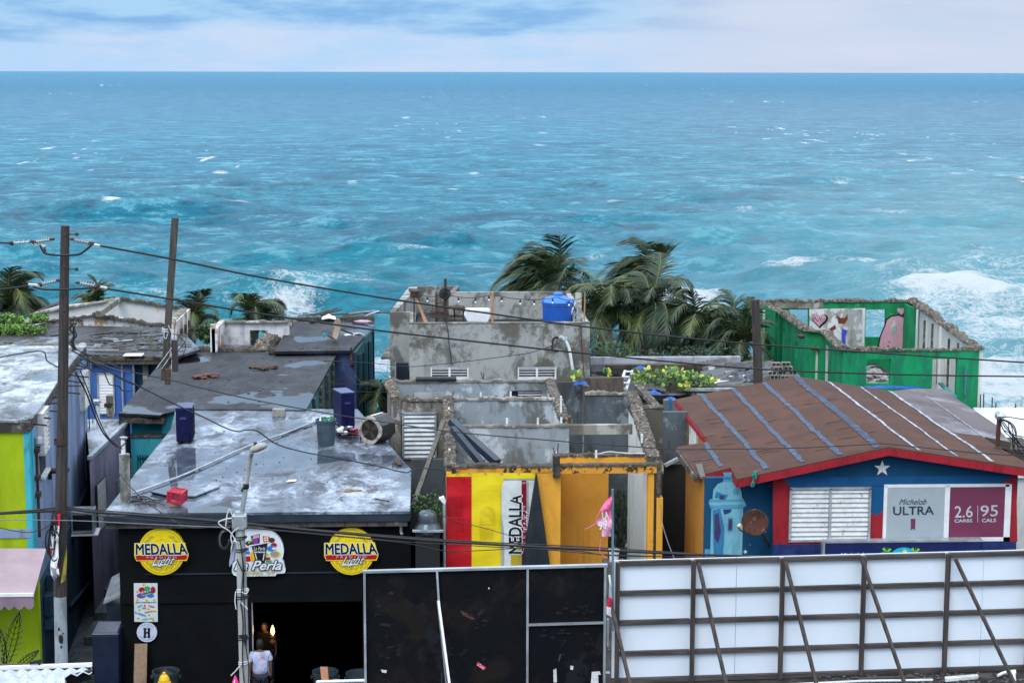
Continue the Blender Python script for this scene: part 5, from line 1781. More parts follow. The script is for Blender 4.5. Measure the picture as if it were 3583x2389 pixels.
# right outer wall, running to the orange corner column
MB().prism([Vector((X(2184, YA_ - 1), YA_ - 2.2, UZ)), Vector((X(2206, YA_ - 1), YA_ - 2.2, UZ)), Vector((X(2305, YF_, 1660), YF_ + .3, UZ)), Vector((X(2270, YF_, 1660), YF_ + .3, UZ))], (0, 0, -5.8)).build('right_wall', m_whitep, ru)
crest((X(2195, YA_ - 1), YA_ - 2.2, UZ), (X(2292, YF_, 1660), YF_ + .2, UZ), .3, .12, 58, step=.18).build('broken_edge', m_crest, ru)
# dark walls behind, right of the rooms
dw = T('shared_wall', 'tall dark blue-grey stained wall behind the roofless rooms', 'wall', (4, 56, 0))
YD_ = 56.5
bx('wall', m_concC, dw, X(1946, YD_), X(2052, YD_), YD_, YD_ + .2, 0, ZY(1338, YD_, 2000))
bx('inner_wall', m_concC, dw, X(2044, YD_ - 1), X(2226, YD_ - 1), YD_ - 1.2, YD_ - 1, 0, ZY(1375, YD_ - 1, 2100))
bx('block_wall', paint('brown_block_wall', (.13, .105, .085), (.22, .2, .18), (.04, .035, .03), sc_=1.5, seed=41), dw, X(2046, YD_ + .5), X(2180, YD_ + .5), YD_ + .4, YD_ + .6, 0, ZY(1320, YD_ + .5, 2100))
crest((X(2044, YD_ - 1), YD_ - 1.1, ZY(1375, YD_ - 1)), (X(2226, YD_ - 1), YD_ - 1.1, ZY(1375, YD_ - 1)), .25, .07, 59).build('broken_edge', m_concD, dw)
bx('corner_pillar', m_concD, dw, X(2038, YD_ - .3), X(2060, YD_ - .3), YD_ - .5, YD_ - .2, 0, ZY(1350, YD_ - .3))
dw2 = T('neighbour_wall', 'grey rendered wall with a brown drip stain beside brown-roofed house', 'wall', (6, 52, 0))
YE_ = 50.5
bx('wall', m_conc, dw2, X(2214, YE_), X(2322, YE_), YE_, YE_ + .2, 0, ZY(1425, YE_, 2260))
bx('side_wall', plain('dim_render', (.11, .135, .15), .8, var=.2), dw2, X(2322, YE_ + .5), X(2400, YE_ + .5), YE_ + .5, YE_ + .7, 0, ZY(1400, YE_ + .5, 2360))
crest((X(2214, YE_), YE_ + .1, ZY(1425, YE_)), (X(2322, YE_), YE_ + .1, ZY(1425, YE_)), .24, .06, 60).build('broken_edge', m_crest, dw2)
MB().beam(Yp(2232, 1352, 53), Yp(2300, 1425, 51), .22, .12).build('fallen_beam', m_crest, dw2)
MB().beam(Yp(2198, 1420, 50), Yp(2250, 1510, 47), .10, .08).build('pipe_rail', m_fascia, dw2)
# conduit stubs and rebar sticking out of the ruin
r = random.Random(12)
def onrow(px, y, py):
    return Yp(px, py, y)
for px, y, pa, pb in ((1364, YA_, 1338, 1316), (1682, YB_, 1396, 1373), (1787, YB_, 1397, 1370), (1932, YA_, 1345, 1322), (1939, YA_, 1352, 1326), (1963, YC_ + 1, 1430, 1385), (1774, YC_, 1490, 1462),
                      (1882, YC_, 1492, 1462), (1964, YC_, 1492, 1460), (1948, YF_ + .3, 1608, 1580), (2086, YF_ + .7, 1588, 1575), (2246, YF_ + 1.5, 1535, 1518)):
    a = onrow(px, y + .1, pa)
    b = onrow(px, y + .1, pb)
    MB().tube([a - Vector((0, 0, .1)), b], .028, 8).build('pipe_stub', m_pipe, ru)
for px, y, py in ((1571, YC_ + 2.2, 1445), (1568, YC_, 1508), (1573, YF_ + 1.2, 1592)):
    a = onrow(px, y, py)
    MB().tube([a, a + Vector((0, 0, .16))], .028, 8).build('pipe_stub', m_pipe, ru)
for px, y, py, dxp, dyp in ((1688, YA_, 1326, -6, -24), (1690, YA_, 1326, 2, -22), (1575, YB_, 1396, 12, -24), (1590, YC_, 1480, 20, -22), (1430, YA_, 1385, -25, 4), (1945, YF_ + .3, 1610, 8, -60), (1940, YF_ + .3, 1610, -4, -45),
                            (2070, YF_ + .4, 1600, 0, -38), (2300, YF_ + .2, 1610, 18, -40), (1930, YA_, 1345, 6, -40), (2340, YF_ + 3, 1570, 0, -30), (1509, YB_, 1398, 0, 30)):
    a, b = Yp(px, py, y), Yp(px + dxp, py + dyp, y)
    MB().tube([a, a.lerp(b, .5) + Vector((.02, 0, 0)), b], .014, 5).build('rebar', m_rustd, ru)
bx('roof_strip', m_dark, ru, X(1455, YA_, 1325), X(1597, YA_, 1325), YA_ - .1, YA_ + .3, UZ + .03, UZ + .09)
# timbers leaning in the left corner room
for i, (xa, ya, xb, yb) in enumerate(((1580, 1474, 1740, 1618), (1584, 1500, 1685, 1622), (1700, 1580, 1742, 1618))):
    t = T('leaning_beam', ('long black timber leaning across the roofless room', 'shorter black timber leaning in the room corner', 'black timber offcut at the foot of the leaning beams')[i], 'beam', Yp(xb, yb, YF_ + .8))
    MB().beam(Yp(xb, yb, YF_ + .8), Yp(xa, ya, YF_ + 2.2 - .3 * i), .20 - .05 * i, .16).build('beam', m_fascia, t)
t = T('leaning_pole', 'long grey pole leaning from the alley to the partition wall', 'pole', Yp(1448, 1750, YF_ + 1.5))
MB().beam(Yp(1446, 1770, YF_ + 1.2), Yp(1553, 1470, YF_ + 3.5), .11, .08).build('pole', m_pole2, t)
rg = MB().box(X(1400, YB_), X(2350, YF_), YF_, YA_, 0, .02).build('ruin_floor', m_rubble)
rg['kind'] = 'structure'
f2 = lambda r: (r.uniform(X(2140, 46, 1800), X(2290, 44, 1900)), r.uniform(YF_ + .6, YA_), .02)
scatter('floor_rubble', f2, 260, .05, .16, m_rubble, ru, 61, (1.3, 1, .5))
heap('pile of torn pale paper and cement on the ruin floor', 2242, 1905, .1, .5, 62, paint('torn_paper', (.5, .47, .42), (.2, .18, .16), (.3, .25, .2), sc_=8), 16, (1.2, .8, .5))
t = T('stone_slab', 'square beige slab lying on dark rubble in ruin', 'slab', Zp(2190, 1872, .3))
MB().prism([Zp(x, y, .3) for x, y in ((2172, 1862), (2202, 1860), (2212, 1876), (2180, 1880))], (0, 0, -.1)).build('slab', plain('beige_stone', (.30, .28, .25), .8), t)
gs = scatter('weeds', lambda r: (Zp(r.uniform(2170, 2230), r.uniform(1930, 1965), .1)), 60, .04, .09, m_vine3, None, 63, (1, 1, 1.4))
wb = T('white_bucket', 'white plastic bucket at the foot of the ruin doorway', 'bucket', Yp(2150, 1955, YF_ - .1))
q = Yp(2148, 1962, YF_ - .1)
hb = ZY(1924, YF_ - .1) - q.z
MB().lathe([(.105, 0), (.125, hb * .88), (.14, hb * .88), (.14, hb), (.12, hb)], q, 18).build('pail', m_white, wb)
MB().box(q.x - .25, q.x + .25, q.y - .2, q.y + .25, 0, q.z).build('stand', m_rubble, wb)

# ================================================================== orange front of the ruin
of = T('orange_facade', 'bright orange front wall of the roofless ruin with porch', 'ruin', (1, YF_, 0))
bx('wall', m_orange, of, X(1562, YF_, 1700), X(1962, YF_, 1700), YF_, YF_ + .2, 0, UZ - .18)
bx('wall_top_band', m_orange2, of, X(1580, YF_, 1630), X(1925, YF_, 1630), YF_ - .02, YF_ + .2, UZ - .179, UZ - .02)
crest((X(1580, YF_, 1630), YF_ + .1, UZ - .02), (X(1930, YF_, 1630), YF_ + .1, UZ - .02), .24, .06, 71).build('broken_edge', m_crestd, of)
YPo = YF_ + 1.1
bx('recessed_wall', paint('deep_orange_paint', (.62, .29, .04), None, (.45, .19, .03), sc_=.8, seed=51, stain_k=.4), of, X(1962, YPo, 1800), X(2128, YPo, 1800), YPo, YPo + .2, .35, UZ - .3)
bx('return_wall', m_orange, of, X(1955, YF_, 1800), X(1962, YF_, 1800), YF_ + .2, YPo, 0, UZ - .18)
z0_, z1_ = ZY(1622, YPo, 2100), ZY(1590, YPo, 2100)
bx('rear_beam', m_orange, of, X(1958, YPo, 1600), X(2283, YPo, 1600), YPo - .05, YPo + .15, UZ - .35, z1_)
crest((X(1955, YPo, 1600), YPo + .05, z1_), (X(2285, YPo, 1600), YPo + .05, z1_), .2, .05, 72).build('broken_edge', m_crestd, of)
zb0, zb1 = ZY(1656, YF_ - .1, 2100), ZY(1626, YF_ - .1, 2100)
bx('front_beam', m_orange2, of, X(1952, YF_, 1640), X(2296, YF_, 1640), YF_ - .1, YF_ + .1, zb0, zb1)
crest((X(1952, YF_, 1640), YF_, zb1), (X(2296, YF_, 1640), YF_, zb1), .2, .04, 73).build('broken_edge', m_crestd, of)
bx('bracket', m_crestd, of, X(1934, YF_, 1640), X(1957, YF_, 1640), YF_ - .2, YF_ + .1, ZY(1674, YF_ - .2), ZY(1597, YF_ - .2))
bx('porch_end', m_crest, of, X(2290, YF_, 1660), X(2326, YF_, 1660), YF_ + .2, YF_ + .8, ZY(1668, YF_), ZY(1632, YF_))
bx('corner_column', m_orange, of, X(2266, YF_, 1800), X(2286, YF_, 1800), YF_ - .05, YF_ + .25, 0, zb0)
bx('corner_column', m_orange, of, X(2296, YF_, 1800), X(2318, YF_, 1800), YF_ - .04, YF_ + .25, 0, ZY(1745, YF_))
bx('split_core', m_crest, of, X(2286, YF_, 1800), X(2310, YF_, 1800), YF_ + .0, YF_ + .2, 0, zb0)
MB().tube([Yp(2291, 1650, YF_ - .03), Yp(2292, 1800, YF_ - .03), Yp(2290, 1985, YF_ - .03)], .02, 5).build('rebar', m_rustd, of)
shr = scatter('undergrowth', lambda r: (r.uniform(X(2120, 53, 1750), X(2175, 53, 1750)), r.uniform(51, 53), r.uniform(.3, 2.6)), 300, .03, .08, plain('dark_undergrowth', (.012, .028, .012), .8, var=.5), None, 75, (.5, .5, 2.2))
# banner
bn = T('banner', 'red and yellow beer banner with a large can on orange wall', 'banner', Yp(1720, 1800, YF_ - .05))
yb = YF_ - .06
def bpl(px, py, k=1):
    wv = .02 * math.sin(px * .05 + py * .011) + .012 * math.sin(py * .06 + px * .02)
    return Yp(px, py, yb - .004 * k + wv * .6)
def gridsheet(mb, x0, x1, y0, y1, mat, k, nx=10, ny=22, top=None):
    vs = []
    for j in range(ny + 1):
        for i in range(nx + 1):
            x = x0 + (x1 - x0) * i / nx
            yt = y0 if top is None else top(x)
            vs.append(bpl(x, yt + (y1 - yt) * j / ny, k))
    mb.use(mat).add(vs, [(j * (nx + 1) + i, j * (nx + 1) + i + 1, (j + 1) * (nx + 1) + i + 1, (j + 1) * (nx + 1) + i) for j in range(ny) for i in range(nx)])
m_bred, m_byel = plain('banner_red', (.50, .006, .012), .42, var=.08, bump=.05), plain('banner_yellow', (.80, .62, .012), .42, var=.05, bump=.05)
bm_ = MB()
gridsheet(bm_, 1562, 1878, 1662, 1998, m_byel, 0, 24, 24, top=lambda x: 1654 + 8 * math.exp(-(x - 1562) / 30))
bm_.build('sheet', None, bn)
pm = MB()
gridsheet(pm, 1562, 1650, 1672, 1998, m_bred, 2, 8, 20, top=lambda x: 1667)
c_bsh, c_bsh2 = plain('banner_shade_red', (.36, .004, .012), .42, bump=0), plain('banner_shade_yellow', (.70, .53, .012), .42, bump=0)
gridsheet(pm, 1567, 1619, 1738, 1805, c_bsh, 4, 3, 6)
pxpoly(pm, [(1680, 1835)] + circ(1705, 1795, 25, 25, 14, 180, 360) + [(1730, 1835)], bpl, c_bsh2, 4)
for k in range(9):
    pxpoly(pm, rect(1572 + 6 * k, 1575 + 6 * k, 1812, 1862), bpl, c_bsh, 4)
    pxpoly(pm, rect(1679 + 5.5 * k, 1681 + 5.5 * k, 1842, 1888), bpl, c_bsh2, 4)
c_can, c_cang, c_cangr = plain('can_silver', (.62, .66, .64), .35, bump=0), plain('can_gold', (.42, .33, .02), .35, bump=0), plain('can_grey', (.34, .36, .36), .35, bump=0)
c_maro = plain('can_maroon', (.22, .004, .02), .35, bump=0)
pxpoly(pm, [(1754, 1720), (1758, 1692), (1766, 1678), (1872, 1678), (1874, 1690), (1874, 1998), (1754, 1998)], bpl, c_can, 3)
pxpoly(pm, rect(1762, 1872, 1674, 1680), bpl, c_cangr, 4)
pxpoly(pm, rect(1754, 1764, 1722, 1998), bpl, c_cangr, 4)
pxpoly(pm, rect(1792, 1824, 1684, 1730), bpl, c_cang, 4)
pxpoly(pm, rect(1788, 1822, 1895, 1998), bpl, c_cang, 4)
pxpoly(pm, rect(1825, 1842, 1680, 1998), bpl, c_maro, 5)
pxpoly(pm, rect(1842, 1850, 1684, 1998), bpl, c_cangr, 4)
txt(pm, 'CERVEZA DE PUERTO RICO', rect(1788, 1862, 1686, 1692), bpl, c_can, 6)
txt(pm, 'MEDALLA', ((1781, 1935), (1781, 1732), (1824, 1732), (1824, 1935)), bpl, c_blk, 7, bold=.03, outline=c_wht, outline_w=.05)
txt(pm, 'P R E M I U M', ((1830, 1930), (1830, 1770), (1838, 1770), (1838, 1930)), bpl, c_pnk, 7)
txt(pm, 'Light', ((1832, 1860), (1832, 1785), (1866, 1785), (1866, 1860)), bpl, c_wht, 8, shear=.4)
pm.build('print', None, bn)
# black folded back of the banner
fb = MB()
L = [Yp(1877, 1655, yb - .10)]
n = 14
vs, fs = [], []
for j in range(n + 1):
    t = j / n
    py = 1656 + t * 342
    xa, xb = 1876 - 2 - t * 52, 1878 + t * 50
    for i in range(9):
        u = i / 8
        vs.append(Yp(xa + (xb - xa) * u, py, yb - .12 - .13 * math.sin(u * math.pi) * t - .05 * math.sin(u * 9) * t))
for j in range(n):
    for i in range(8):
        fs.append((j * 9 + i, j * 9 + i + 1, (j + 1) * 9 + i + 1, (j + 1) * 9 + i))
fb.add(vs, fs).build('folded_back', plain('banner_back', (.012, .016, .022), .45, bump=0), bn, smooth=True)
for px in (1600, 1643, 1698, 1755, 1815, 1875):
    MB().lathe([(.001, -.01), (.02, -.01), (.02, .01), (.001, .01)], bpl(px, 1656, 6), 8, Matrix.Rotation(math.pi / 2, 3, 'X')).build('grommet', m_frame, bn)
# roof vent cowl and small lamp beside the banner
vp = Yp(1496, 1865, YF_ - .6)
vf = T('roof_vent', 'round metal ventilator cowl on a stand beside the red banner', 'ventilator', vp)
s_ = (YF_ - .6) / F
MB().lathe([(26 * s_, -.2), (22 * s_, -.12), (46 * s_, -.08), (49 * s_, .02), (44 * s_, .1), (34 * s_, .16), (33 * s_, .19), (33 * s_, .36), (27 * s_, .43), (12 * s_, .46), (.001, .465)], Yp(1496, 1840, YF_ - .6) - Vector((0, 0, .08)), 28).build('cowl', plain('galvanised', (.085, .11, .13), .3, metal=.6, var=.3), vf, smooth=True)
for px in (1447, 1544):
    MB().beam(Yp(px, 1856, YF_ - .9), Yp(px, 1856, YF_ - .2), .05).build('cross_rail', m_frame, vf)
MB().beam(Yp(1446, 1857, YF_ - .9), Yp(1552, 1857, YF_ - .9), .05).build('front_rail', m_frame, vf)
bx('duct', m_dark, vf, vp.x - .28, vp.x + .28, YF_ - .85, YF_ - .35, 1.0, vp.z + .1)
sl = T('floodlight', 'small white floodlight on a thin pipe left of the banner', 'light', Yp(1555, 1990, YF_ - .25))
MB().tube([Yp(1555, 1990, YF_ - .25), Yp(1554, 1762, YF_ - .25)], .035, 8).build('pipe', m_frame, sl)
MB().prism([Yp(x, y, YF_ - .3) for x, y in ((1536, 1744), (1553, 1738), (1560, 1752), (1558, 1764), (1552, 1762))], (0, .16, 0)).build('head', m_white, sl)
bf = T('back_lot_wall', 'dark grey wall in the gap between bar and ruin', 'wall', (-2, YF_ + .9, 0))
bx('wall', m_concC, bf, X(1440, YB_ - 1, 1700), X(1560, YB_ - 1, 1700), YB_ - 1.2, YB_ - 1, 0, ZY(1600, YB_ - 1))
yb2 = YF_ + .5
scatter('gap_plants', lambda r: Yp(r.uniform(1445, 1550), r.uniform(1730, 1800), YF_ + 1.2), 70, .03, .06, m_vine3, bf, 77, (1, 1, 1))

# ================================================================== walls in any direction
def wseg(name, a, b, z0, z1, th, mat, parent, holes=(), side=1):
    """wall from a to b (ground plan); holes in (along, along, z, z); thickness grows away from the viewer"""
    a, b = Vector((a[0], a[1], 0)), Vector((b[0], b[1], 0))
    u = (b - a)
    L = u.length
    u.normalize()
    n = Vector((-u.y, u.x, 0)) * side
    mb = MB().wally(0, L, z0, z1, 0, th, holes)
    mb.v = [tuple(a + u * x + n * y + Vector((0, 0, z))) for x, y, z in mb.v]
    return mb.build(name, mat, parent)


# ================================================================== blue house with the brown felt roof
hh = T('painted_house', 'blue and red painted house with brown felt gable roof', 'house', (8, 40, 0))
RFZ = 6.63
Rf, Rb = Zp(3110, 1563, RFZ), Zp(2780, 1315, RFZ)
HY = Rf.y
El, Er = Yp(2578, 1676, HY), Yp(3583, 1634, HY)
PL1, PL2 = plane3(Rf, Rb, El), plane3(Rf, Rb, Er)
q1 = lambda x, y, up=0: PLp(x, y, *PL1) + Vector((0, 0, up))
q2 = lambda x, y, up=0: PLp(x, y, *PL2) + Vector((0, 0, up))
lp_ = [(2362, 1397), (2780, 1315), (3110, 1563), (2578, 1676), (2556, 1636), (2465, 1658), (2437, 1660), (2367, 1563), (2480, 1543)]
MB().prism([q1(*p) for p in lp_], (0, 0, -.05)).build('left_roof_slope', m_felt, hh)
rp_ = [(2780, 1315), (3111, 1367), (3257, 1463), (3330, 1512), (3433, 1524), (3500, 1572), (3583, 1622), (3680, 1665), (3583, 1634), (3110, 1563)]
rp_ = [(2780, 1315), (3111, 1367), (3257, 1463), (3330, 1512), (3433, 1524), (3500, 1568), (3590, 1618), (3640, 1644), (3110, 1563)]
MB().prism([q2(*p) for p in rp_], (0, 0, -.05)).build('right_roof_slope', m_felt, hh)
gp_ = [(3111, 1367), (3210, 1357), (3312, 1361), (3345, 1391), (3480, 1480), (3535, 1545), (3440, 1527), (3330, 1513), (3257, 1464)]
MB().prism([q2(x, y, -.012) for x, y in gp_], (0, 0, -.09)).build('grey_roof_slope', m_feltg, hh)
# sealed seams, wandering in width like brushed sealant
def seam(pts, plane, w, mat, seed, up=.008):
    r = random.Random(seed)
    f = lambda x, y: PLp(x, y, *plane) + Vector((0, 0, up))
    a, b = f(*pts[0]), f(*pts[1])
    d = b - a
    L = d.length
    d.normalize()
    nrm_ = plane[1] if plane[1].z > 0 else -plane[1]
    s = d.cross(nrm_).normalized()
    n = int(L / .06)
    vs = []
    wa = wb_ = w
    off = 0
    for i in range(n + 1):
        off += r.uniform(-.008, .008) - off * .08
        wa = wa * .6 + .4 * w * r.uniform(.5, 1.5)
        wb_ = wb_ * .6 + .4 * w * r.uniform(.5, 1.5)
        p = a + d * (L * i / n) + s * off
        vs += [p - s * wa, p + s * wb_]
    mb = MB().add(vs + [v + nrm_ * .006 for v in vs], [(2 * i + (2 * n + 2), 2 * i + 1 + (2 * n + 2), 2 * i + 3 + (2 * n + 2), 2 * i + 2 + (2 * n + 2)) for i in range(n)])
    return mb.build('sealed_seam', mat, hh)
for i, (p, pl_, w, m) in enumerate(((((2454, 1380), (2682, 1640)), PL1, .060, m_seal), (((2562, 1359), (2808, 1617)), PL1, .060, m_seal), (((2672, 1339), (2944, 1592)), PL1, .060, m_seal),
                                   (((2782, 1318), (3076, 1566)), PL1, .080, m_seald), (((2468, 1550), (2522, 1633)), PL1, .06, m_seal), (((2900, 1336), (3212, 1575)), PL2, .045, m_sealw),
                                   (((3012, 1354), (3348, 1596)), PL2, .035, m_sealw), (((3112, 1369), (3475, 1616)), PL2, .05, m_sealw), (((3240, 1385), (3440, 1526)), PL2, .014, m_sealw))):
    seam(p, pl_, w, m, i)
seam(((2412, 1614), (2500, 1604)), PL1, .03, m_seald, 20)
seam(((2372, 1580), (2440, 1570)), PL1, .02, m_seald, 21)
# folds in the felt
r = random.Random(6)
for i in range(22):
    x, y = r.uniform(2450, 3050), r.uniform(1400, 1600)
    pl_ = PL1 if (x - 2780) < (y - 1315) * 1.33 else PL2
    ok = y > 1315 + abs(x - 2780) * .19 and y < 1660 - (x - 2578) * .21
    if not ok:
        continue
    f = lambda a, b: PLp(a, b, *pl_) + Vector((0, 0, .004))
    pts = [f(x, y), f(x + 20, y - 4), f(x + r.uniform(40, 70), y - r.uniform(6, 12))]
    MB().tube(spline(pts, 4), [.002, .008, .012, .014, .012, .012, .008, .006, .002], 5).build('felt_fold', m_felt, hh)
# red boards under the eaves
def fas(a, b, w, h, mat, name='fascia_board', dy=-.01):
    a, b = Vector(a), Vector(b)
    return MB().prism([a + Vector((0, dy, .0)), b + Vector((0, dy, .0)), b + Vector((0, dy, -h)), a + Vector((0, dy, -h))], (0, w, 0)).build(name, mat, hh)
fas(El + Vector((0, 0, -.03)), Rf + Vector((0, 0, -.03)), .045, .17, m_hred)
Er2 = q2(3640, 1644)
fas(Rf + Vector((0, 0, -.03)), Er2 + Vector((0, 0, -.03)), .045, .17, m_hred)
fas(q1(2465, 1658, -.03), q1(2556, 1636, -.03), .045, .16, m_hred)
fas(q1(2556, 1637, -.035), q1(2578, 1677, -.035), .045, .16, m_hred)
MB().beam(q1(2364, 1399, -.09), q1(2480, 1545, -.09), .06, .13).build('side_fascia', m_hred, hh)
MB().beam(q1(2480, 1545, -.09), q1(2369, 1565, -.09), .06, .10).build('side_fascia', m_crestd, hh)
MB().beam(q1(2367, 1565, -.09), q1(2437, 1662, -.09), .08, .14).build('side_fascia', m_crest, hh)
MB().prism([q1(2434, 1632, .02), q1(2456, 1630, .02), q1(2468, 1670, -.02), q1(2450, 1672, -.02)], (0, 0, .05)).build('loose_board', m_pole2, hh)
MB().beam(q2(3345, 1393, -.10), q2(3482, 1482, -.10), .05, .14).build('side_fascia', m_crestd, hh)
MB().beam(q2(3445, 1531, -.08), q2(3536, 1549, -.08), .06, .20).build('side_fascia', m_crestd, hh)
MB().prism([q2(3452, 1478, -.05), q2(3498, 1480, -.05), q2(3498, 1494, -.05), q2(3458, 1492, -.05)], (0, 0, -.15)).build('side_fascia', m_hred, hh)
# walls
HF = HY + .35
zEl = El.z
def HX(px, y=None, py=1800):
    return XY(px, y or HF, py)
xa, xb = HX(2705), HX(3556)
wlh = (HX(2763), HX(3040), ZY(1888, HF, 2900), ZY(1706, HF, 2900))
slope = (Rf.z - El.z) / (Rf.x - El.x)
zc_l = Rf.z - .08 - (Rf.x - xa) * slope
slr = (Rf.z - Er2.z) / (Er2.x - Rf.x)
zc_r = Rf.z - .08 - (xb - Rf.x) * slr
zb = wlh[3]
MB().wally(xa, xb, 0, min(zc_l, zc_r) - .12, HF, HF + .16, [wlh]).build('front_wall', m_hblue, hh)
zm = min(zc_l, zc_r) - .12
MB().prism([(xa, HF, zm), (xb, HF, zm), (xb, HF, zc_r), (Rf.x, HF, Rf.z - .1), (xa, HF, zc_l)], (0, .16, 0)).build('gable', m_hblue, hh)
z5 = ZY(1700, HF, 3000)
MB().box(HX(2740), HX(3540), HF - .012, HF - .002, z5, ZY(1667, HF, 3000)).build('painted_band', m_hblue2, hh)
# left bay with mural and the long orange side wall
HF2 = HF + .35
xc = XY(2466, HF2, 1800)
bx('left_bay_wall', m_hblue, hh, xc, xa - .0, HF2, HF2 + .16, 0, q1(2500, 1650).z - .06)
bx('bay_return', m_hblue, hh, xa, xa + .1, HF + .16, HF2, 0, zm)
zside = q1(2480, 1543).z - .08
Yend = Xp(2397, 1800, xc).y
bx('side_wall', m_horange, hh, xc, xc + .16, HF2 + .16, Yend, 0, q1(2437, 1650).z - .09)
xB = q1(2445, 1500).x + .06
YB0, YB1 = Xp(2466, 1560, xB).y, Xp(2397, 1480, xB).y
Ywin, Ywin2 = Xp(2420, 1520, xB).y, Xp(2443, 1520, xB).y
zw0, zw1 = Xp(2430, 1560, xB).z, Xp(2430, 1494, xB).z
MB().wallx(YB0 - 1, YB1, 0, zside, xB, xB + .16, [(Ywin2, Ywin, zw0 - .3, zw1)]).build('rear_side_wall', m_horange, hh)
louvre(hh, [(xB, Ywin, zw1), (xB, Ywin2, zw1), (xB, Ywin2, zw0 - .3), (xB, Ywin, zw0 - .3)], 9, m_whited, m_whited, deep=.05)
gapw = T('gap_wall', 'dim grey wall closing the dark gap left of the painted house', 'wall', (6, 47, 0))
bx('wall', m_concC, gapw, XY(2322, 47.2, 1500), XY(2405, 47.2, 1500), 47.2, 47.4, 0, ZY(1442, 47.2, 2360))
bx('gap_shade', plain('gap_shade_black', (.014, .016, .018), .8), gapw, XY(2318, 45.5, 1700), XY(2402, 45.5, 1700), 45.4, 45.6, 0, ZY(1622, 45.5, 2360))  # near-black sheet painting the shade in the gap
MB().beam(Yp(2326, 1628, 45.3), Yp(2378, 1602, 45.3), .12, .08).build('white_ridge', m_frame, gapw)
# painted red columns with beveled tops
hp = lambda px, py, k=1: Yp(px, py, HF - .016 - .004 * k)
for nm, pts in (('left_red_column', [(2705, 1906), (2705, 1672), (2735, 1662), (2765, 1702), (2762, 1906)]), ('right_red_column', [(3533, 1895), (3536, 1702), (3500, 1692), (3556, 1660), (3560, 1895)]),
                ('bracket_blue', [(3044, 1702), (3096, 1702), (3096, 1780), (3068, 1804), (3043, 1787)]), ('bracket_red', [(3043, 1787), (3068, 1804), (3096, 1780), (3094, 1886), (3041, 1886)])):
    MB().prism([hp(x, y) for x, y in pts], (0, .014, 0)).build(nm, m_hblue2 if 'blue' in nm else m_hred, hh)
bx('sill_board', m_hred, hh, HX(2732), HX(2865), HF - .05, HF - .02, ZY(1902, HF, 2800), ZY(1890, HF, 2800))
bx('foundation_paint', m_hred, hh, HX(2860), HX(2880), HF - .06, HF - .04, ZY(1902, HF, 2800), ZY(1890, HF, 2800))
# star
m_star = plain('star_white', (.74, .75, .74), .6, var=.06, bump=0)
st = []
sx, sy, sr = 3087, 1638, 29
for k in range(10):
    rr = sr if k % 2 == 0 else sr * .40
    an = -90 + 36 * k
    st.append((sx + rr * math.cos(rad(an)), sy + rr * 1.0 * math.sin(rad(an))))
MB().prism([hp(x, y, 2) for x, y in st], (0, .018, 0)).build('star', m_star, hh)
# shutters
louvre(hh, [(wlh[0], HF, wlh[3]), (wlh[1], HF, wlh[3]), (wlh[1], HF, wlh[2]), (wlh[0], HF, wlh[2])], 11, m_whited, m_frame, deep=.07, tilt=.8, panes=2, fw=.05)
# printed window panels
def printed(name, label, px0, px1, py0, py1, mat):
    t = T(name, label, 'sign', Yp((px0 + px1) / 2, (py0 + py1) / 2, HF - .05))
    MB().prism([hp(px0, py0, 2), hp(px1, py0, 2), hp(px1, py1, 2), hp(px0, py1, 2)], (0, .02, 0)).build('panel', mat, t)
    return t
fr = MB()
for a, b, c, d in ((3094, 3100, 1698, 1888), (3308, 3318, 1697, 1886), (3519, 3532, 1694, 1892), (3094, 3532, 1695, 1702), (3310, 3532, 1880, 1892)):
    p, q = hp(a, c, 4), hp(b, d, 4)
    fr.box(p.x, q.x, p.y, p.y + .04, q.z, p.z)
fr.build('sign_frame', m_white, hh)
s1 = printed('beer_panel', 'pale grey window panel with beer wording and ribbon mark', 3100, 3308, 1702, 1886, plain('panel_grey', (.36, .42, .45), .35, var=.03, bump=0))
pm = MB()
cn = plain('ink_navy', (.015, .03, .075), .4, bump=0)
cmar = plain('panel_maroon', (.17, .035, .08), .35, var=.03, bump=0)
txt(pm, 'Michelob', ((3147, 1745), (3243, 1744), (3241, 1764), (3146, 1765)), hp, cn, 4, shear=.4)
txt(pm, 'ULTRA', ((3126, 1772), (3267, 1770), (3267, 1799), (3126, 1801)), hp, cn, 4, bold=.012)
pxpoly(pm, [(3187, 1814), (3203, 1814), (3202, 1854), (3195, 1848), (3187, 1854)], hp, cmar, 4)
pm.build('print', None, s1)
s2 = printed('carbs_panel', 'maroon window panel reading 2.6 carbs and 95 cals', 3318, 3519, 1700, 1882, cmar)
pm = MB()
cpg = plain('ink_pale', (.50, .50, .55), .4, bump=0)
txt(pm, '2.6', ((3341, 1770), (3403, 1769), (3403, 1809), (3341, 1810)), hp, cpg, 4, bold=.01)
txt(pm, '95', ((3431, 1768), (3492, 1766), (3491, 1805), (3431, 1806)), hp, cpg, 4, bold=.01)
txt(pm, 'CARBS', ((3340, 1816), (3402, 1815), (3402, 1826), (3340, 1827)), hp, cpg, 4, bold=.03)
txt(pm, 'CALS', ((3436, 1814), (3485, 1813), (3485, 1825), (3436, 1826)), hp, cpg, 4, bold=.03)
pxpoly(pm, rect(3420, 3422, 1768, 1826), hp, cpg, 4)
pm.build('print', None, s2)
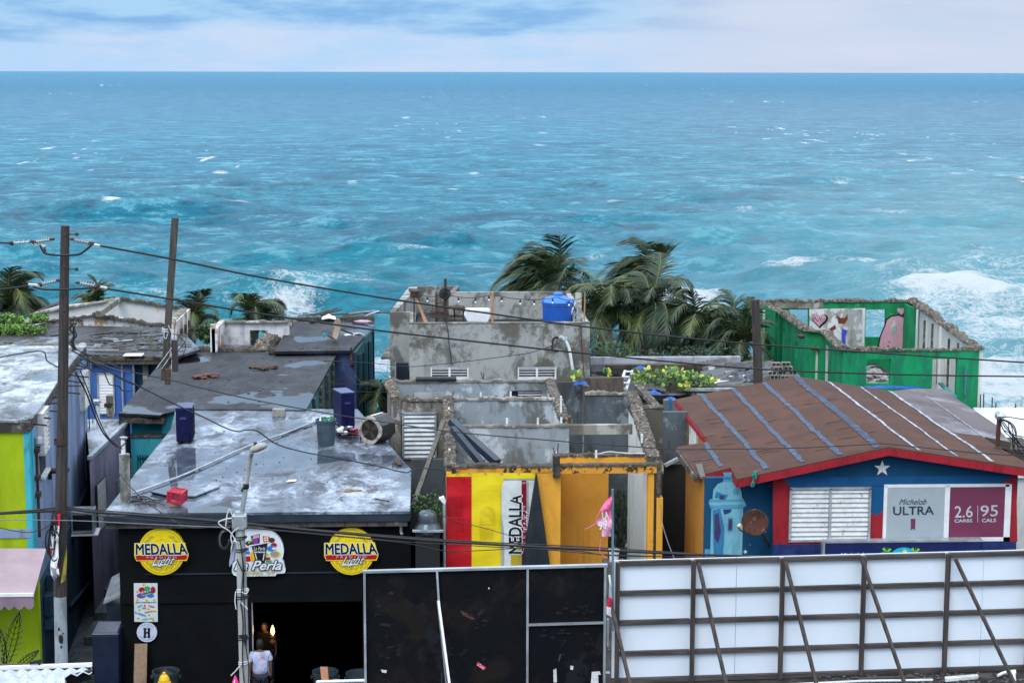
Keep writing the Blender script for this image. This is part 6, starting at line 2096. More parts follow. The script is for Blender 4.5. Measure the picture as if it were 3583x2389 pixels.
# canopy sign box in front and cloth skirts
yb3 = HF - .27
s3 = T('canopy_sign', 'navy light-box sign with sun and palm emblem above the bar window', 'sign', Yp(3160, 1930, yb3))
zA, zB = ZY(1896, yb3, 3150), ZY(2010, yb3, 3150)
m_nv = plain('sign_navy', (.006, .014, .09), .35, var=.1, bump=0)
bx('box', m_nv, s3, XY(2886, yb3, 1930), XY(3433, yb3, 1930), yb3, HF - .07, zB, zA)
bx('metal_lid', m_frame, s3, XY(2882, yb3, 1930), XY(3437, yb3, 1930), yb3 - .02, HF - .06, zA, zA + .04)
bx('metal_edge', m_frame, s3, XY(2878, yb3, 1930), XY(2886, yb3, 1930), yb3 - .015, HF - .07, zB, zA)
bp3 = lambda px, py, k=1: Yp(px, py, yb3 - .004 * k)
pm = MB()
pxpoly(pm, circ(3163, 1946, 46, 32, 24, 180, 360) + [(3209, 1990), (3117, 1990)], bp3, plain('emblem_sky', (.02, .42, .62), .4, bump=0), 1)
pxpoly(pm, circ(3166, 1930, 7), bp3, c_yel3, 2)
for s, x in ((-1, 3104), (1, 3204)):
    for dx_, dy_ in ((-26, 2), (-18, -12), (0, -16), (16, -10), (24, 4), (-10, 10), (10, 10)):
        pxpoly(pm, [(x - 2, 1930), (x + dx_ * .5, 1930 + dy_ - 4), (x + dx_, 1932 + dy_), (x + dx_ * .5, 1932 + dy_ * .6 + 2)], bp3, c_grn2 if dy_ > 0 else c_gr, 2)
txt(pm, 'Michelob', ((2938, 1934), (3026, 1932), (3025, 1952), (2937, 1953)), bp3, c_wht, 1, shear=.4)
pm.build('print', None, s3)
skirt = plain('navy_cloth', (.008, .02, .10), .5, var=.3, sc_=5)
for i, (a, b, c) in enumerate(((2706, 2880, 1903), (3436, 3556, 1894))):
    t = T('cloth_banner', ('navy cloth banner under the white shutters', 'short navy cloth banner at the right end of house front')[i], 'banner', Yp(a, c, HF - .12))
    vs = []
    n = 14
    for j in range(5):
        for k in range(n + 1):
            x = a + (b - a) * k / n
            vs.append(Yp(x, c + 26 * j, HF - .10 - .02 * math.sin(k * 1.3 + j * .8)))
    MB().add(vs, [(j * (n + 1) + k, j * (n + 1) + k + 1, (j + 1) * (n + 1) + k + 1, (j + 1) * (n + 1) + k) for j in range(4) for k in range(n)]).build('cloth', skirt, t, smooth=True)
# turret mural on the left bay
mp = lambda px, py, k=1: Yp(px, py, HF2 - .004 * k)
cl = {k: paint('mural_' + k, v, None, tuple(x * .6 for x in v), sc_=3, stain_k=.5, bump=.1) for k, v in dict(pale=(.20, .50, .62), sky=(.10, .36, .52), mid=(.04, .22, .42), deep=(.02, .06, .22), plum=(.06, .05, .16)).items()}
pm = MB()
pxpoly(pm, [(2484, 1985), (2489, 1775), (2600, 1770), (2596, 1985)], mp, cl['pale'], 1)
pxpoly(pm, [(2494, 1785), (2520, 1778), (2535, 1850), (2528, 1985), (2498, 1985)], mp, cl['mid'], 2)
pxpoly(pm, [(2500, 1800), (2514, 1792), (2522, 1860), (2512, 1900), (2500, 1880)], mp, cl['plum'], 3)
pxpoly(pm, [(2530, 1782), (2560, 1780), (2556, 1792), (2534, 1800)], mp, cl['deep'], 3)
pxpoly(pm, [(2479, 1758), (2484, 1745), (2600, 1742), (2613, 1768), (2600, 1776), (2486, 1778)], mp, cl['sky'], 4)
pxpoly(pm, [(2482, 1758), (2604, 1754), (2608, 1764), (2484, 1768)], mp, cl['pale'], 5)
pxpoly(pm, [(2493, 1748), (2496, 1712), (2512, 1692), (2532, 1684), (2560, 1684), (2580, 1694), (2594, 1716), (2597, 1746)], mp, cl['pale'], 5)
pxpoly(pm, [(2500, 1740), (2506, 1718), (2530, 1728), (2548, 1730), (2540, 1746)], mp, cl['mid'], 6)
pxpoly(pm, rect(2518, 2534, 1732, 1746), mp, cl['plum'], 7)
pxpoly(pm, rect(2566, 2584, 1710, 1730), mp, cl['sky'], 6)
pxpoly(pm, [(2530, 1684), (2534, 1662), (2530, 1652), (2560, 1652), (2558, 1664), (2566, 1684)], mp, cl['sky'], 6)
pxpoly(pm, rect(2534, 2556, 1668, 1676), mp, cl['mid'], 7)
pxpoly(pm, [(2548, 1812), (2564, 1811), (2563, 1856), (2546, 1857)], mp, cl['mid'], 3)
pxpoly(pm, [(2551, 1818), (2561, 1817), (2560, 1850), (2550, 1851)], mp, cl['plum'], 4)
pxpoly(pm, rect(2466, 2486, 1920, 1990), mp, cl['sky'], 1)
for x, y, s in ((2608, 1929, 8), (2694, 1700, 2), (2640, 1780, 2), (2625, 1905, 2), (2655, 1690, 2), (2680, 1860, 2)):
    pxpoly(pm, [(x, y - s), (x + s * .3, y - s * .3), (x + s, y), (x + s * .3, y + s * .3), (x + s * .6, y + s), (x, y + s * .5), (x - s * .6, y + s), (x - s * .3, y + s * .3), (x - s, y), (x - s * .3, y - s * .3)], mp, c_wht, 2)
pm.build('mural', None, hh)
# rusty dish on the house front
dc = Yp(2642, 1826, HF2 - .65)
dish('satellite_dish', 'rusty brown satellite dish mounted on the blue house wall', dc, .31, (-.22, -.9, .05), m_rust, plain('cream_plastic', (.5, .46, .34), .5), Yp(2692, 1912, HF2 - .05), lnb=False, depth=.10)
dd_ = [o for o in bpy.data.objects if o.name.startswith('satellite_dish')][-1]
dsh = next(o for o in bpy.data.objects if o.get('label', '').startswith('rusty brown'))
MB().tube([dc + Vector((-.25, -.1, -.22)), Yp(2588, 1852, HF2 - 1.05), Yp(2585, 1840, HF2 - 1.05)], .018, 6).build('feed_arm', m_rust, dsh)
MB().beam(Yp(2585, 1846, HF2 - 1.05), Yp(2592, 1836, HF2 - 1.0), .07, .10).build('feed_horn', plain('cream_plastic', (.5, .46, .34)), dsh)
# green rope hanging at the eave
rp = T('rope', 'green knotted rope hanging from the red eave of blue house', 'rope', q1(2643, 1660))
m_rope = plain('green_rope', (.015, .22, .17), .7, var=.4, sc_=20)
rr = random.Random(9)
for k in range(4):
    MB().tube(spline([Yp(2643 + rr.uniform(-8, 8), 1648 + rr.uniform(0, 30), HY - .08 - .02 * k) for _ in range(6)], 5), .02, 6).build('loop', m_rope, rp)
MB().tube(spline([Yp(x, y, HY - .1) for x, y in ((2641, 1670), (2632, 1690), (2628, 1700), (2636, 1700), (2640, 1685))], 5), .016, 6).build('tail', m_rope, rp)
# roof mast with cap and tangle of wire
ma = T('service_mast', 'rust-brown roof mast with grey cap and tangled wires', 'mast', q2(3490, 1570))
mb0, mt0 = q2(3490, 1568), PLp(3496, 1462, q2(3490, 1568), Vector((0, 1, 0)))
MB().tube([mb0, mt0], .055, 9).build('pole', m_rust, ma)
MB().lathe([(.11, -.02), (.10, .02), (.05, .05)], mb0, 10).build('flashing', m_crestd, ma)
MB().blob(mt0 + Vector((0, 0, .06)), .12, rr, (1, 1, .9), 2).build('cap', m_frame, ma)
for k in range(7):
    o = [(3497, 1465), (3515 + rr.uniform(-5, 25), 1475 + rr.uniform(-5, 30)), (3540 + rr.uniform(-10, 20), 1500 + rr.uniform(0, 30)), (3560 + rr.uniform(-15, 10), 1540 + rr.uniform(0, 40)), (3600, 1600 + rr.uniform(-40, 60))]
    MB().tube(spline([Yp(x, y, mb0.y - .1 - .05 * k) for x, y in o], 5), .014, 5).build('loose_wire', m_cable, ma)
# low white roof right of it
wr = T('white_house', 'low pale house with white flat roof at the right edge', 'house', (14, 52, 0))
slab('roof', [(3405, 1425), (3800, 1425), (3900, 1660), (3500, 1660)], 3.6, .1, plain('white_roof', (.66, .68, .72), .35, var=.15, sc_=.8), wr)
yy = yd(3500, 1660, 3.6)
bx('front_wall', m_whiter, wr, XY(3500, yy, 1700), XY(3900, yy, 1700), yy + .1, yy + .3, 0, 3.49)
for px, py in ((3430, 1380), (3441, 1378), (3471, 1390), (3484, 1408), (3553, 1412)):
    a = Zp(px, 1426, 3.6)
    MB().tube([a, Yp(px + 1, py, a.y)], .022, 5).build('rebar', m_rustd, wr)
bx('right_eave', m_crestd, wr, XY(3520, HY + 4, 1600), XY(3640, HY + 4, 1600), HY + 4, HY + 5.5, ZY(1630, HY + 4), ZY(1585, HY + 4))

# ================================================================== green ruin
gr_ = T('green_ruin', 'roofless green ruin with broken wall tops and murals', 'ruin', (10, 62, 0))
NZ = 5.6
N = {k: Zp(x, y, NZ) for k, (x, y) in dict(a=(2655, 1055), b=(2730, 1088), c=(2820, 1152), d=(2888, 1160), e=(2952, 1224), f=(3436, 1226), g=(3196, 1054)).items()}
def nhole(px0, px1, py0, py1, y, x0):
    return (XY(px0, y, py0) - x0, XY(px1, y, py0) - x0, ZY(py1, y, px0), ZY(py0, y, px0))
yf = N['e'].y
fh = [nhole(3033, 3117, 1256, 1342, yf, N['e'].x), nhole(3264, 3350, 1256, 1420, yf, N['e'].x)]
N['f'].y = yf
wseg('front_wall', N['e'], N['f'], 0, NZ, .2, m_green, gr_, fh)
crest(N['e'] + Vector((0, .1, 0)), N['f'] + Vector((0, .1, 0)), .26, .09, 81).build('broken_edge', m_crest, gr_)
yb_ = N['a'].y
N['g'].y = yb_
bh_ = [nhole(2762, 2830, 1083, 1147, yb_, N['a'].x), nhole(3030, 3100, 1083, 1180, yb_, N['a'].x)]
wseg('rear_wall', N['a'], N['g'], 0, NZ, .2, m_greend, gr_, bh_)
crest(N['a'] + Vector((0, .1, 0)), N['g'] + Vector((0, .1, 0)), .26, .09, 82).build('broken_edge', m_crest, gr_)
bx('rear_lintel', m_concD, gr_, N['a'].x + .2, XY(2880, yb_, 1070), yb_ - .04, yb_ - .005, ZY(1082, yb_), ZY(1062, yb_))
wseg('right_wall', N['f'] + Vector((-.02, 0.2, 0)), N['g'], 0, NZ, .2, m_whitep, gr_, side=-1)
crest(N['f'] + Vector((0, .1, 0)), N['g'], .34, .16, 83, step=.25).build('broken_edge', m_crest, gr_)
for k in range(8):
    q = N['f'].lerp(N['g'], .06 + k * .125)
    bx('stud' if k % 2 else 'cracked_post', m_crest if k % 3 else m_whitep, gr_, q.x - .26, q.x - .20, q.y, q.y + .12, 1, NZ - .05 - .1 * (k % 3))
q = N['f'].lerp(N['g'], .93)
bx('green_end_panel', m_green, gr_, q.x - .30, q.x - .22, q.y - .8, q.y + .9, 0, NZ - .1)
wseg('left_wall', N['b'], N['a'], 0, NZ, .2, m_greend, gr_, side=1)
L = (N['c'] - N['b']).length
wseg('left_inner_wall', N['b'], N['c'], 0, NZ, .2, m_green, gr_, [(L * .62, L * .72, 2.2, NZ - .75), (L * .12, L * .2, 2.2, NZ - .6)])
wseg('niche_wall', N['c'], N['d'], 0, NZ, .2, m_greend, gr_)
wseg('corner_wall', N['d'], N['e'], 0, NZ, .2, m_green, gr_, [(1.2, 1.5, 1.0, NZ - .9)])
for i, (a, b) in enumerate((('a', 'b'), ('b', 'c'), ('c', 'd'), ('d', 'e'))):
    crest(N[a], N[b], .32, .12, 84 + i, step=.18).build('broken_edge', m_crest, gr_)
for px, pa, pb, w in ((2748, 1140, 1290, 7), (2722, 1090, 1260, 8), (2857, 1215, 1262, 10), (2893, 1210, 1330, 9), (2668, 1085, 1190, 6)):
    y = N['c'].y - .4 if px > 2800 else N['b'].y - .5
    if px == 2893:
        y = N['d'].y - .9
    bx('bare_post', m_whitep if px != 2722 else m_green, gr_, XY(px, y, 1200), XY(px + w, y, 1200), y, y + .12, 1, ZY(pa, y, px))
for px, py in ((2805, 1176), (2852, 1220)):
    MB().blob(Yp(px, py, N['c'].y - .5), .13, rr, (1.4, 1, .7), 1).build('masonry_lump', m_crest, gr_)
for (a, b), (c, d) in (((2810, 1170), (2780, 1172)), ((2850, 1180), (2815, 1225)), ((2930, 1190), (2880, 1225)), ((2960, 1235), (2930, 1300)), ((2800, 1165), (2770, 1160)), ((2885, 1180), (2840, 1230))):
    MB().tube([Yp(a, b, N['d'].y - .9), Yp((a + c) / 2, (b + d) / 2 - 6, N['d'].y - 1.0), Yp(c, d, N['d'].y - 1.1)], .012, 5).build('rebar', m_rustd, gr_)
MB().tube([Yp(3379, 1285, yf - .04), Yp(3376, 1385, yf - .04)], .04, 7).build('pipe', m_greent, gr_)
MB().tube([Yp(3279, 1230, yf - .03), Yp(3277, 1345, yf - .03)], .012, 5).build('rebar', m_rustd, gr_)
MB().box(N['e'].x + .3, N['f'].x - .3, yf + .3, yb_ - .1, 2.9, 3.0).build('floor', m_roof4, gr_)
scatter('floor_rubble', lambda r: (r.uniform(N['e'].x + .5, N['f'].x - .6), r.uniform(yf + .5, yb_ - 1), 3.0), 320, .05, .18, paint('pale_rubble', (.32, .31, .30), (.62, .62, .62), (.08, .07, .07), sc_=5), gr_, 90, (1.5, 1, .5))
# graffiti on the rear wall
gpl = lambda px, py, k=1: Yp(px, py, yb_ - .045 - .004 * k)
pm = MB()
c_gp, c_gk, c_gw = paint('graffiti_pink', (.62, .34, .42), None, (.5, .3, .36), sc_=3, stain_k=.4), paint('graffiti_black', (.010, .010, .012), None, (.03, .03, .03), sc_=3), paint('graffiti_white', (.66, .68, .70), (.30, .30, .28), None, sc_=1.6, peel_at=.57)
c_gb, c_gbr, c_gg = flat('graffiti_blue', (.05, .06, .45)), flat('graffiti_rust', (.16, .03, .02)), paint('bare_render', (.36, .37, .36), (.55, .56, .56), (.16, .16, .15), sc_=2, peel_at=.55)
pxpoly(pm, [(2832, 1081), (3028, 1078), (3024, 1222), (2832, 1222)], gpl, c_gw, 1)
pxpoly(pm, [(2952, 1086), (3018, 1082), (3016, 1222), (2948, 1222), (2960, 1180), (2944, 1130)], gpl, c_gg, 2)
def heart(cx, cy, s, m, k, dx_=0, dy_=0):
    pts = []
    for i in range(28):
        t = 2 * math.pi * i / 28
        pts.append((cx + dx_ + s * 16 * math.sin(t) ** 3 / 16, cy + dy_ - s * (13 * math.cos(t) - 5 * math.cos(2 * t) - 2 * math.cos(3 * t) - math.cos(4 * t)) / 16))
    pxpoly(pm, pts, gpl, m, k)
heart(2868, 1120, 29, c_gk, 2, 1, 1)
heart(2866, 1118, 24, c_gp, 3)
txt(pm, 'PuYi!', ((2846, 1108), (2886, 1113), (2882, 1127), (2848, 1124)), gpl, c_gk, 4)
heart(3156, 1089, 19, c_gk, 2, 2, 1)
heart(3154, 1088, 15, c_gp, 3)
for x in (3146, 3156, 3166):
    pxpoly(pm, [(x, 1066), (x + 2, 1066), (x + 2 + (x - 3156) * .1, 1073), (x + (x - 3156) * .1, 1073)], gpl, c_gk, 2)
# animal-like daub, kept generic
pxpoly(pm, [(2926, 1100), (2940, 1112), (2956, 1112), (2966, 1098), (2966, 1118), (2950, 1140), (2936, 1140)], gpl, c_gbr, 3)
pxpoly(pm, [(2930, 1134), (2950, 1132), (2962, 1150), (2945, 1165), (2926, 1158)], gpl, c_gw, 4)
pxpoly(pm, [(2946, 1150), (2966, 1156), (2958, 1176), (2960, 1222), (2948, 1222), (2944, 1180)], gpl, c_gb, 5)
pxpoly(pm, [(2902, 1150), (2922, 1136), (2926, 1150), (2908, 1160)], gpl, c_gbr, 3)
# tall pink rounded shape
def bl(g):
    return [(3072 - g, 1235), (3082 - g, 1178), (3098 - g, 1140), (3104 - g, 1120 - g), (3120, 1108 - g), (3145, 1105 - g), (3162 + g, 1112 - g), (3172 + g, 1128), (3180 + g, 1134), (3176 + g, 1152), (3164 + g, 1170), (3154 + g, 1235)]
pxpoly(pm, bl(5), gpl, c_gk, 2)
pxpoly(pm, bl(0), gpl, c_gp, 3)
pxpoly(pm, [(3128, 1120), (3140, 1132), (3138, 1168), (3120, 1180), (3118, 1140)], gpl, c_gg, 4)
for x, y in ((3112, 1196), (3108, 1210)):
    pxpoly(pm, circ(x, y, 2.5, n=10), gpl, c_gk, 5)
pm.build('graffiti', None, gr_)
bt = cloth('blue_tarp', 'strip of blue tarp and hose at the foot of the green wall', 'tarp', Yp(3110, 1354, yf - .5) + Vector((0, 0, -.02)), 1.15, .2, .09, m_tarp, 4)
t = T('roof_board', 'grey-green board leaning at the right corner of the green ruin', 'board', Yp(3330, 1390, yf - .6))
MB().beam(Yp(3290, 1340, yf - .4), Yp(3345, 1392, yf - 1.4), .16, .05).build('board', m_greent, t)

# ================================================================== littered roof with vine between the grey and the green building
lr = T('littered_roof', 'flat dark roof littered with scrap before the palms', 'roof', (5, 60, 0))
ZR = 4.5
rpoly = [(2070, 1378), (2700, 1390), (2800, 1370), (2790, 1300), (2650, 1272), (2070, 1272)]
slab('roof', rpoly, ZR, .2, m_roof4, lr)
ypar = yd(2300, 1274, ZR)
m_parw = paint('pale_parapet', (.46, .50, .54), (.30, .31, .32), (.24, .22, .28), sc_=1.2, seed=61)
bx('parapet', m_parw, lr, XY(2066, ypar, 1260), XY(2592, ypar, 1260), ypar, ypar + .2, 0, ZY(1252, ypar))
pm = MB()
ppl = lambda px, py, k=1: Yp(px, py, ypar - .004 * k)
c_pv = flat('faint_purple', (.22, .12, .30))
txt(pm, 'J.HARTOONS', rect(2305, 2425, 1259, 1270), ppl, c_pv, 1)
txt(pm, 'TROPICS', rect(2470, 2535, 1259, 1270), ppl, c_pv, 1)
pm.build('faded_lettering', None, lr)
bx('front_beam', m_crestd, lr, XY(2330, 58, 1360), XY(2620, 58, 1360), 57.6, 57.9, ZY(1372, 58), ZY(1350, 58))
bx('front_strip', m_frame, lr, XY(2400, 57, 1370), XY(2640, 57, 1370), 57.1, 57.3, ZY(1374, 57), ZY(1366, 57))
bx('rear_step', m_crestd, lr, XY(2120, ypar - .8, 1280), XY(2500, ypar - .8, 1280), ypar - .9, ypar - .6, ZR, ZR + .12)
MB().box(XY(2066, 59, 1400), XY(2800, 59, 1400), 58.2, 58.4, 0, ZR - .25).build('front_wall', m_concC, lr)
r = random.Random(17)
f = on_roof([(2440, 1370), (2660, 1380), (2660, 1285), (2440, 1285)], ZR)
for i in range(26):
    p = Vector(f(r))
    MB().prism([p + Vector((0, 0, .03)), p + Vector((r.uniform(.5, 1.2), r.uniform(-.2, .2), .1)), p + Vector((r.uniform(.5, 1.2), r.uniform(.3, .9), .25)), p + Vector((0, r.uniform(.3, .8), .12))], (0, 0, .03)).build('scrap_sheet', (m_roof4, m_crestd, m_fascia, m_rubble)[i % 4], lr)
for i, (x, y) in enumerate(((2578, 1318), (2706, 1284), (2530, 1340))):
    t = T('white_board', ('white board lying flat in the roof litter', 'white board resting on the block stack', 'white sheet at the front of the roof litter')[i], 'board', Zp(x, y, ZR))
    w_ = (28, 20, 32)[i]
    h_ = .12 if i != 1 else .0
    MB().prism([Zp(x - w_, y + 2, ZR + h_), Zp(x + w_ - 4, y + 2, ZR + h_), Zp(x + w_, y - 5, ZR + h_), Zp(x - w_ + 4, y - 6, ZR + h_)], (0, 0, .03)).build('board', m_white, t)
t = T('white_pail', 'small white pail standing in the roof scrap', 'bucket', Zp(2490, 1308, ZR))
q = Zp(2490, 1308, ZR)
MB().lathe([(.10, 0), (.125, .27), (.14, .27), (.14, .31), (.12, .31)], q, 16).build('pail', m_white, t)
# stack of blocks
pos = ['bottom left', 'bottom middle', 'bottom right', 'second row left', 'second row middle', 'second row right', 'third row left', 'third row middle', 'third row right', 'fourth row left', 'fourth row right', 'top left', 'top right']
rowsn = [3, 3, 3, 2, 2]
k = 0
for j, n in enumerate(rowsn):
    for i in range(n):
        px = 2700 + i * 36 + (j % 2) * 8 + (12 if n == 2 else 0)
        b0 = Zp(2720, 1342, ZR)
        cblock('hollow concrete block, %s of the stack by green ruin' % pos[k], (XY(px, b0.y, 1330), b0.y + r.uniform(-.05, .05), ZR + j * .148), r.uniform(-.08, .08), group='stack of concrete blocks on the littered roof', s=.78)
        k += 1
# aluminium ladder end
t = T('aluminium_ladder', 'pale aluminium ladder end leaning on the littered roof', 'ladder', Yp(2185, 1365, 58))
for dx_ in (0, 26):
    MB().beam(Yp(2164 + dx_, 1367, 57.4), Yp(2188 + dx_, 1296, 57.9), .08, .05).build('rail', m_white, t)
for s in (.12, .4, .7, .95):
    MB().beam(Yp(2164 + 24 * s, 1367 - 71 * s, 57.3 + .5 * s), Yp(2190 + 24 * s, 1367 - 71 * s, 57.3 + .5 * s), .07, .04).build('rung', m_white, t)
# vine
def heartleaf():
    mb = MB()
    o = [(0, 0), (.5, .12), (.58, .5), (.36, .86), (0, 1.15), (-.36, .86), (-.58, .5), (-.5, .12)]
    vs = [(x, y, .12 * abs(x) - .14 * (y - .4) ** 2) for x, y in o] + [(0, .5, -.03)]
    return mb.add(vs, [(8, i, (i + 1) % 8) for i in range(8)])
def vine(label, px, py, wx, wy, n, seed, y, name='vine'):
    t = T(name, label, 'plant', Yp(px, py + wy, y))
    r = random.Random(seed)
    protos = []
    for m in (m_vine, m_vine3, m_vine2, m_vine3):
        protos.append(heartleaf().build('leaf', m, t, world=False))
    o0 = origin[t]
    for i in range(n):
        pr0 = protos[r.randrange(4)]
        ob = pr0 if i < 4 and False else pr0.copy()
        col.objects.link(ob)
        ob.parent = t
        a, k = r.uniform(0, 6.28), r.random() ** .5
        p = Yp(px + wx * k * math.cos(a), py + wy * k * math.sin(a), y + r.uniform(-.7, .7)) - o0
        ob.location = p
        ob.rotation_euler = (r.uniform(.2, 1.5), r.uniform(-.6, .6), r.uniform(-1.5, 1.5))
        s = r.uniform(.075, .15)
        ob.scale = (s, s * r.uniform(.9, 1.3), s)
    for p_ in protos:
        p_.location = Yp(px + r.uniform(-wx, wx) * .5, py, y) - o0
        p_.rotation_euler = (1, 0, r.uniform(-1, 1))
        p_.scale = (.22, .26, .22)
    r2 = random.Random(seed + 1)
    mb = MB()
    for i in range(6):
        mb.tube(spline([Yp(px + r2.uniform(-wx, wx), py + r2.uniform(-wy, wy), y) for _ in range(3)], 4), .015, 4)
    mb.build('stems', m_rach, t, kind='stuff')
    return t
vine('large glossy yellow-green vine heaped over the littered roof edge', 2320, 1322, 118, 34, 290, 1, 58.0)
vine('lower clump of yellow-green vine hanging right of the grey ruin', 2440, 1335, 70, 22, 130, 2, 57.8)
vine('sprig of yellow-green vine on the ruin wall corner', 2013, 1320, 18, 16, 14, 3, 56.0)
vine('small vine sprig by the dark beam above the felt roof', 2395, 1358, 24, 10, 14, 4, 57.2)
vine('tiny vine sprig lying alone on the dark roof', 2128, 1312, 13, 6, 8, 5, 60.0)
for nm, px, py, s, y in (('scrap of blue tarp caught on the grey ruin corner', 2030, 1345, .28, 56.0), ('blue tarp heap behind the big vine', 2240, 1292, .3, 59.5), ('blue tarp scrap hanging left of the felt roof', 2285, 1378, .3, 54), ('blue tarp rag by the gable eave', 2345, 1398, .22, 52)):
    cloth('tarp_scrap', nm, 'tarp', Yp(px, py, y), s * .8, s * .4, s * .45, m_tarp, int(px))
rg_ = T('rag', 'teal rag hanging on the grey wall beside the felt roof', 'rag', Yp(2346, 1450, 49.5))
MB().prism([Yp(x, y, 49.5) for x, y in ((2340, 1395), (2352, 1396), (2350, 1440), (2355, 1452), (2346, 1472), (2342, 1450))], (0, .04, 0)).build('cloth', plain('teal_rag', (.01, .12, .22), .7), rg_)

# ================================================================== palms
def frond(base, d0, length, wind, r, mats, droop=.16, wl=.0, nleaf=44):
    mb = MB()
    p = Vector(base)
    d = Vector(d0).normalized()
    n = nleaf
    st = length / n
    pts = [p.copy()]
    ds = [d.copy()]
    for i in range(n):
        t = i / n
        d = (d + Vector(wind) * (.035 + .10 * t) + Vector((0, 0, -droop * (.04 + .14 * t)))).normalized()
        p = p + d * st
        pts.append(p.copy())
        ds.append(d.copy())
    mb.use(m_rach).tube(pts[::2], [.035 * (1 - i / (n / 2 + 2)) + .006 for i in range(len(pts[::2]))], 4, cap=False)
    m = mats[0] if r.random() < .72 else mats[1]
    mb.use(m)
    W = Vector(wind)
    for i in range(2, n + 1):
        t = i / n
        L = length * .34 * (math.sin(math.pi * min(1, t * .86 + .12)) ** .6) * r.uniform(.85, 1.1)
        for s in (-1, 1):
            dd = ds[i]
            sd = dd.cross(Vector((0, 0, 1)))
            if sd.length < .1:
                sd = Vector((1, 0, 0))
            sd = sd.normalized() * s
            dirv = (sd * .8 + dd * (.55 + .5 * t) + Vector((0, 0, -.32)) + W * .75 + Vector((r.uniform(-.14, .14), r.uniform(-.14, .14), r.uniform(-.16, .16)))).normalized()
            a = pts[i]
            b = a + dirv * L * .55
            d2 = (dirv + W * .5 + Vector((0, 0, -.35))).normalized()
            c = b + d2 * L * .5
            w = dd * .023 * (1 + length * .1)
            mb.add([a - w, a + w, b + w * .9, b - w * .9, c], [(0, 1, 2, 3), (3, 2, 4)])
    return mb


def palm(label, px, py, y, nf, length, seed, zb, wind=(-.55, 0, .0), upbias=.3, lean=.3, dry=2, dirs=None, thin=False):
    r = random.Random(seed)
    top = Yp(px, py, y)
    t = T('palm_tree', label, 'palm tree', (top.x + lean, top.y + .3, zb), group='coconut palms bending in the wind')
    base = Vector((top.x + lean, top.y + .3, zb))
    path = [base.lerp(top, k / 8) + Vector((-.25 * math.sin(math.pi * k / 8), 0, 0)) for k in range(9)]
    MB().tube(path, [.20 - .009 * k for k in range(9)], 10).build('trunk', m_trunk, t)
    MB().lathe([(.10, -.3), (.2, -.1), (.22, .1), (.08, .4)], top, 10).build('crown_base', m_leafd, t)
    for k in range(nf):
        az = 2 * math.pi * (k * .618) + r.uniform(-.3, .3)
        el = r.uniform(-.45, 1.25) if k > 3 else r.uniform(.9, 1.4)
        d0 = Vector((math.cos(az) * math.cos(el), math.sin(az) * math.cos(el) * .8, math.sin(el) + upbias))
        dr = k >= nf - dry
        if dr:
            d0.z = -.5
        w = Vector(wind) * r.uniform(.7, 1.25)
        frond(top + Vector((0, 0, .1)), d0, length * r.uniform(.8, 1.1), w, r, (m_leafd, m_leafd) if dr else (m_leafp, m_leafp2), droop=r.uniform(.5, 1.0)).build('frond', None, t)
    return t
palm('big palm behind the blue water tank, fronds blown left', 1915, 1018, 74, 50, 3.1, 1, -3, upbias=.60, wind=(-.5, 0, .05))
palm('tallest palm with tightly swept crown right of the tank', 2265, 1020, 75, 54, 2.9, 2, -4, upbias=.62, lean=.3, wind=(-.6, 0, .10))
palm('lower palm with yellow ribs under the tallest crown', 2270, 1090, 70, 36, 2.8, 3, -3, upbias=.0, lean=.1, wind=(-.25, 0, 0), dry=5)
palm('palm with upright feathery frond right of the tallest one', 2425, 1165, 69.5, 24, 2.6, 4, -3, upbias=.55, wind=(-.18, 0, 0))
palm('short palm arching left of the green ruin', 2540, 1205, 69, 24, 2.2, 5, -3, upbias=.5, wind=(-.35, 0, 0))
palm('small palm tucked beside the timber pole and green ruin', 2600, 1215, 68.6, 16, 2.1, 6, -3, upbias=.7, wind=(-.1, 0, 0))
palm('palm crown hidden behind the grey building corner', 2110, 1105, 70, 26, 2.7, 7, -3, upbias=.5, wind=(-.2, 0, 0))
palm('palm at the far left edge behind ruins', 45, 1092, 76, 34, 2.3, 8, -4, upbias=.5, wind=(.15, 0, .05))
palm('distant palm tip above the white gable', 330, 1080, 84, 20, 1.6, 9, -5, upbias=.6, wind=(-.4, 0, 0))
palm('palm behind the second timber pole, blown right', 675, 1140, 76, 30, 2.0, 10, -4, upbias=.4, wind=(-.1, 0, 0))
palm('palm fan seen over the pink ruin wall', 895, 1145, 78, 22, 2.3, 11, -5, upbias=.9, wind=(.05, 0, 0))
palm('low palm in the gap between violet house and ruin', 1345, 1420, 66, 14, 1.9, 12, -3, upbias=.2, wind=(-.1, 0, 0))
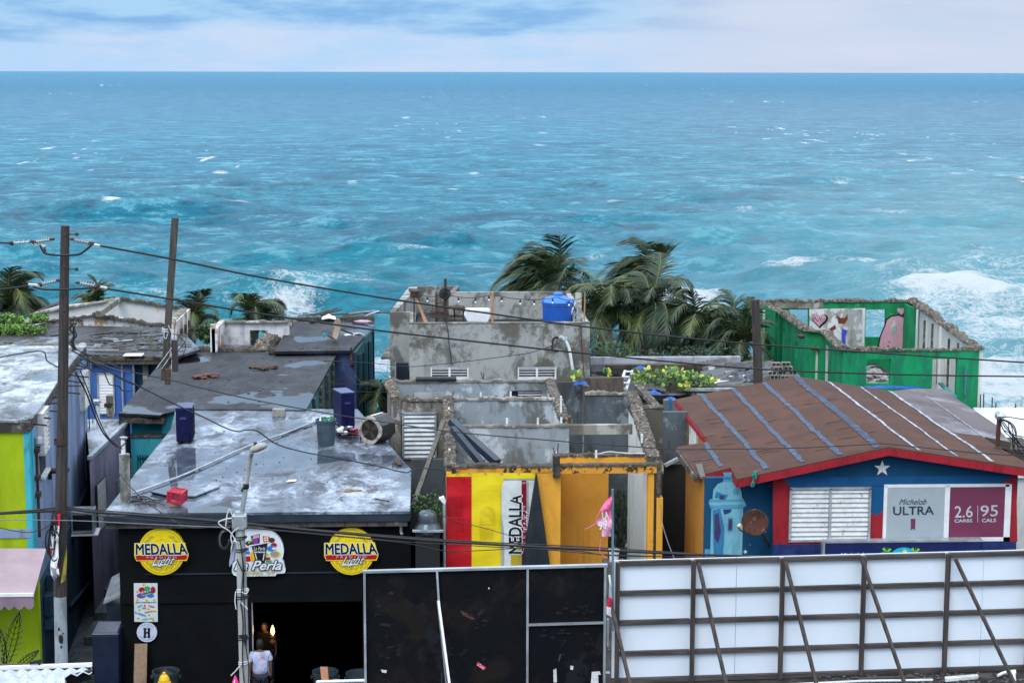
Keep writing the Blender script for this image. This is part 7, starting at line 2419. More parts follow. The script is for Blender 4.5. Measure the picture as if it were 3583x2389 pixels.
# shrubs
def shrub(label, px0, px1, py0, py1, y, n, seed, mats=(m_vine3, m_leafp), cat='shrub', r0=.05, r1=.12, name='shrub'):
    r = random.Random(seed)
    t = T(name, label, cat, Yp((px0 + px1) / 2, py1, y))
    for j, m in enumerate(mats):
        mb = MB()
        for i in range(n):
            a, k = r.uniform(0, 6.28), r.random() ** .5
            c = Yp((px0 + px1) / 2 + (px1 - px0) / 2 * k * math.cos(a), (py0 + py1) / 2 + (py1 - py0) / 2 * k * math.sin(a), y + r.uniform(-.6, .6))
            for q in range(4):
                u = Vector((r.gauss(0, 1), r.gauss(0, 1), r.gauss(0, 1))).normalized()
                v = u.orthogonal().normalized()
                s = r.uniform(r0, r1)
                cc = c + Vector((r.uniform(-.1, .1), r.uniform(-.1, .1), r.uniform(-.1, .1)))
                mb.add([cc - u * s, cc + v * s * .5, cc + u * s, cc - v * s * .5], [(0, 1, 2, 3)])
        mb.build('foliage', m, t, kind='stuff')
    mb = MB()
    b = Yp((px0 + px1) / 2, py1, y)
    for i in range(7):
        e = Yp(r.uniform(px0, px1), r.uniform(py0, py1), y)
        mb.tube([b, b.lerp(e, .5) + Vector((0, 0, .1)), e], .02, 4)
    mb.build('branches', m_brown, t)
    return t
shrub('dark leafy shrub at the right corner of the grey building', 2050, 2220, 1195, 1290, 66.5, 150, 1, mats=(m_vine3, m_leafp), r0=.03, r1=.09)
shrub('tangle of dark brush beneath the short palms', 2200, 2640, 1215, 1300, 67.5, 240, 2, mats=(m_leafp, m_leafp), r0=.03, r1=.09)
shrub('bright green bush on the far-left roof', -60, 82, 1104, 1148, 70, 420, 3, (m_vine, m_vine3), r0=.04, r1=.10)
shrub('moss and weeds spreading on the far-left roof', -60, 160, 1140, 1172, 68.6, 500, 4, (m_vine3, m_vine), cat='weeds', name='weeds', r0=.03, r1=.07)
shrub('few green sprigs on the white gable roof edge', 105, 165, 1103, 1122, 70.5, 60, 5, (m_vine, m_vine3), cat='weeds', name='weeds', r0=.04, r1=.09)
shrub('scrubby bush in the gap behind the violet house', 690, 760, 1130, 1190, 72, 200, 6)

# ================================================================== things on the bar roof
def unit(name, label, c, w, d, h, rz, mat, top, group):
    t = T(name, label, 'air conditioner', c, (0, 0, rz), group=group)
    MB().box(-w / 2, w / 2, -d / 2, d / 2, .06, h).build('casing', mat, t, world=False, bevel=.02)
    MB().box(-w / 2 - .012, w / 2 + .012, -d / 2 - .012, d / 2 + .012, h + .001, h + .035).build('top', top, t, world=False, bevel=.01)
    for s in (-1, 1):
        MB().box(s * w * .32 - .04, s * w * .32 + .04, -d / 2 - .03, d / 2 + .03, 0, .06).build('foot', m_dark, t, world=False)
    g = MB().box(w / 2 + .001, w / 2 + .006, -d * .42, d * .42, .14, h - .1).build('grille', m_dark, t, world=False)
    for k in range(9):
        y = -d * .4 + d * .8 * k / 8
        MB().box(w / 2 + .008, w / 2 + .016, y - .008, y + .008, .14, h - .1).build('grille_bar', mat, g, world=False)
    for k in range(5):
        z = .2 + (h - .35) * k / 4
        MB().box(w / 2 + .018, w / 2 + .024, -d * .42, d * .42, z - .006, z + .006).build('grille_bar', mat, g, world=False)
    MB().box(-w * .25, w * .15, -d / 2 - .03, -d / 2 - .001, h * .70, h * .76).build('handle', top, t, world=False)
    MB().box(-w * .1, w * .3, -d / 2 - .08, -d / 2 - .001, .12, .28).build('valve_cover', mat, t, world=False)
    return t
GA = 'navy air conditioner units on the bar roof'
c = Zp(636, 1552, RZ)
unit('air_conditioner', 'navy air conditioner unit near the left edge of wet roof', (c.x + .06, c.y + .35, RZ), .44, .78, .98, 0.05, m_navy, m_navyl, GA)
c = Zp(1200, 1498, RZ)
unit('air_conditioner', 'navy air conditioner unit behind the grey bin on roof', (c.x + .02, c.y + .3, RZ), .40, .80, 1.02, .35, m_navy, m_navyl, GA)
# big fan condenser lying on its side
c = Zp(1318, 1553, RZ)
fc = T('fan_condenser', 'large rusty condenser lying on its side with open fan', 'air conditioner', (c.x, c.y + .3, RZ), (0, 0, rad(-32)))
S = .34
oc = []
for k in range(8):
    a = rad(22.5 + 45 * k)
    oc.append((S * 1.18 * math.cos(a), 0, S * 1.18 * math.sin(a) + S * 1.12))
sh = MB()
D = .72
outer = [(x, -D / 2, z) for x, y, z in oc]
MB().prism([(x, -D / 2 + .05, z) for x, y, z in oc], (0, D - .05, 0)).build('casing', plain('dark_steel', (.035, .035, .035), .4, var=.4), fc, world=False)
ringm = MB()
n = 32
vo, vi = [], []
for k in range(n):
    a = 2 * math.pi * k / n
    kk = 1.12 / max(abs(math.cos(a)), abs(math.sin(a)), (abs(math.cos(a)) + abs(math.sin(a))) / 1.32)
    vo.append((S * kk * math.cos(a), -D / 2, S * kk * math.sin(a) + S * 1.12))
    vi.append((S * .84 * math.cos(a), -D / 2, S * .84 * math.sin(a) + S * 1.12))
bk2 = [(x, -D / 2 + .055, z) for x, y, z in vo]
bi2 = [(x, -D / 2 + .055, z) for x, y, z in vi]
ringm.add(vo + vi + bk2 + bi2, [(k, (k + 1) % n, n + (k + 1) % n, n + k) for k in range(n)] + [(k, 2 * n + k, 2 * n + (k + 1) % n, (k + 1) % n) for k in range(n)] + [(n + k, n + (k + 1) % n, 3 * n + (k + 1) % n, 3 * n + k) for k in range(n)])
ringm.build('front_ring', paint('condenser_cream', (.46, .44, .38), (.12, .06, .04), (.10, .07, .05), sc_=5, peel_at=.66), fc, world=False)
MB().lathe([(S * .82, 0), (S * .82, .005), (.001, .006)], (0, -D / 2 + .045, S * 1.12), 28, Matrix.Rotation(math.pi / 2, 3, 'X'), cap=False).build('opening', m_dark, fc, world=False)
for k in range(4):
    a = math.pi / 2 * k + .4
    u, v = Vector((math.cos(a), 0, math.sin(a))), Vector((-math.sin(a), 0, math.cos(a)))
    cc = Vector((0, -D / 2 + .03, S * 1.12))
    MB().add([cc + u * .04 - v * .03, cc + u * .04 + v * .03, cc + u * S * .75 + v * .12 - Vector((0, .02, 0)), cc + u * S * .75 - v * .04], [(0, 1, 2, 3)]).build('fan_blade', m_rustd, fc, world=False)
MB().box(-.05, .02, -D / 2 + .1, D / 2 - .05, S * 2.26, S * 2.28).build('stripe', m_white, fc, world=False)
# grey bin with bottles
def rbin(name, label, p, r0, h, mat, filled=False, group=None, open_=True, ribs=True):
    t = T(name, label, 'trash bin', p, group=group)
    prof = [(r0 * .80, 0), (r0 * .84, h * .3), (r0 * .94, h * .86), (r0 * 1.0, h * .865), (r0 * 1.02, h * .93), (r0 * 1.06, h * .94), (r0 * 1.06, h), (r0 * .99, h), (r0 * .95, h * .9), (r0 * .90, h * .55), (.001, h * .5)]
    MB().lathe(prof, (0, 0, 0), 28, cap=False).build('body', mat, t, world=False)
    for s in (-1, 1):
        MB().box(s * r0 * 1.0, s * r0 * 1.16, -.06, .06, h * .80, h * .86).build('handle', mat, t, world=False)
    if ribs:
        for k in range(12):
            a = 2 * math.pi * k / 12
            q0, q1_ = Vector((r0 * .81 * math.cos(a), r0 * .81 * math.sin(a), .02)), Vector((r0 * .945 * math.cos(a), r0 * .945 * math.sin(a), h * .84))
            MB().tube([q0, q1_], .008, 4).build('rib', mat, t, world=False)
    return t
p = Zp(1140, 1562, RZ)
gb_ = rbin('trash_bin', 'grey plastic bin full of green bottles on the bar roof', (p.x, p.y + .2, RZ), .27, .72, m_bin)
m_bot = plain('green_bottle_glass', (.01, .22, .09), .12, bump=0)
r = random.Random(2)
bo = Vector((p.x, p.y + .2, RZ))
for k in range(11):
    a, q = r.uniform(0, 6.28), r.uniform(0, .17)
    c0 = bo + Vector((q * math.cos(a), q * math.sin(a), .58))
    dv = Vector((r.uniform(-.6, .6), r.uniform(-.6, .6), r.uniform(.4, 1))).normalized()
    M = dv.to_track_quat('Z', 'Y').to_matrix()
    b = MB().lathe([(.032, 0), (.034, .13), (.014, .18), (.013, .23)], c0, 9, M).build('bottle', m_bot if k % 5 else m_whited)
    tag(b, 'empty green bottle heaped in the grey bin on the bar roof' if k % 5 else ('whitish bottle on the heap in the grey roof bin' if k else 'first whitish bottle deep in the grey roof bin'), 'bottle', 'bottles heaped in the grey bin')
# shelf of litter by the second unit
p = Zp(1222, 1530, RZ)
lt = T('litter_shelf', 'rusty shelf heaped with litter between bin and condenser', 'litter', (p.x, p.y, RZ))
MB().prism([Zp(x, y, RZ + .22) for x, y in ((1176, 1512), (1270, 1514), (1272, 1502), (1184, 1500))], (0, 0, -.03)).build('shelf', m_rust, lt)
for x, y in ((1188, 1508), (1262, 1510)):
    q = Zp(x, y, RZ + .2)
    MB().beam(q, Vector((q.x, q.y, RZ)), .04).build('leg', m_rust, lt)
r = random.Random(14)
for k in range(14):
    q = Zp(r.uniform(1180, 1265), r.uniform(1502, 1512), RZ + .24)
    MB().blob((q.x, q.y, q.z + r.uniform(0, .08)), r.uniform(.04, .09), r, (1.3, .8, .7), 1).build('scrap', (m_white, m_crestd, m_tarp, m_red, m_whited, m_dark)[k % 6], lt)
p = Zp(1185, 1528, RZ)
for k in range(4):
    MB().blob((p.x + .16 * k, p.y, RZ + .06), .09, r, (1.4, .8, .6), 1).build('scrap', (m_dark, m_white, m_rubble, m_red)[k], lt)
# block, crate on stone, flat board, lumps
p = Zp(975, 1460, RZ)
t = T('stone_block', 'weathered grey stone block standing in a roof puddle', 'block', (p.x, p.y + .1, RZ))
bx('block', m_block, t, -.19, .19, -.1, .14, 0, .24, bevel=.015, world=False)
p = Zp(612, 1775, RZ)
t = T('support_stone', 'ochre stone holding up the red crate', 'stone', (p.x, p.y + .12, RZ), (0, 0, .1))
bx('stone', paint('ochre_stone', (.30, .27, .18), (.1, .09, .07), (.05, .04, .03), sc_=7), t, -.13, .13, -.10, .14, 0, .10, bevel=.02, world=False)
cr = T('milk_crate', 'red plastic milk crate tipped on a stone in the puddle', 'crate', (p.x + .03, p.y + .16, RZ + .105), (rad(4), rad(5), rad(-14)))
a = .17
e = .018
for x in (-a, a):
    for y in (-a, a):
        MB().box(x - e, x + e, y - e, y + e, 0, .28).build('corner_post', m_red, cr, world=False)
for z in (.015, .265):
    for s in (-1, 1):
        MB().box(-a, a, s * a - .012, s * a + .012, z - .02, z + .02).build('rail', m_red, cr, world=False)
        MB().box(s * a - .0121, s * a + .0121, -a, a, z - .0201, z + .0201).build('rail', m_red, cr, world=False)
for s in (-1, 1):
    gm = MB()
    for k in range(7):
        x = -a + 2 * a * (k + .5) / 7
        gm.box(x - .006, x + .006, s * a - .006, s * a + .006, .03, .25)
        gm.box(s * a - .006, s * a + .006, x - .006, x + .006, .03, .25)
    for k in range(5):
        z = .05 + .045 * k
        gm.box(-a, a, s * a - .0065, s * a + .0065, z - .005, z + .005)
        gm.box(s * a - .0065, s * a + .0065, -a, a, z - .005, z + .005)
    gm.build('lattice', m_red, cr, world=False, kind='stuff')
gm = MB()
for k in range(6):
    x = -a + 2 * a * (k + .5) / 6
    gm.box(x - .008, x + .008, -a, a, .255, .27)
    gm.box(-a, a, x - .008, x + .008, .2551, .2701)
gm.build('base_lattice', m_red, cr, world=False, kind='stuff')
t = T('flat_board', 'warped pale board lying flat behind the red crate', 'board', Zp(650, 1715, RZ))
MB().prism([Zp(x, y, RZ + .04) for x, y in ((525, 1722), (640, 1688), (772, 1703), (682, 1738), (600, 1738))], (0, 0, .03)).build('board', m_roof1, t)
MB().prism([Zp(x, y, RZ + .001) for x, y in ((530, 1724), (770, 1705), (682, 1741), (600, 1741))], (0, 0, .035)).build('underside', m_dark, t)
# stub column with pale pipe at the roof corner
p = Zp(440, 1760, RZ)
t = T('stub_column', 'round concrete stub column with white pipe at roof corner', 'column', (p.x, p.y, RZ))
hcol = ZY(1588, p.y, 440) - RZ
MB().lathe([(.125, 0), (.125, hcol), (.10, hcol + .01)], (p.x, p.y, RZ), 20).build('shaft', m_conc, t)
MB().lathe([(.05, 0), (.05, .30), (.035, .36)], (p.x - .02, p.y, RZ + hcol), 14).build('white_pipe', m_pipe, t)
MB().blob((p.x, p.y, RZ + hcol + .38), .08, random.Random(4), (1.4, 1, .7), 1).build('cap', m_frame, t)
r = random.Random(44)
for k in range(16):
    q = Zp(r.uniform(420, 520), r.uniform(1745, 1772), RZ)
    MB().tube(spline([q + Vector((0, 0, .02)), q + Vector((r.uniform(.1, .3), r.uniform(-.15, .15), .06)), q + Vector((r.uniform(.2, .6), r.uniform(-.2, .2), .02))], 3), .012, 4).build('wire_litter', (m_cable, m_brown, m_crestd)[k % 3], t)
heap('two ochre rubble lumps near the roof front edge', 1222, 1718, RZ, .17, 61, paint('ochre_lump', (.33, .22, .13), (.2, .14, .09), (.07, .05, .04), sc_=8), 5, (2, .8, .5))
heap('single ochre rubble lump right of the pair', 1284, 1722, RZ, .09, 62, paint('ochre_lump', (.33, .22, .13)), 3, (1, 1, .6))
t = T('paper_scrap', 'scrap of white paper lying mid roof', 'paper', Zp(1020, 1683, RZ))
MB().prism([Zp(x, y, RZ + .02) for x, y in ((1002, 1686), (1034, 1684), (1038, 1678), (1010, 1679))], (0, 0, .01)).build('sheet', m_white, t)
t = T('brown_leaf', 'rusty brown scrap at the right roof edge', 'scrap', Zp(1390, 1618, RZ))
MB().prism([Zp(x, y, RZ + .02) for x, y in ((1378, 1606), (1388, 1606), (1406, 1626), (1396, 1630), (1382, 1620))], (0, 0, .03)).build('scrap', m_brown, t)
t = T('stick', 'thin dark stick near the roof front edge', 'stick', Zp(1335, 1748, RZ))
MB().tube([Zp(1312, 1743, RZ + .02), Zp(1362, 1753, RZ + .02)], .015, 5).build('stick', m_brown, t)
# conduit crossing the roof
t = T('roof_conduit', 'long grey conduit running diagonally over the wet roof', 'pipe', Zp(800, 1580, RZ))
MB().tube(spline([Zp(x, y, RZ + .05) for x, y in ((465, 1725), (560, 1692), (668, 1650), (870, 1560), (1000, 1515), (1085, 1482), (1172, 1453))], 5), .028, 7).build('pipe', m_frame, t)
t = T('roof_hose', 'dark cord lying right of the conduit on the roof', 'cord', Zp(1040, 1510, RZ))
MB().tube(spline([Zp(x, y, RZ + .02) for x, y in ((985, 1522), (1020, 1512), (1050, 1500), (1092, 1490))], 5), .014, 5).build('cord', m_cable, t)

# ================================================================== street things before the bar
KZ = .75
o = MB().box(-11, 0, 37.0, 39.9, 0, KZ).build('kerb_platform', m_asph)
o['kind'] = 'structure'
def at_top(px, py, y, h):
    q = Yp(px, py, y)
    return (q.x, y, q.z - h)
rbin('trash_bin', 'dark open bin behind the yellow hydrant', at_top(580, 2345, 39.3, .78), .29, .78, m_bind)
GB = 'dark open bins standing right of the doorway'
rbin('trash_bin', 'dark open bin right of the doorway holding an orange plank', at_top(1138, 2346, 39.3, .78), .28, .78, m_bind, group=GB)
rbin('trash_bin', 'dark open bin half behind the metal frame edge', at_top(1255, 2352, 39.3, .78), .28, .78, m_bind, group=GB)
q = at_top(580, 2345, 39.3, .78)
t = T('bin_bag', 'black bag stuffed in the bin behind the hydrant', 'bag', (q[0], q[1], q[2] + .6))
MB().blob((q[0] + .0, q[1], q[2] + .62), .17, random.Random(3), (1, 1, 1.3), 2).build('bag', m_cable, t, smooth=True)
q = Yp(574, 2350, 38.4)
hy = T('fire_hydrant', 'yellow fire hydrant bonnet in front of the dark bin', 'hydrant', (q.x, 38.4, q.z - .8))
MB().lathe([(.13, 0), (.13, .05), (.10, .06), (.10, .52), (.14, .53), (.145, .57), (.125, .59), (.12, .64), (.09, .71), (.05, .745), (.035, .75), (.035, .79), (.02, .80)], (0, 0, 0), 20).build('body', m_yellow, hy, world=False, smooth=False)
for s in (-1, 1):
    MB().tube([(s * .09, 0, .45), (s * .17, 0, .45)], .05, 10).build('side_cap', m_yellow, hy, world=False)
for i, (x0_, x1_, y0_, x2_, x3_, m, lb) in enumerate(((1120, 1146, 2333, 1130, 1155, m_plyo, 'orange plank leaning out of the open bin'), (1164, 1188, 2376, 1164, 1188, m_ply, 'short brown board end beside the orange plank'))):
    t = T('plank', lb, 'plank', Yp(x0_, 2400, 38.9))
    MB().prism([Yp(x0_, y0_, 38.9), Yp(x1_, y0_, 38.9), Yp(x3_, 2430, 38.6), Yp(x2_, 2430, 38.6)], (0, .04, 0)).build('plank', m, t)
t = T('plank', 'tall tan plank propped beneath the round white sign', 'plank', Yp(490, 2400, YW - .3))
MB().prism([Yp(471, 2252, YW - .12), Yp(515, 2252, YW - .12), Yp(511, 2440, YW - .5), Yp(466, 2440, YW - .5)], (0, .04, 0)).build('plank', m_ply, t)
t = T('handrail', 'white metal rail before the two open bins', 'rail', Yp(1190, 2384, 37.6))
MB().tube([Yp(1108, 2384, 37.6), Yp(1282, 2379, 37.6)], .035, 8).build('rail', m_white, t)
for px in (1110, 1278):
    a = Yp(px, 2384, 37.6)
    MB().tube([a, a - Vector((0, 0, .9))], .03, 8).build('leg', m_white, t)
t = T('parasol_tip', 'bright pink pointed tip of a folded parasol by the pole', 'parasol', Yp(823, 2400, 35.5))
a = Yp(823, 2359, 35.5)
MB().lathe([(.001, 0), (.03, -.06), (.075, -.19), (.12, -.45)], a, 10).build('canopy', plain('hot_pink', (.75, .02, .22), .5), t)
MB().prism([a + Vector(v) for v in ((-.02, -.075, -.10), (.0, -.075, -.09), (-.005, -.10, -.24), (-.03, -.10, -.25))], (0, .02, 0)).build('white_letter_stroke', m_white, t)

# ------------------------------------------------------------------ people
def person(label, feet, h, rz, shirt, trousers, skin, hairm, pose, cat='person'):
    t = T('person', label, cat, feet, (0, 0, rz))
    s = h / 1.75
    def skin_body(name, V, Eg, rads, mat, sub=2):
        me = bpy.data.meshes.new(name)
        me.from_pydata([tuple(Vector(v) * s) for v in V], Eg, [])
        ob = bpy.data.objects.new(name, me)
        col.objects.link(ob)
        ob.parent = t
        ob.modifiers.new('skin', 'SKIN')
        ly = me.skin_vertices[0] if me.skin_vertices else None
        if ly is None:
            bpy.context.view_layer.objects.active = ob
            bm = bmesh.new(); bm.from_mesh(me); bm.verts.layers.skin.verify(); bm.to_mesh(me); bm.free()
            ly = me.skin_vertices[0]
        for i, rr_ in enumerate(rads):
            ly.data[i].radius = (rr_[0] * s, rr_[1] * s)
        ly.data[0].use_root = True
        sb = ob.modifiers.new('sub', 'SUBSURF')
        sb.levels = sb.render_levels = sub
        me.materials.append(mat)
        return ob
    # body faces -Y away from... local +Y is the direction the person faces
    V = [(0, 0, .95), (0, 0, 1.15), (0, .01, 1.33), (0, .0, 1.46), (0, .01, 1.53),
         (.18, 0, 1.40), (.24, .0, 1.16), (.25, .06, .92), (.25, .08, .84),
         (-.18, 0, 1.40), (-.24, .0, 1.16), (-.25, .06, .92), (-.25, .08, .84),
         (.10, 0, .86), (.11, .02, .48), (.11, -.01, .08), (.11, .12, .03),
         (-.10, 0, .86), (-.11, .02, .48), (-.11, -.01, .08), (-.11, .12, .03)]
    Eg = [(0, 1), (1, 2), (2, 3), (3, 4), (2, 5), (5, 6), (6, 7), (7, 8), (2, 9), (9, 10), (10, 11), (11, 12), (0, 13), (13, 14), (14, 15), (15, 16), (0, 17), (17, 18), (18, 19), (19, 20)]
    Rd = [(.15, .10), (.15, .10), (.17, .11), (.055, .055), (.05, .05), (.06, .06), (.042, .042), (.03, .03), (.025, .03), (.06, .06), (.042, .042), (.03, .03), (.025, .03),
          (.085, .09), (.06, .062), (.045, .05), (.035, .03), (.085, .09), (.06, .062), (.045, .05), (.035, .03)]
    if pose == 'lean':
        V = [(x, y + max(0, z - .95) * .28, z - max(0, z - .95) * .06) for x, y, z in V]
    body = skin_body('body', V, Eg, Rd, skin)
    off = Vector((0, .0, 0)) if pose != 'lean' else Vector((0, .20, -.04))
    hd = MB()
    hd.lathe([(.001, -.13), (.045, -.12), (.068, -.07), (.078, 0), (.076, .06), (.055, .10), (.02, .115), (.001, .117)], (0, 0, 0), 18)
    hv = [((x * 1.0, y * 1.18, z)) for x, y, z in hd.v]
    hd.v = [tuple((Vector(v) + Vector((0, .02, 1.64)) + off) * s) for v in hv]
    head = hd.build('head', skin, t, world=False, smooth=True)
    fz = Vector((0, .02, 1.64)) + off
    MB().prism([tuple((fz + Vector(v)) * s) for v in ((-.014, .088, .01), (.014, .088, .01), (.016, .108, -.035), (-.016, .108, -.035))], (0, .004, -.004)).build('nose', skin, head, world=False)
    for sx_ in (-1, 1):
        MB().blob(tuple((fz + Vector((sx_ * .03, .083, .015))) * s), .011 * s, random.Random(1), (1, .6, .7), 1).build('eye', m_dark, head, world=False)
        MB().blob(tuple((fz + Vector((sx_ * .078, 0, .0))) * s), .024 * s, random.Random(2), (.45, .8, 1.2), 1).build('ear', skin, head, world=False)
    MB().box(-.022 * s, .022 * s, (fz.y + .084) * s, (fz.y + .09) * s, (fz.z - .058) * s, (fz.z - .052) * s).build('mouth', plain('lips', (.18, .05, .04), .6), head, world=False)
    # hair cap
    hc = MB().lathe([(.080, -.03), (.084, .03), (.078, .075), (.055, .112), (.001, .127)], (0, 0, 0), 18)
    hc.v = [tuple((Vector((x * 1.02, y * 1.2 - .012, z - (.06 if y < -.02 and z < 0 else 0))) + fz) * s) for x, y, z in hc.v]
    hc.build('hair', hairm, t, world=False, smooth=True)
    # shirt: torso shell with short sleeves
    V2 = [(0, 0, .86), (0, 0, 1.08), (0, .0, 1.34), (0, 0, 1.45), (.19, 0, 1.405), (.245, 0, 1.20), (-.19, 0, 1.405), (-.245, 0, 1.20)]
    if pose == 'lean':
        V2 = [(x, y + max(0, z - .95) * .28, z - max(0, z - .95) * .06) for x, y, z in V2]
    skin_body('shirt', V2, [(0, 1), (1, 2), (2, 3), (2, 4), (4, 5), (2, 6), (6, 7)], [(.21, .15), (.20, .145), (.20, .135), (.08, .08), (.085, .085), (.095, .09), (.085, .085), (.095, .09)], shirt)
    V3 = [(0, 0, .93), (.10, 0, .84), (.11, .02, .48), (.11, -.01, .10), (-.10, 0, .84), (-.11, .02, .48), (-.11, -.01, .10)]
    skin_body('trousers', V3, [(0, 1), (1, 2), (2, 3), (0, 4), (4, 5), (5, 6)], [(.165, .12), (.10, .105), (.078, .08), (.068, .07), (.10, .105), (.078, .08), (.068, .07)], trousers)
    for sx_ in (-1, 1):
        base = Vector((sx_ * .25, .085, .835)) + (Vector((0, 0, 0)) if pose != 'lean' else Vector((0, 0, 0)))
        pm_ = MB()
        pm_.blob(tuple(base * s), .042 * s, random.Random(5), (.5, .8, 1.0), 2)
        hnd = pm_.build('palm', skin, t, world=False, smooth=True)
        for k in range(4):
            L = (.062, .07, .066, .052)[k]
            b0 = base + Vector((0, .026 - .017 * k, -.03))
            MB().tube([tuple(b0 * s), tuple((b0 + Vector((-sx_ * .004, .003, -L * .5))) * s), tuple((b0 + Vector((-sx_ * .016, .006, -L))) * s)], [.0095 * s, .009 * s, .006 * s], 6).build('finger', skin, hnd, world=False, smooth=True)
        b0 = base + Vector((-sx_ * .01, .032, .0))
        MB().tube([tuple(b0 * s), tuple((b0 + Vector((-sx_ * .008, .026, -.022))) * s), tuple((b0 + Vector((-sx_ * .012, .03, -.05))) * s)], [.012 * s, .010 * s, .007 * s], 6).build('thumb', skin, hnd, world=False, smooth=True)
        MB().add([tuple(Vector(v) * s) for v in ((sx_ * .11 - .045, -.09, 0), (sx_ * .11 + .045, -.09, 0), (sx_ * .11 + .05, .17, 0), (sx_ * .11 - .05, .17, 0), (sx_ * .11 - .04, -.08, .09), (sx_ * .11 + .04, -.08, .09), (sx_ * .11 + .04, .15, .05), (sx_ * .11 - .04, .15, .05))],
                 [(0, 3, 2, 1), (0, 1, 5, 4), (1, 2, 6, 5), (2, 3, 7, 6), (3, 0, 4, 7), (4, 5, 6, 7)]).build('shoe', m_dark, t, world=False, bevel=.015)
    return t
q = Yp(909, 2237, YW - .45)
sk = plain('skin', (.20, .10, .065), .55, var=.1, bump=0)
tee = plain('lilac_tee', (.42, .44, .60), .8, var=.22, sc_=7)
pn = person('person in a pale lilac T-shirt seen from behind at the doorway', (q.x, YW - .45, q.z - 1.70), 1.70, rad(8), tee, plain('dark_jeans', (.012, .016, .028), .8), sk, plain('dark_hair', (.01, .009, .009), .7, bump=.4, sc_=20), 'stand')
prt = MB()
s17 = 1.7 / 1.75
for k, (x, z) in enumerate(((.06, 1.33), (.03, 1.325), (.07, 1.30))):
    prt.use(plain('shirt_print_red', (.5, .12, .12), .7, bump=0)).box(x - .018, x + .018, -.1335, -.132, z - .009, z + .009)
prt.build('chest_print', None, pn, world=False, kind='stuff')
q = Yp(937, 2168, YW + 1.9)
person('person in dark clothes leaning towards the lit lamp inside', (q.x - .02, YW + 1.9, q.z - 1.62), 1.66, rad(165), plain('black_tee', (.008, .008, .009), .9), plain('dark_jeans', (.012, .016, .028), .8), sk, plain('dark_hair', (.01, .009, .009), .7), 'lean')
for y_ in (YW + 1.9,):
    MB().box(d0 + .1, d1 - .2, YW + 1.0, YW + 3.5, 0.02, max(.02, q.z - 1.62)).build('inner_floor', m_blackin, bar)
t = T('white_counter', 'pale panel edge beside the person in the doorway', 'panel', Yp(940, 2330, YW - .2))
MB().prism([Yp(938, 2284, YW + .25), Yp(949, 2284, YW + .25), Yp(944, 2362, YW + .25), Yp(934, 2362, YW + .25)], (0, .03, 0)).build('panel', plain('pale_panel', (.20, .25, .28), .6), t)

# ================================================================== poles
def insulator(parent, a, b, n=6, rr_=.055):
    a, b = Vector(a), Vector(b)
    d = (b - a)
    M = d.normalized().to_track_quat('Z', 'Y').to_matrix()
    i_ = MB().tube([a, b], .022, 6).build('insulator', m_frame, parent)
    for k in range(n):
        c = a.lerp(b, .15 + .7 * k / (n - 1))
        MB().lathe([(.012, -.008), (rr_, -.004), (rr_, .004), (.012, .008)], c, 10, M).build('disc', m_frame, i_)
    MB().blob(a, .045, random.Random(1), (1.3, .8, .8), 1).build('clamp', m_rust, i_)
    MB().blob(b, .05, random.Random(2), (1.6, .8, .9), 1).build('clamp', m_rust, i_)
YP1 = 37.0
up = T('utility_pole', 'tall dark wooden utility pole with insulators on the left', 'utility pole', (Yp(205, 2330, YP1).x, YP1, 0))
top = Yp(228, 790, YP1)
mid = Yp(210, 2083, YP1)
def ptube(pts, rs, n=14):
    return MB().tube(pts, rs, n)
ax_ = [top.lerp(mid, k / 12) for k in range(13)]
ptube(ax_, [.088 + .05 * k / 12 for k in range(13)], 12).build('shaft', m_pole, up)
base_ = Yp(210, 2085, YP1)
gp = Vector((Yp(209, 2330, YP1).x, YP1, 0))
ptube([Yp(210, 2080, YP1), base_.lerp(gp, .5), gp], [.13, .135, .14], 14).build('stub', m_stub, up)
for px, py, w, h in ((213, 2235, .045, .10), (206, 2200, .02, .04), (214, 2262, .02, .03), (220, 2215, .015, .02)):
    a = Yp(px, py, YP1 - .137)
    MB().prism([a + Vector((w * math.cos(k * .785) * (1 + .2 * (k % 2)), -.001, h * math.sin(k * .785))) for k in range(8)], (0, .01, 0)).build('rust_hole', m_dark, up)
for py in (820, 942):
    a = Yp(246, py, YP1)
    ring = [a + Vector((.13 + .035 * math.cos(t * .63), 0, .025 * math.sin(t * .63))) for t in range(11)]
    MB().tube([a - Vector((.05, 0, 0)), a + Vector((.1, 0, 0))] + ring, .012, 5).build('eye_bolt', m_rust, up)
for py in (822, 935, 1085):
    a = Yp(226, py, YP1 - .11)
    MB().blob(a, .03, random.Random(3), (1, .6, 1), 1).build('bolt', m_rust, up)
for py, in ((1790,), (1545,)):
    a = Yp(213, py, YP1)
    MB().lathe([(.14, -.05), (.145, -.05), (.145, .05), (.14, .05)], a, 14, cap=False).build('band', m_rustd, up)
insulator(up, Yp(252, 838, YP1), Yp(318, 852, YP1))
insulator(up, Yp(182, 838, YP1), Yp(120, 848, YP1))
insulator(up, Yp(272, 990, YP1), Yp(340, 1000, YP1))
insulator(up, Yp(204, 982, YP1), Yp(140, 995, YP1))
insulator(up, Yp(112, 846, YP1), Yp(40, 851, YP1), 4)
for a, b in (((314, 852), (350, 860)), ((100, 995), (140, 998)), ((335, 1000), (375, 1008)), ((120, 852), (158, 862))):
    MB().tube([Yp(*a, YP1), Yp(*b, YP1)], .028, 6).build('dead_end_grip', m_whited, up)
a, b = Yp(155, 862, YP1), Yp(156, 885, YP1)
MB().tube([a, b], .02, 6).build('hanger', m_rust, up)
MB().beam(Yp(156, 873, YP1), Yp(156, 887, YP1), .06, .06).build('clamp', m_rust, up)
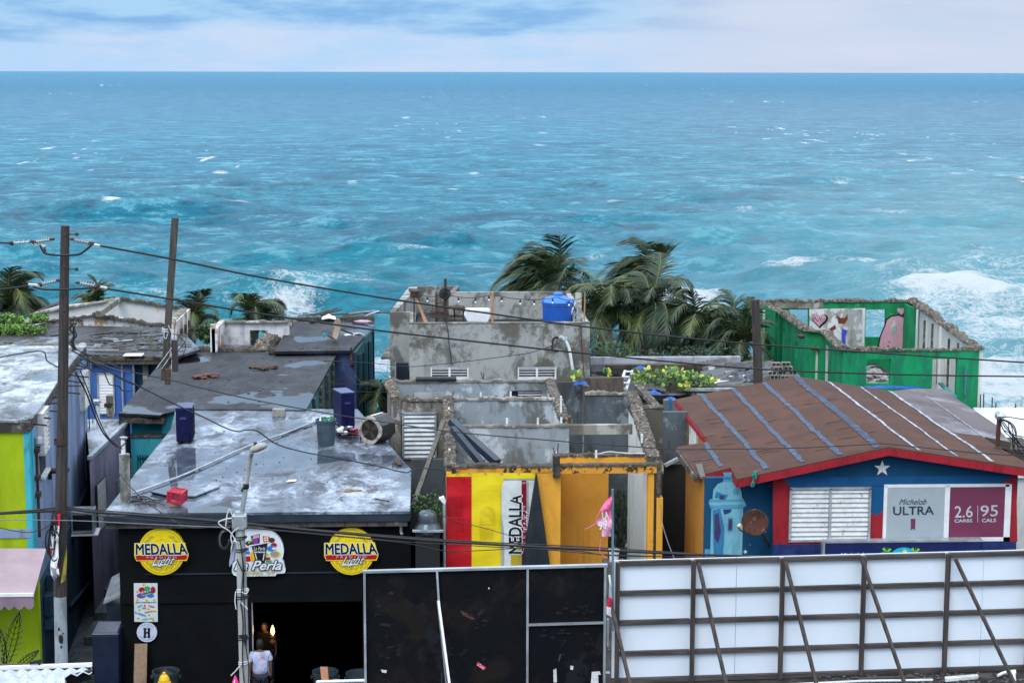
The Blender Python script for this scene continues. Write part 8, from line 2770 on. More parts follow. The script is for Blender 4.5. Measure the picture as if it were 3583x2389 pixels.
for k in range(5):
    MB().tube(spline([Yp(246 + rr.uniform(-4, 24), y, YP1 - .05) for y in (1130, 1150, 1175, 1200, 1225)], 3), .016, 5).build('loose_cable', m_cable, up)

m_tw = plain('twisted_cable', (.02, .022, .026), .6, bump=0)
def cable(label, pts, y0, y1, rad_=.016, mat=None, name='overhead_cable', sm=8, group='cables strung between the poles'):
    n = len(pts)
    xs0, xs1 = pts[0][0], pts[-1][0]
    P3 = []
    for x, y in pts:
        f_ = (x - xs0) / (xs1 - xs0 + 1e-9)
        P3.append(Yp(x, y, y0 + (y1 - y0) * f_))
    path = spline(P3, sm)
    o = MB().tube(path, rad_, 6).build(name, mat or m_cable)
    tag(o, label, 'cable', group)
    return o
P_ = YP1
cable('upper black power line sloping from left pole top to right edge', [(350, 860), (620, 910), (900, 968), (1300, 1036), (1700, 1095), (2065, 1145), (2640, 1204), (3583, 1268), (3800, 1280)], P_, 44, .021)
cable('second black power line just below the upper one', [(372, 1010), (620, 1050), (900, 1096), (1300, 1153), (1700, 1199), (2065, 1238), (2640, 1290), (3150, 1310), (3583, 1317), (3800, 1320)], P_, 44, .021)
cable('upper power line leaving the left pole to the left', [(-150, 848), (0, 850), (45, 851)], P_, P_, .020)
cable('lower power line leaving the left pole to the left', [(-150, 1020), (0, 1012), (75, 1003), (110, 996)], P_, P_, .020)
cable('drooping black jumper loop around the upper pole', [(140, 858), (156, 884), (185, 892), (230, 893), (275, 890), (300, 875), (322, 855)], P_ - .2, P_ - .2, .024)
cable('flat black jumper around the lower insulators', [(115, 1002), (150, 1012), (215, 1013), (260, 1011), (310, 1008), (345, 1003)], P_ - .2, P_ - .2, .022)
cable('twisted phone line crossing the wet roof to its right corner', [(250, 1225), (382, 1300), (500, 1358), (650, 1432), (700, 1453), (790, 1497), (835, 1509), (860, 1504), (900, 1508), (968, 1553), (1060, 1580), (1180, 1602), (1320, 1630), (1415, 1652), (1438, 1645)], 38, YB + .2, .016, m_tw)
cable('long phone line over both roofs to the right edge', [(250, 1215), (350, 1258), (459, 1300), (600, 1330), (700, 1356), (900, 1401), (1174, 1450), (1372, 1480), (1600, 1512), (1900, 1538), (2200, 1561), (2364, 1571), (2560, 1570), (2800, 1566), (3020, 1555), (3085, 1551), (3200, 1562), (3400, 1582), (3583, 1594), (3800, 1600)], 38, 40.0, .014, m_tw)
cable('thin cable sagging from grey mast across the concrete face', [(1130, 1262), (1300, 1270), (1430, 1282), (1520, 1276), (1650, 1262), (1780, 1245), (1850, 1235), (1900, 1220), (1960, 1198)], 56.5, 57.7, .013, m_tw)
cable('thin cable before the violet wall, upper', [(1148, 1342), (1250, 1344), (1360, 1350)], 56, 54.5, .012)
cable('thin cable before the violet wall, lower', [(1148, 1368), (1250, 1370), (1360, 1372)], 56, 54.5, .010)
cable('thin grey cable bent at the violet wall middle', [(1148, 1338), (1200, 1325), (1238, 1312), (1262, 1335), (1300, 1350)], 56, 55, .010)
YG_ = 34.5
hv = [(0, 1792), (120, 1785), (200, 1776)]
cable('heavy telephone cable bundle entering from the left, upper strand', [(-120, 1800), (0, 1793), (120, 1784), (205, 1774)], YP1, YP1, .022)
cable('heavy telephone cable bundle entering from the left, lower strand', [(-120, 1802), (0, 1796), (120, 1790), (205, 1786)], YP1, YP1, .030)
cable('thin grey wire crossing low in front of the lime house', [(-120, 1816), (0, 1817), (160, 1819), (300, 1822), (500, 1832), (804, 1845)], YP1, YG_, .009, m_cableg)
cable('drooping thin wire below the lime house band', [(-80, 1828), (0, 1846), (60, 1858), (110, 1861), (160, 1845), (205, 1812)], YP1, YP1, .010)
cable('thick black telephone cable from left pole past the lamp pole', [(235, 1778), (300, 1788), (500, 1803), (700, 1818), (815, 1828), (865, 1832), (1100, 1856), (1400, 1882), (1600, 1896), (1800, 1908), (2100, 1923), (2400, 1938), (2745, 1948)], YP1, 38.5, .030)
cable('second telephone cable just above the thick one', [(235, 1772), (300, 1781), (500, 1796), (815, 1824), (1100, 1852), (1600, 1890), (2100, 1915), (2530, 1943)], YP1, 38.5, .014)
cable('third telephone wire just below the thick one', [(235, 1790), (350, 1804), (600, 1826), (815, 1840), (1000, 1856), (1400, 1893), (1600, 1905), (1800, 1916), (2010, 1925), (2127, 1942), (2300, 1946), (2700, 1950)], YP1 - .1, 38.4, .012)
cable('lowest telephone wire drooping over the banner', [(865, 1846), (1100, 1868), (1400, 1897), (1560, 1926), (1700, 1924), (1850, 1918), (2100, 1938), (2400, 1948)], YG_, 38.3, .010)
cable('thin wire from roof corner down across the yellow banner', [(1432, 1770), (1510, 1790), (1600, 1822), (1700, 1848), (1800, 1878), (1840, 1892)], 40.2, 39.5, .009)
cable('wire from left pole dropping over the bar fascia', [(415, 1652), (468, 1715), (560, 1790), (640, 1838), (700, 1846), (770, 1838), (810, 1825)], 40.3, YG_, .012, m_tw)
cable('looping cable from roof corner to the banner edge', [(1438, 1648), (1460, 1640), (1500, 1638), (1550, 1645), (1558, 1662)], 40.8, YF_ - .2, .014, m_tw)
cable('loop of cable hanging above the vent cowl', [(1556, 1662), (1545, 1700), (1515, 1720), (1511, 1745), (1520, 1760), (1545, 1750)], YF_ - .2, YF_ - .2, .012)
cable('thin grey cable hanging in the gap beside the blue house', [(2312, 1766), (2318, 1830), (2335, 1890), (2352, 1935), (2368, 1975)], 41, 40, .010, m_cableg)
cable('cable bundle dropping along the blue house to the alley post', [(262, 1300), (300, 1370), (330, 1450), (362, 1515), (400, 1555), (422, 1562), (440, 1548)], 38, 41.5, .018)
cable('second cable dropping from the left pole to the alley post', [(280, 1295), (310, 1370), (345, 1465), (372, 1520), (400, 1550), (428, 1570)], 38, 41.5, .014)
cable('black cable looping over the blue wall', [(282, 1268), (320, 1295), (360, 1300), (372, 1320), (385, 1345), (415, 1350), (430, 1366), (462, 1366)], 50, 57, .018)
cable('thin wire over the blue wall to the dark roof', [(300, 1262), (360, 1285), (430, 1330), (500, 1355)], 50, 54, .014)
cable('grey wire running off the blue roof corner', [(278, 1250), (330, 1265), (400, 1290), (490, 1308)], 50, 56, .012, m_cableg)
cable('black cables on the pale roof to the pole', [(-40, 1258), (80, 1235), (150, 1230), (165, 1262), (205, 1285)], 47, 38, .018)
cable('wire end rising at the right edge behind the mast', [(3500, 1458), (3540, 1460), (3583, 1467), (3700, 1480)], 44, 43, .014)
cable('second wire at the right edge behind the mast', [(3515, 1505), (3545, 1520), (3583, 1528), (3700, 1545)], 44, 43, .014)
cable('white hose lying along the orange wall top', [(2092, 1588), (2130, 1580), (2180, 1584), (2250, 1586), (2282, 1582)], YPo - .1, YPo - .1, .014, m_cablew)

# ragged cloth and strips tangled on the first pole
def strip(name, label, cat, pts_l, pts_r, y, mat, amp=.05, parts=None):
    t = T(name, label, cat, Yp(*pts_l[0], y))
    vs = []
    n = len(pts_l)
    for i, (a, b) in enumerate(zip(pts_l, pts_r)):
        for k in range(4):
            u = k / 3
            vs.append(Yp(a[0] + (b[0] - a[0]) * u, a[1] + (b[1] - a[1]) * u, y + amp * math.sin(i * 1.3 + u * 3)))
    mb = MB()
    for i in range(n - 1):
        if parts:
            mb.use(parts[i % len(parts)])
        else:
            mb.use(mat)
        mb.add([vs[i * 4 + k] for k in range(4)] + [vs[(i + 1) * 4 + k] for k in range(4)], [(k, k + 1, 5 + k, 4 + k) for k in range(3)])
    mb.build('cloth', None, t)
    return t
strip('flag', 'ragged red and white cloth hanging on the left pole', 'flag', [(196, 1800), (185, 1835), (178, 1880), (175, 1915), (172, 1950)], [(212, 1795), (208, 1840), (205, 1885), (200, 1920), (178, 1950)], YP1 - .25, m_white, parts=[m_red, m_white, m_white, m_red])
strip('flag', 'torn white flag strip with red patch lower on the left pole', 'flag', [(186, 1900), (180, 1940), (176, 1980), (178, 2010), (190, 2030)], [(204, 1900), (205, 1950), (196, 1990), (200, 2020), (194, 2028)], YP1 - .30, m_white, parts=[m_white, m_white, m_frame, m_frame])
strip('flag', 'small red and white rag curled round the pole', 'flag', [(190, 1968), (194, 1985), (198, 2005), (204, 2016)], [(198, 1968), (206, 1990), (208, 2012), (208, 2016)], YP1 - .34, m_red, parts=[m_red, m_white, m_red])
strip('yellow_strip', 'dull yellow cloth strip on the right of the left pole', 'strip', [(232, 1906), (224, 1960), (216, 2010), (213, 2040)], [(234, 1908), (234, 1960), (231, 2010), (229, 2030)], YP1 - .2, plain('dull_yellow', (.36, .30, .04), .7))
# bundle of dark hanging coils on the pole
t = T('cable_coil', 'dark coils of spare cable hanging on the left pole', 'cable coil', Yp(175, 1850, YP1 - .2))
for k in range(7):
    cx, cy = 178 + rr.uniform(-8, 25), 1850 + rr.uniform(-30, 60)
    rw, rh = rr.uniform(10, 22), rr.uniform(25, 60)
    MB().tube([Yp(cx + rw * math.cos(i * .52), cy + rh * math.sin(i * .52), YP1 - .2 - .02 * k) for i in range(13)], .014, 5).build('coil', m_cable, t)

# second, squared timber pole and its neighbour stub
YP2 = 56.0
p2 = T('timber_pole', 'slanting square timber pole rising behind the dark roof', 'pole', Yp(575, 1300, YP2))
MB().beam(Yp(575, 1330, YP2), Yp(613, 762, YP2), .20, .20).build('shaft', wood('dark_timber', (.028, .027, .022), (.085, .08, .066), 'z'), p2, bevel=.01)
for k in range(3):
    cx = 580 + k
    MB().tube([Yp(cx + 13 * math.cos(i * .63), 1148 + 5 * k + 4 * math.sin(i * .63), YP2 - .12 * math.sin(i * .63)) for i in range(11)], .012, 5).build('tie', m_cablew, p2)
MB().tube(spline([Yp(x, y, YP2 - .15) for x, y in ((577, 1150), (574, 1175), (580, 1185), (588, 1165))], 4), .012, 5).build('tie', m_cablew, p2)
for k in range(6):
    MB().tube(spline([Yp(590 + rr.uniform(-5, 25), 1150 + rr.uniform(-30, 20), YP2 - .2), Yp(612 + rr.uniform(-10, 40), 1170 + rr.uniform(-10, 40), YP2 - .2), Yp(600 + rr.uniform(-10, 30), 1230 + rr.uniform(-20, 30), YP2 - .2), Yp(560 + rr.uniform(-20, 40), 1290, YP2 - .2)], 5), .012, 5).build('loose_cable', m_cable if k % 2 else m_cablew, p2)
t = T('pole_stub', 'short weathered timber stub beside the slanting pole', 'post', Yp(616, 1300, YP2 - .6))
MB().beam(Yp(614, 1300, YP2 - .6), Yp(610, 1190, YP2 - .6), .17, .15).build('shaft', m_pole, t)
t = T('pole_stub', 'pale stub post with wire on the roof left of the pole', 'post', Yp(587, 1350, YP2 - 2))
MB().beam(Yp(587, 1345, YP2 - 2), Yp(587, 1290, YP2 - 2), .16, .14).build('shaft', m_brown, t)
YP3 = 55.5
p3 = T('timber_pole', 'dark round timber pole before the green ruin', 'pole', Yp(2650, 1360, YP3))
MB().tube([Yp(2655, 1385, YP3), Yp(2643, 1048, YP3)], [.15, .13], 12).build('shaft', m_pole, p3)
# round alley post and small stub post near the blue house
t = T('stub_column', 'stained concrete stub before the louvred blue house window', 'column', Yp(385, 1462, 49))
MB().lathe([(.10, 0), (.10, .62), (.07, .64)], Yp(386, 1462, 49) , 12).build('shaft', m_concD, t)
for k in range(6):
    MB().tube(spline([Yp(386 + rr.uniform(-8, 8), 1425, 48.9), Yp(386 + rr.uniform(-25, 15), 1412 + rr.uniform(-8, 8), 48.9), Yp(370 + rr.uniform(-10, 15), 1425, 48.9)], 4), .014, 5).build('loose_cable', m_cable, t)
t = T('vent_pipe', 'white vent pipe with round grey cap beside the blue wall', 'pipe', Yp(343, 1480, 49))
MB().tube([Yp(345, 1500, 49), Yp(341, 1415, 49)], .055, 9).build('pipe', m_pipe, t)
MB().blob(Yp(336, 1408, 49), .12, random.Random(8), (1, 1, .8), 2).build('cap', m_frame, t)

# ================================================================== street lamp pole
YLp = YG_
lpz = T('street_lamp', 'pale concrete lamp pole with curved arm before the bar', 'street lamp', (Yp(857, 2389, YLp).x, YLp, 0))
a, b = Yp(857, 2420, YLp), Yp(841, 1850, YLp)
b2 = a + (b - a) * 1.0
g0 = Vector((a.x + .03, YLp, 0))
MB().tube([g0, a, a.lerp(b, .5), b], [.115, .10, .097, .092], 18).build('pole', m_lampc, lpz)
MB().tube([b, Yp(838, 1788, YLp)], [.098, .092], 18).build('collar', m_frame, lpz)
c = Yp(838, 1822, YLp)
bx('bracket_plate', m_frame, lpz, c.x - .135, c.x + .135, YLp - .13, YLp + .13, c.z - .15, c.z + .13, bevel=.01)
for sx_ in (-.11, .11):
    for sz_ in (-.12, .1):
        MB().blob((c.x + sx_, YLp - .135, c.z + sz_), .014, random.Random(2), (1, 1, 1), 1).build('bolt', m_rust, lpz)
MB().tube(spline([Yp(845, 1795, YLp), Yp(858, 1720, YLp), Yp(870, 1640, YLp), Yp(877, 1597, YLp - .05), Yp(884, 1580, YLp - .2)], 6), [.052, .051, .05, .05, .05, .05, .048, .048, .047, .046, .046, .045, .045, .045, .044, .044, .044, .043, .043, .043, .042, .042, .042, .042, .042], 12).build('arm', m_lampc, lpz)
hdM = MB()
c = Yp(905, 1567, YLp - .35)
bmh = bmesh.new()
bmesh.ops.create_uvsphere(bmh, u_segments=20, v_segments=12, radius=1)
vs = [Vector((v.co.x * .20, v.co.y * .12, v.co.z * (.10 if v.co.z > 0 else .07))) for v in bmh.verts]
fs = [tuple(v.index for v in f_.verts) for f_ in bmh.faces]
bmh.free()
rotm = Euler((0, rad(-22), rad(-25))).to_matrix()
hdM.add([c + rotm @ v for v in vs], fs).build('lamp_head', m_lampc, lpz, smooth=True)
MB().lathe([(.035, 0), (.035, .07), (.001, .072)], c + Vector((-.06, -.02, .05)), 12).build('photocell', m_rust, lpz)
MB().lathe([(.055, -.05), (.06, 0), (.055, .05)], Yp(861, 1700, YLp), 12).build('tie', m_cable, lpz)
MB().tube(spline([Yp(858, 1700, YLp - .06), Yp(850, 1708, YLp - .08), Yp(846, 1720, YLp - .08)], 3), .02, 5).build('tie', m_cable, lpz)
for py, m in ((1882, m_cable), (1925, m_cable), (2065, m_cablew), (2090, m_cable), (2232, m_cable), (2318, m_cablew)):
    c = Yp(843 + (py - 1850) * .025, py, YLp)
    for s in range(2):
        MB().tube([c + Vector((.105 * math.cos(i * .63), .105 * math.sin(i * .63), .03 * s + .02 * math.cos(i * .63 + s))) for i in range(11)], .014, 5).build('tie', m, lpz)
for pts, m in (([(838, 1885), (846, 1930), (850, 2000), (846, 2060), (842, 2120)], m_cable), ([(845, 1930), (853, 1990), (852, 2060), (857, 2160), (860, 2260), (870, 2330), (868, 2420)], m_cable),
               ([(842, 2110), (850, 2180), (848, 2300), (855, 2400)], m_cable), ([(812, 1812), (790, 1815), (765, 1826), (775, 1840), (805, 1860), (830, 1900)], m_cablew), ([(838, 1845), (815, 1860), (808, 1880), (812, 1900)], m_cablew),
               ([(812, 1800), (803, 1780), (795, 1800), (790, 1840)], m_cablew), ([(825, 2068), (822, 2100), (826, 2130)], m_cablew), ([(838, 2068), (862, 2075), (870, 2060)], m_cablew), ([(845, 2320), (825, 2345), (808, 2362)], m_cablew),
               ([(828, 1955), (850, 2000), (858, 1990)], m_cable), ([(838, 2100), (866, 2130)], m_cablew)):
    MB().tube(spline([Yp(x, y, YLp - .13) for x, y in pts], 6), .012, 5).build('loose_cable', m, lpz)
MB().prism([Yp(x, y, YLp - .14) for x, y in ((832, 2222), (866, 2220), (862, 2265), (850, 2240))], (0, .03, 0)).build('black_rag', m_cable, lpz)
t = T('cable_coil', 'dark coil of wire hanging left of the lamp pole', 'cable coil', Yp(785, 1900, YLp + .1))
for k in range(5):
    MB().tube([Yp(785 + (14 + 2 * k) * math.cos(i * .52), 1888 + (28 + 2 * k) * math.sin(i * .52), YLp + .1 + .02 * k) for i in range(9 + k % 3)], .012, 5).build('coil', m_cableg if k == 1 else m_cable, t)
strip('cloth', 'grey-blue rag hanging behind the lamp pole', 'rag', [(815, 1895), (808, 1930), (803, 1960), (802, 1982)], [(826, 1895), (826, 1930), (824, 1960), (812, 1972)], YLp + .15, plain('grey_rag', (.22, .26, .34), .8))

# ================================================================== billboard backs in the foreground
BA, BB_ = Yp(2150, 2170, 17.6), Yp(3583, 2130, 17.85)
bn_ = Vector((-(BB_.y - BA.y), BB_.x - BA.x, 0)).normalized()
bu = Vector((bn_.y, -bn_.x, 0))
if bu.x < 0:
    bu = -bu
def Bp(px, py, off=0.0):
    return PLp(px, py, BA, bn_) + bn_ * off      # off > 0 is away from the viewer
o0 = Bp(2150, 2170)
ztop, zbot = Bp(2150, 1970).z, Bp(2150, 2378).z
def S_(px, py=2150):
    return (Bp(px, py) - o0).dot(bu)
def bbox(mb, s0, s1, z0, z1, f0, f1):
    A_ = o0 + bu * s0
    B_ = o0 + bu * s1
    mb.prism([Vector((p.x, p.y, 0)) + bn_ * f + Vector((0, 0, z)) for p, f, z in ((A_, f0, z0), (B_, f0, z0), (B_, f1, z0), (A_, f1, z0))], (0, 0, z1 - z0))
    return mb
bb = T('billboard', 'back of a long white billboard with dark timber framing', 'billboard', (o0.x + 2, o0.y + .3, zbot - .05))
m_bbp = plain('billboard_panel', (.72, .80, .88), .6, var=.035, sc_=1.0, bump=.04, spec=.3)
seams = [2145, 2580, 3443, 4300]
for a, b in zip(seams, seams[1:]):
    bbox(MB(), S_(a) + .003, S_(b) - .003, zbot, ztop + .010, .07, .085).build('panel', m_bbp, bb)
posts = [2160, 2424, 2735, 3019, 3311, 3600, 3890]
for k, px in enumerate(posts):
    bbox(MB(), S_(px) - .021, S_(px) + .021, zbot - .04, ztop + .008, -.022, .028).build('post', m_bbz, bb, bevel=.003)
rz_ = [Bp(2300, y).z for y in (1972, 2076, 2179, 2287, 2382)]
for z in rz_:
    for a, b in zip(posts, posts[1:]):
        bbox(MB(), S_(a) + .022, S_(b) - .022, z - .025, z + .025, .028, .068).build('rail', m_bbx, bb, bevel=.003)
for i, (xa, ya, xb, yb) in enumerate(((2128, 2075, 2184, 2400), (2441, 1966, 2506, 2400), (2745, 1960, 2812, 2400), (3012, 1955, 3118, 2400), (3338, 1950, 3492, 2385))):
    MB().beam(Bp(xb, yb, -.75), Bp(xa, ya, -.04), .034, .030).build('brace', m_bbz, bb, bevel=.003)
# retaining wall top they stand on
zl_ = zbot - .06
o = MB()
e0, e1 = S_(1283), S_(4300)
bbox(o, e0, e1, 0, zl_, -3.5, .6)
o = o.build('retaining_wall', paint('dark_ledge', (.05, .045, .042), (.11, .10, .09), (.02, .02, .02), sc_=2.2))
o['kind'] = 'structure'
t = T('white_conduit', 'white pipe lying along the foot of the billboard', 'pipe', Bp(2700, 2388, -.3))
MB().tube([Vector((p.x, p.y, zl_ + .02)) for p in (Bp(2200, 2389, -.25), Bp(2600, 2389, -.22), Bp(3000, 2389, -.16), Bp(3240, 2380, -.2))], .014, 8).build('pipe', m_pipe, t)
t = T('paper_cup', 'white paper cup lying at the billboard foot, right', 'cup', Bp(3525, 2341, -.08))
c = Bp(3525, 2341, -.10)
c.z = zl_ + .035
MB().lathe([(.024, -.045), (.034, .045), (.036, .047)], c, 14, Matrix.Rotation(math.pi / 2, 3, 'Y') @ Matrix.Rotation(.2, 3, 'X')).build('cup', m_white, t)
def Lp(px, py):
    return Zp(px, py, zl_ + .01)
for i, (pts, m, lb, nm, ct) in enumerate((([(3305, 2375), (3420, 2366), (3424, 2374), (3308, 2384)], m_whited, 'peeling white strip of wood on the dark ledge', 'wood_strip', 'wood'),
                                          ([(3422, 2362), (3470, 2364), (3478, 2380), (3425, 2380)], m_crestd, 'blackened timber offcut by the last brace', 'timber_offcut', 'wood'),
                                          ([(3000, 2377), (3200, 2370), (3202, 2376), (3002, 2383)], m_bbx, 'long dark lath lying at the billboard foot', 'lath', 'wood'))):
    t = T(nm, lb, ct, Lp(*pts[0]))
    MB().prism([Lp(*p) for p in pts], (0, 0, .03)).build('piece', m, t)
t = T('bent_pipe', 'short bent white pipe at the bottom right corner', 'pipe', Lp(3530, 2375))
MB().tube(spline([Lp(3490, 2372) + Vector((0, 0, .03)), Lp(3520, 2366) + Vector((0, 0, .05)), Lp(3545, 2372) + Vector((0, 0, .04)), Lp(3550, 2389) + Vector((0, 0, .03))], 4), .016, 8).build('pipe', m_pipe, t)
r = random.Random(55)
o = MB()
for k in range(240):
    q = Lp(r.uniform(2850, 3583), r.uniform(2352, 2389))
    o.blob(q, r.uniform(.006, .022), r, (1.3, 1, .6), 1)
o.build('ledge_grit', m_rubble, kind='stuff')
o0_ = o
# black sheet in a metal frame
bf = T('framed_sheet', 'scuffed black sheet in a thin metal frame left of billboard', 'panel', Bp(1700, 2389, .1))
zt2 = Bp(2118, 1978).z
m_sheet = paint('scuffed_black_sheet', (.007, .008, .010), (.015, .017, .020), (.018, .015, .013), sc_=1.1, peel_at=.60, stain_at=.56, seed=71, rough=.35, sharp=.02, bump=.25, streak=1, stain_k=.8)
m_sheet.node_tree.nodes['Principled BSDF'].inputs['Specular IOR Level'].default_value = .08
xs2 = [1279, 1545, 1845, 2119]
for a, b in zip(xs2, xs2[1:]):
    bbox(MB(), S_(a, 2200) + .002, S_(b, 2200) - .002, zl_ - .8, zt2 - .01, .03, .04).build('sheet', m_sheet, bf)
bbox(MB(), S_(1268, 2000), S_(2126, 1980), zt2 - .012, zt2 + .012, -.01, .045).build('top_bar', m_frame, bf)
for a in (1276, 1846, 2117):
    bbox(MB(), S_(a, 2100) - .011, S_(a, 2100) + .011, zl_ - .8, zt2 - .013, -.005, .028).build('upright', m_frame, bf)
bbox(MB(), S_(2128, 2100) - .008, S_(2128, 2100) + .008, Bp(2120, 2260).z, Bp(2120, 2165).z, -.012, .02).build('upright', m_frame, bf)
MB().beam(Bp(1572, 2420, -.45), Bp(1533, 2098, -.03), .022).build('strut', m_white, bf)
MB().beam(Bp(1535, 2100, -.02), Bp(1529, 1998, .0), .02).build('strut', m_frame, bf)
MB().beam(Bp(1560, 2420, -.40), Bp(1530, 2098, -.0), .012).build('strut', m_cableg, bf)
zz = Bp(1980, 2182).z
bbox(MB(), S_(1848, 2182), S_(2116, 2182), zz - .010, zz + .010, -.004, .026).build('mid_bar', m_frame, bf)
m_scuff = paint('dusty_scuff', (.016, .019, .023), (.008, .009, .011), (.028, .02, .016), sc_=7, peel_at=.48, seed=73, sharp=.04, rough=.5)
for k, (cx, cy, w, h, n) in enumerate(((1340, 2150, 60, 90, 14), (1700, 2160, 90, 40, 12), (2010, 2130, 90, 30, 12), (1950, 2220, 70, 50, 12), (1620, 2290, 80, 40, 10), (1380, 2290, 50, 40, 10))):
    mb = MB()
    r = random.Random(100 + k)
    for i in range(n):
        x, y = cx + r.gauss(0, w * .5), cy + r.gauss(0, h * .5)
        a0 = r.uniform(0, 6)
        s_ = r.uniform(4, 13)
        if not (1290 < x < 2100 and 2010 < y < 2380):
            continue
        pts = [(x + s_ * r.uniform(.5, 1.4) * math.cos(a0 + j * .9), y + s_ * .5 * r.uniform(.4, 1.3) * math.sin(a0 + j * .9)) for j in range(7)]
        mb.poly([Bp(a, b, .027 - .0002 * i) for a, b in pts])
    mb.build('scuffs', m_scuff, bf, kind='stuff')
for k, pts in enumerate((((1937, 2345), (1948, 2340), (1950, 2389), (1938, 2389)), ((2072, 2352), (2100, 2350), (2104, 2362), (2094, 2362), (2096, 2400), (2068, 2400)), ((1332, 2344), (1354, 2346), (1352, 2356), (1338, 2354)), ((1997, 2330), (2008, 2332), (2006, 2345), (1997, 2344)),
                         ((1710, 2056), (1714, 2058), (1713, 2063), (1709, 2062)), ((2120, 2350), (2135, 2350), (2135, 2358), (2120, 2358)))):
    MB().prism([Bp(x, y, .026) for x, y in pts], bn_ * .002).build('torn_patch', m_whited, bf)
MB().prism([Bp(x, y, .026) for x, y in ((1960, 2290), (1965, 2292), (1957, 2318), (1954, 2312))], bn_ * .002).build('torn_patch', m_seal, bf)
MB().prism([Bp(x, y, .025) for x, y in ((1672, 2316), (1702, 2336), (1694, 2346), (1668, 2330))], bn_ * .003).build('label_scrap', m_red, bf)
lbm = MB()
txt(lbm, 'Coke', ((1676, 2320), (1700, 2336), (1692, 2344), (1670, 2328)), lambda x, y, k=1: Bp(x, y, .025 - .002 * k), m_white, 1, shear=.4)
lbm.build('label_print', None, bf)
MB().prism([Bp(x, y, .026) for x, y in ((1610, 2136), (1640, 2150), (1664, 2166), (1655, 2170), (1620, 2154))], bn_ * .002).build('rust_smear', plain('rust_smear', (.07, .025, .016), .7), bf)
# flag pole with pink flag
fp = T('flag_pole', 'grey-blue metal pole with torn pink flag at the billboard end', 'flag pole', Bp(2138, 2100, -.06))
MB().tube([Bp(2142, 2200, -.05), Bp(2141, 1707, -.05)], .013, 10).build('pole', plain('blue_grey_pole', (.15, .23, .29), .4, metal=.3), fp)
fl = T('flag', 'torn pink flag with white lettering blown left from its pole', 'flag', Bp(2140, 1760, -.05))
m_pf, m_pf2 = plain('pink_cloth_flag', (.74, .14, .30), .7, var=.12, sc_=8), plain('pink_cloth_pale', (.74, .36, .48), .7, var=.12, sc_=8)
rowsF = [(2140, 1722, 2139, 1724), (2128, 1740, 2140, 1745), (2114, 1755, 2139, 1765), (2104, 1768, 2139, 1785), (2096, 1778, 2138, 1800), (2112, 1788, 2138, 1815), (2104, 1800, 2138, 1828), (2086, 1816, 2137, 1842), (2084, 1830, 2137, 1852), (2104, 1842, 2137, 1862), (2102, 1870, 2136, 1873)]
mb = MB()
pv = None
vs = []
for i, (xa, ya, xb, yb) in enumerate(rowsF):
    for k in range(6):
        u = k / 5
        vs.append(Bp(xa + (xb - xa) * u, ya + (yb - ya) * u, -.05 + .02 * math.sin(u * 5 + i)))
for i in range(len(rowsF) - 1):
    mb.use(m_pf if i < 5 else m_pf2).add([vs[i * 6 + k] for k in range(6)] + [vs[(i + 1) * 6 + k] for k in range(6)], [(k, k + 1, 7 + k, 6 + k) for k in range(5)])
mb.build('cloth', None, fl)
fpl = lambda x, y, k=1: Bp(x, y, -.075 - .002 * k)
mb = MB()
txt(mb, 'LA', ((2102, 1786), (2124, 1782), (2126, 1806), (2106, 1810)), fpl, m_white, 1, bold=.02)
txt(mb, '99', ((2088, 1818), (2120, 1812), (2120, 1842), (2092, 1846)), fpl, m_white, 1, bold=.02)
mb.build('lettering', None, fl)
for pts in (([(2098, 1780), (2088, 1800), (2078, 1825), (2060, 1838), (2044, 1845)]), ([(2100, 1880), (2097, 1900), (2096, 1925), (2112, 1940), (2120, 1948)])):
    MB().tube(spline([Bp(x, y, -.06) for x, y in pts], 5), .0035, 5).build('torn_strand', m_pf, fl)
# red and white ribbon below
strip('flag', 'small red and white striped flag rag at the billboard corner', 'flag', [(2128, 2010), (2132, 2040), (2130, 2085), (2122, 2120), (2122, 2148)], [(2136, 2010), (2140, 2050), (2142, 2095), (2139, 2125), (2141, 2158)], 17.45, m_red, amp=.01, parts=[m_white, m_frame, m_red, m_white])
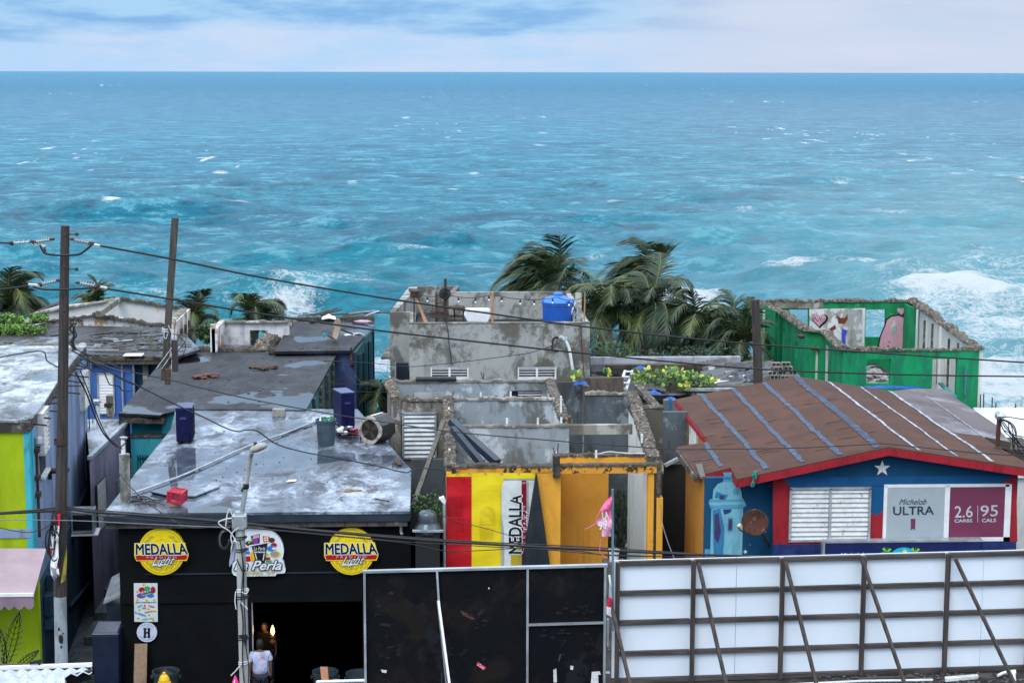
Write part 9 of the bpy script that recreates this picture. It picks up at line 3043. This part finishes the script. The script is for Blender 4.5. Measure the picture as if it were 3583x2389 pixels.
# corrugated sheets at the lower left
cs = T('corrugated_roof', 'rusty white corrugated roof sheets at the lower left corner', 'roof', Yp(100, 2400, 31))
YCs = 31.0
m_cor = paint('corrugated_white', (.60, .66, .68), (.16, .08, .05), (.35, .38, .40), sc_=4, peel_at=.68, seed=81, rough=.5)
def corr(p0, p1, q0, q1, n, amp, name, curve=0):
    p0, p1, q0, q1 = map(Vector, (p0, p1, q0, q1))
    vs = []
    m = n * 4
    K = 8 if curve else 2
    for j in range(K + 1):
        v = j / K
        for i in range(m + 1):
            u = i / m
            a = p0.lerp(p1, u).lerp(q0.lerp(q1, u), v)
            vs.append(a + Vector((0, 0, amp * math.sin(2 * math.pi * n * u) + curve * math.sin(math.pi * v))))
    return MB().add(vs, [(j * (m + 1) + i, j * (m + 1) + i + 1, (j + 1) * (m + 1) + i + 1, (j + 1) * (m + 1) + i) for j in range(K) for i in range(m)]).build(name, m_cor, cs)
corr(Yp(-60, 2346, YCs + 1), Yp(322, 2336, YCs + 1), Yp(-60, 2400, YCs - .6), Yp(322, 2352, YCs - .3), 9, .03, 'rear_sheet')
corr(Yp(-60, 2370, YCs - .5), Yp(222, 2356, YCs - .5), Yp(-60, 2440, YCs - 2), Yp(230, 2430, YCs - 2), 6, .035, 'front_sheet', .12)
MB().beam(Yp(-60, 2338, YCs + 1.1), Yp(322, 2324, YCs + 1.1), .06, .07).build('ridge_bar', m_white, cs)
MB().beam(Yp(-60, 2332, YCs + 1.3), Yp(318, 2330, YCs + 1.2), .08, .1).build('purlin', m_crestd, cs)
MB().prism([Yp(x, y, YCs) for x, y in ((228, 2368), (318, 2344), (318, 2376), (236, 2400))], (0, .1, 0)).build('gable_board', m_dark, cs)
t = T('bracket_arm', 'small dark bracket standing on the corrugated roof ridge', 'bracket', Yp(135, 2330, YCs + 1.1))
MB().beam(Yp(138, 2332, YCs + 1.1), Yp(137, 2308, YCs + 1.1), .04).build('post', m_dark, t)
MB().beam(Yp(104, 2318, YCs + 1.1), Yp(146, 2310, YCs + 1.1), .05).build('arm', m_dark, t)
MB().beam(Yp(-60, 2420, YCs - .5), Yp(-60, 2700, YCs - .5), .1).build('support_post', m_crestd, cs)
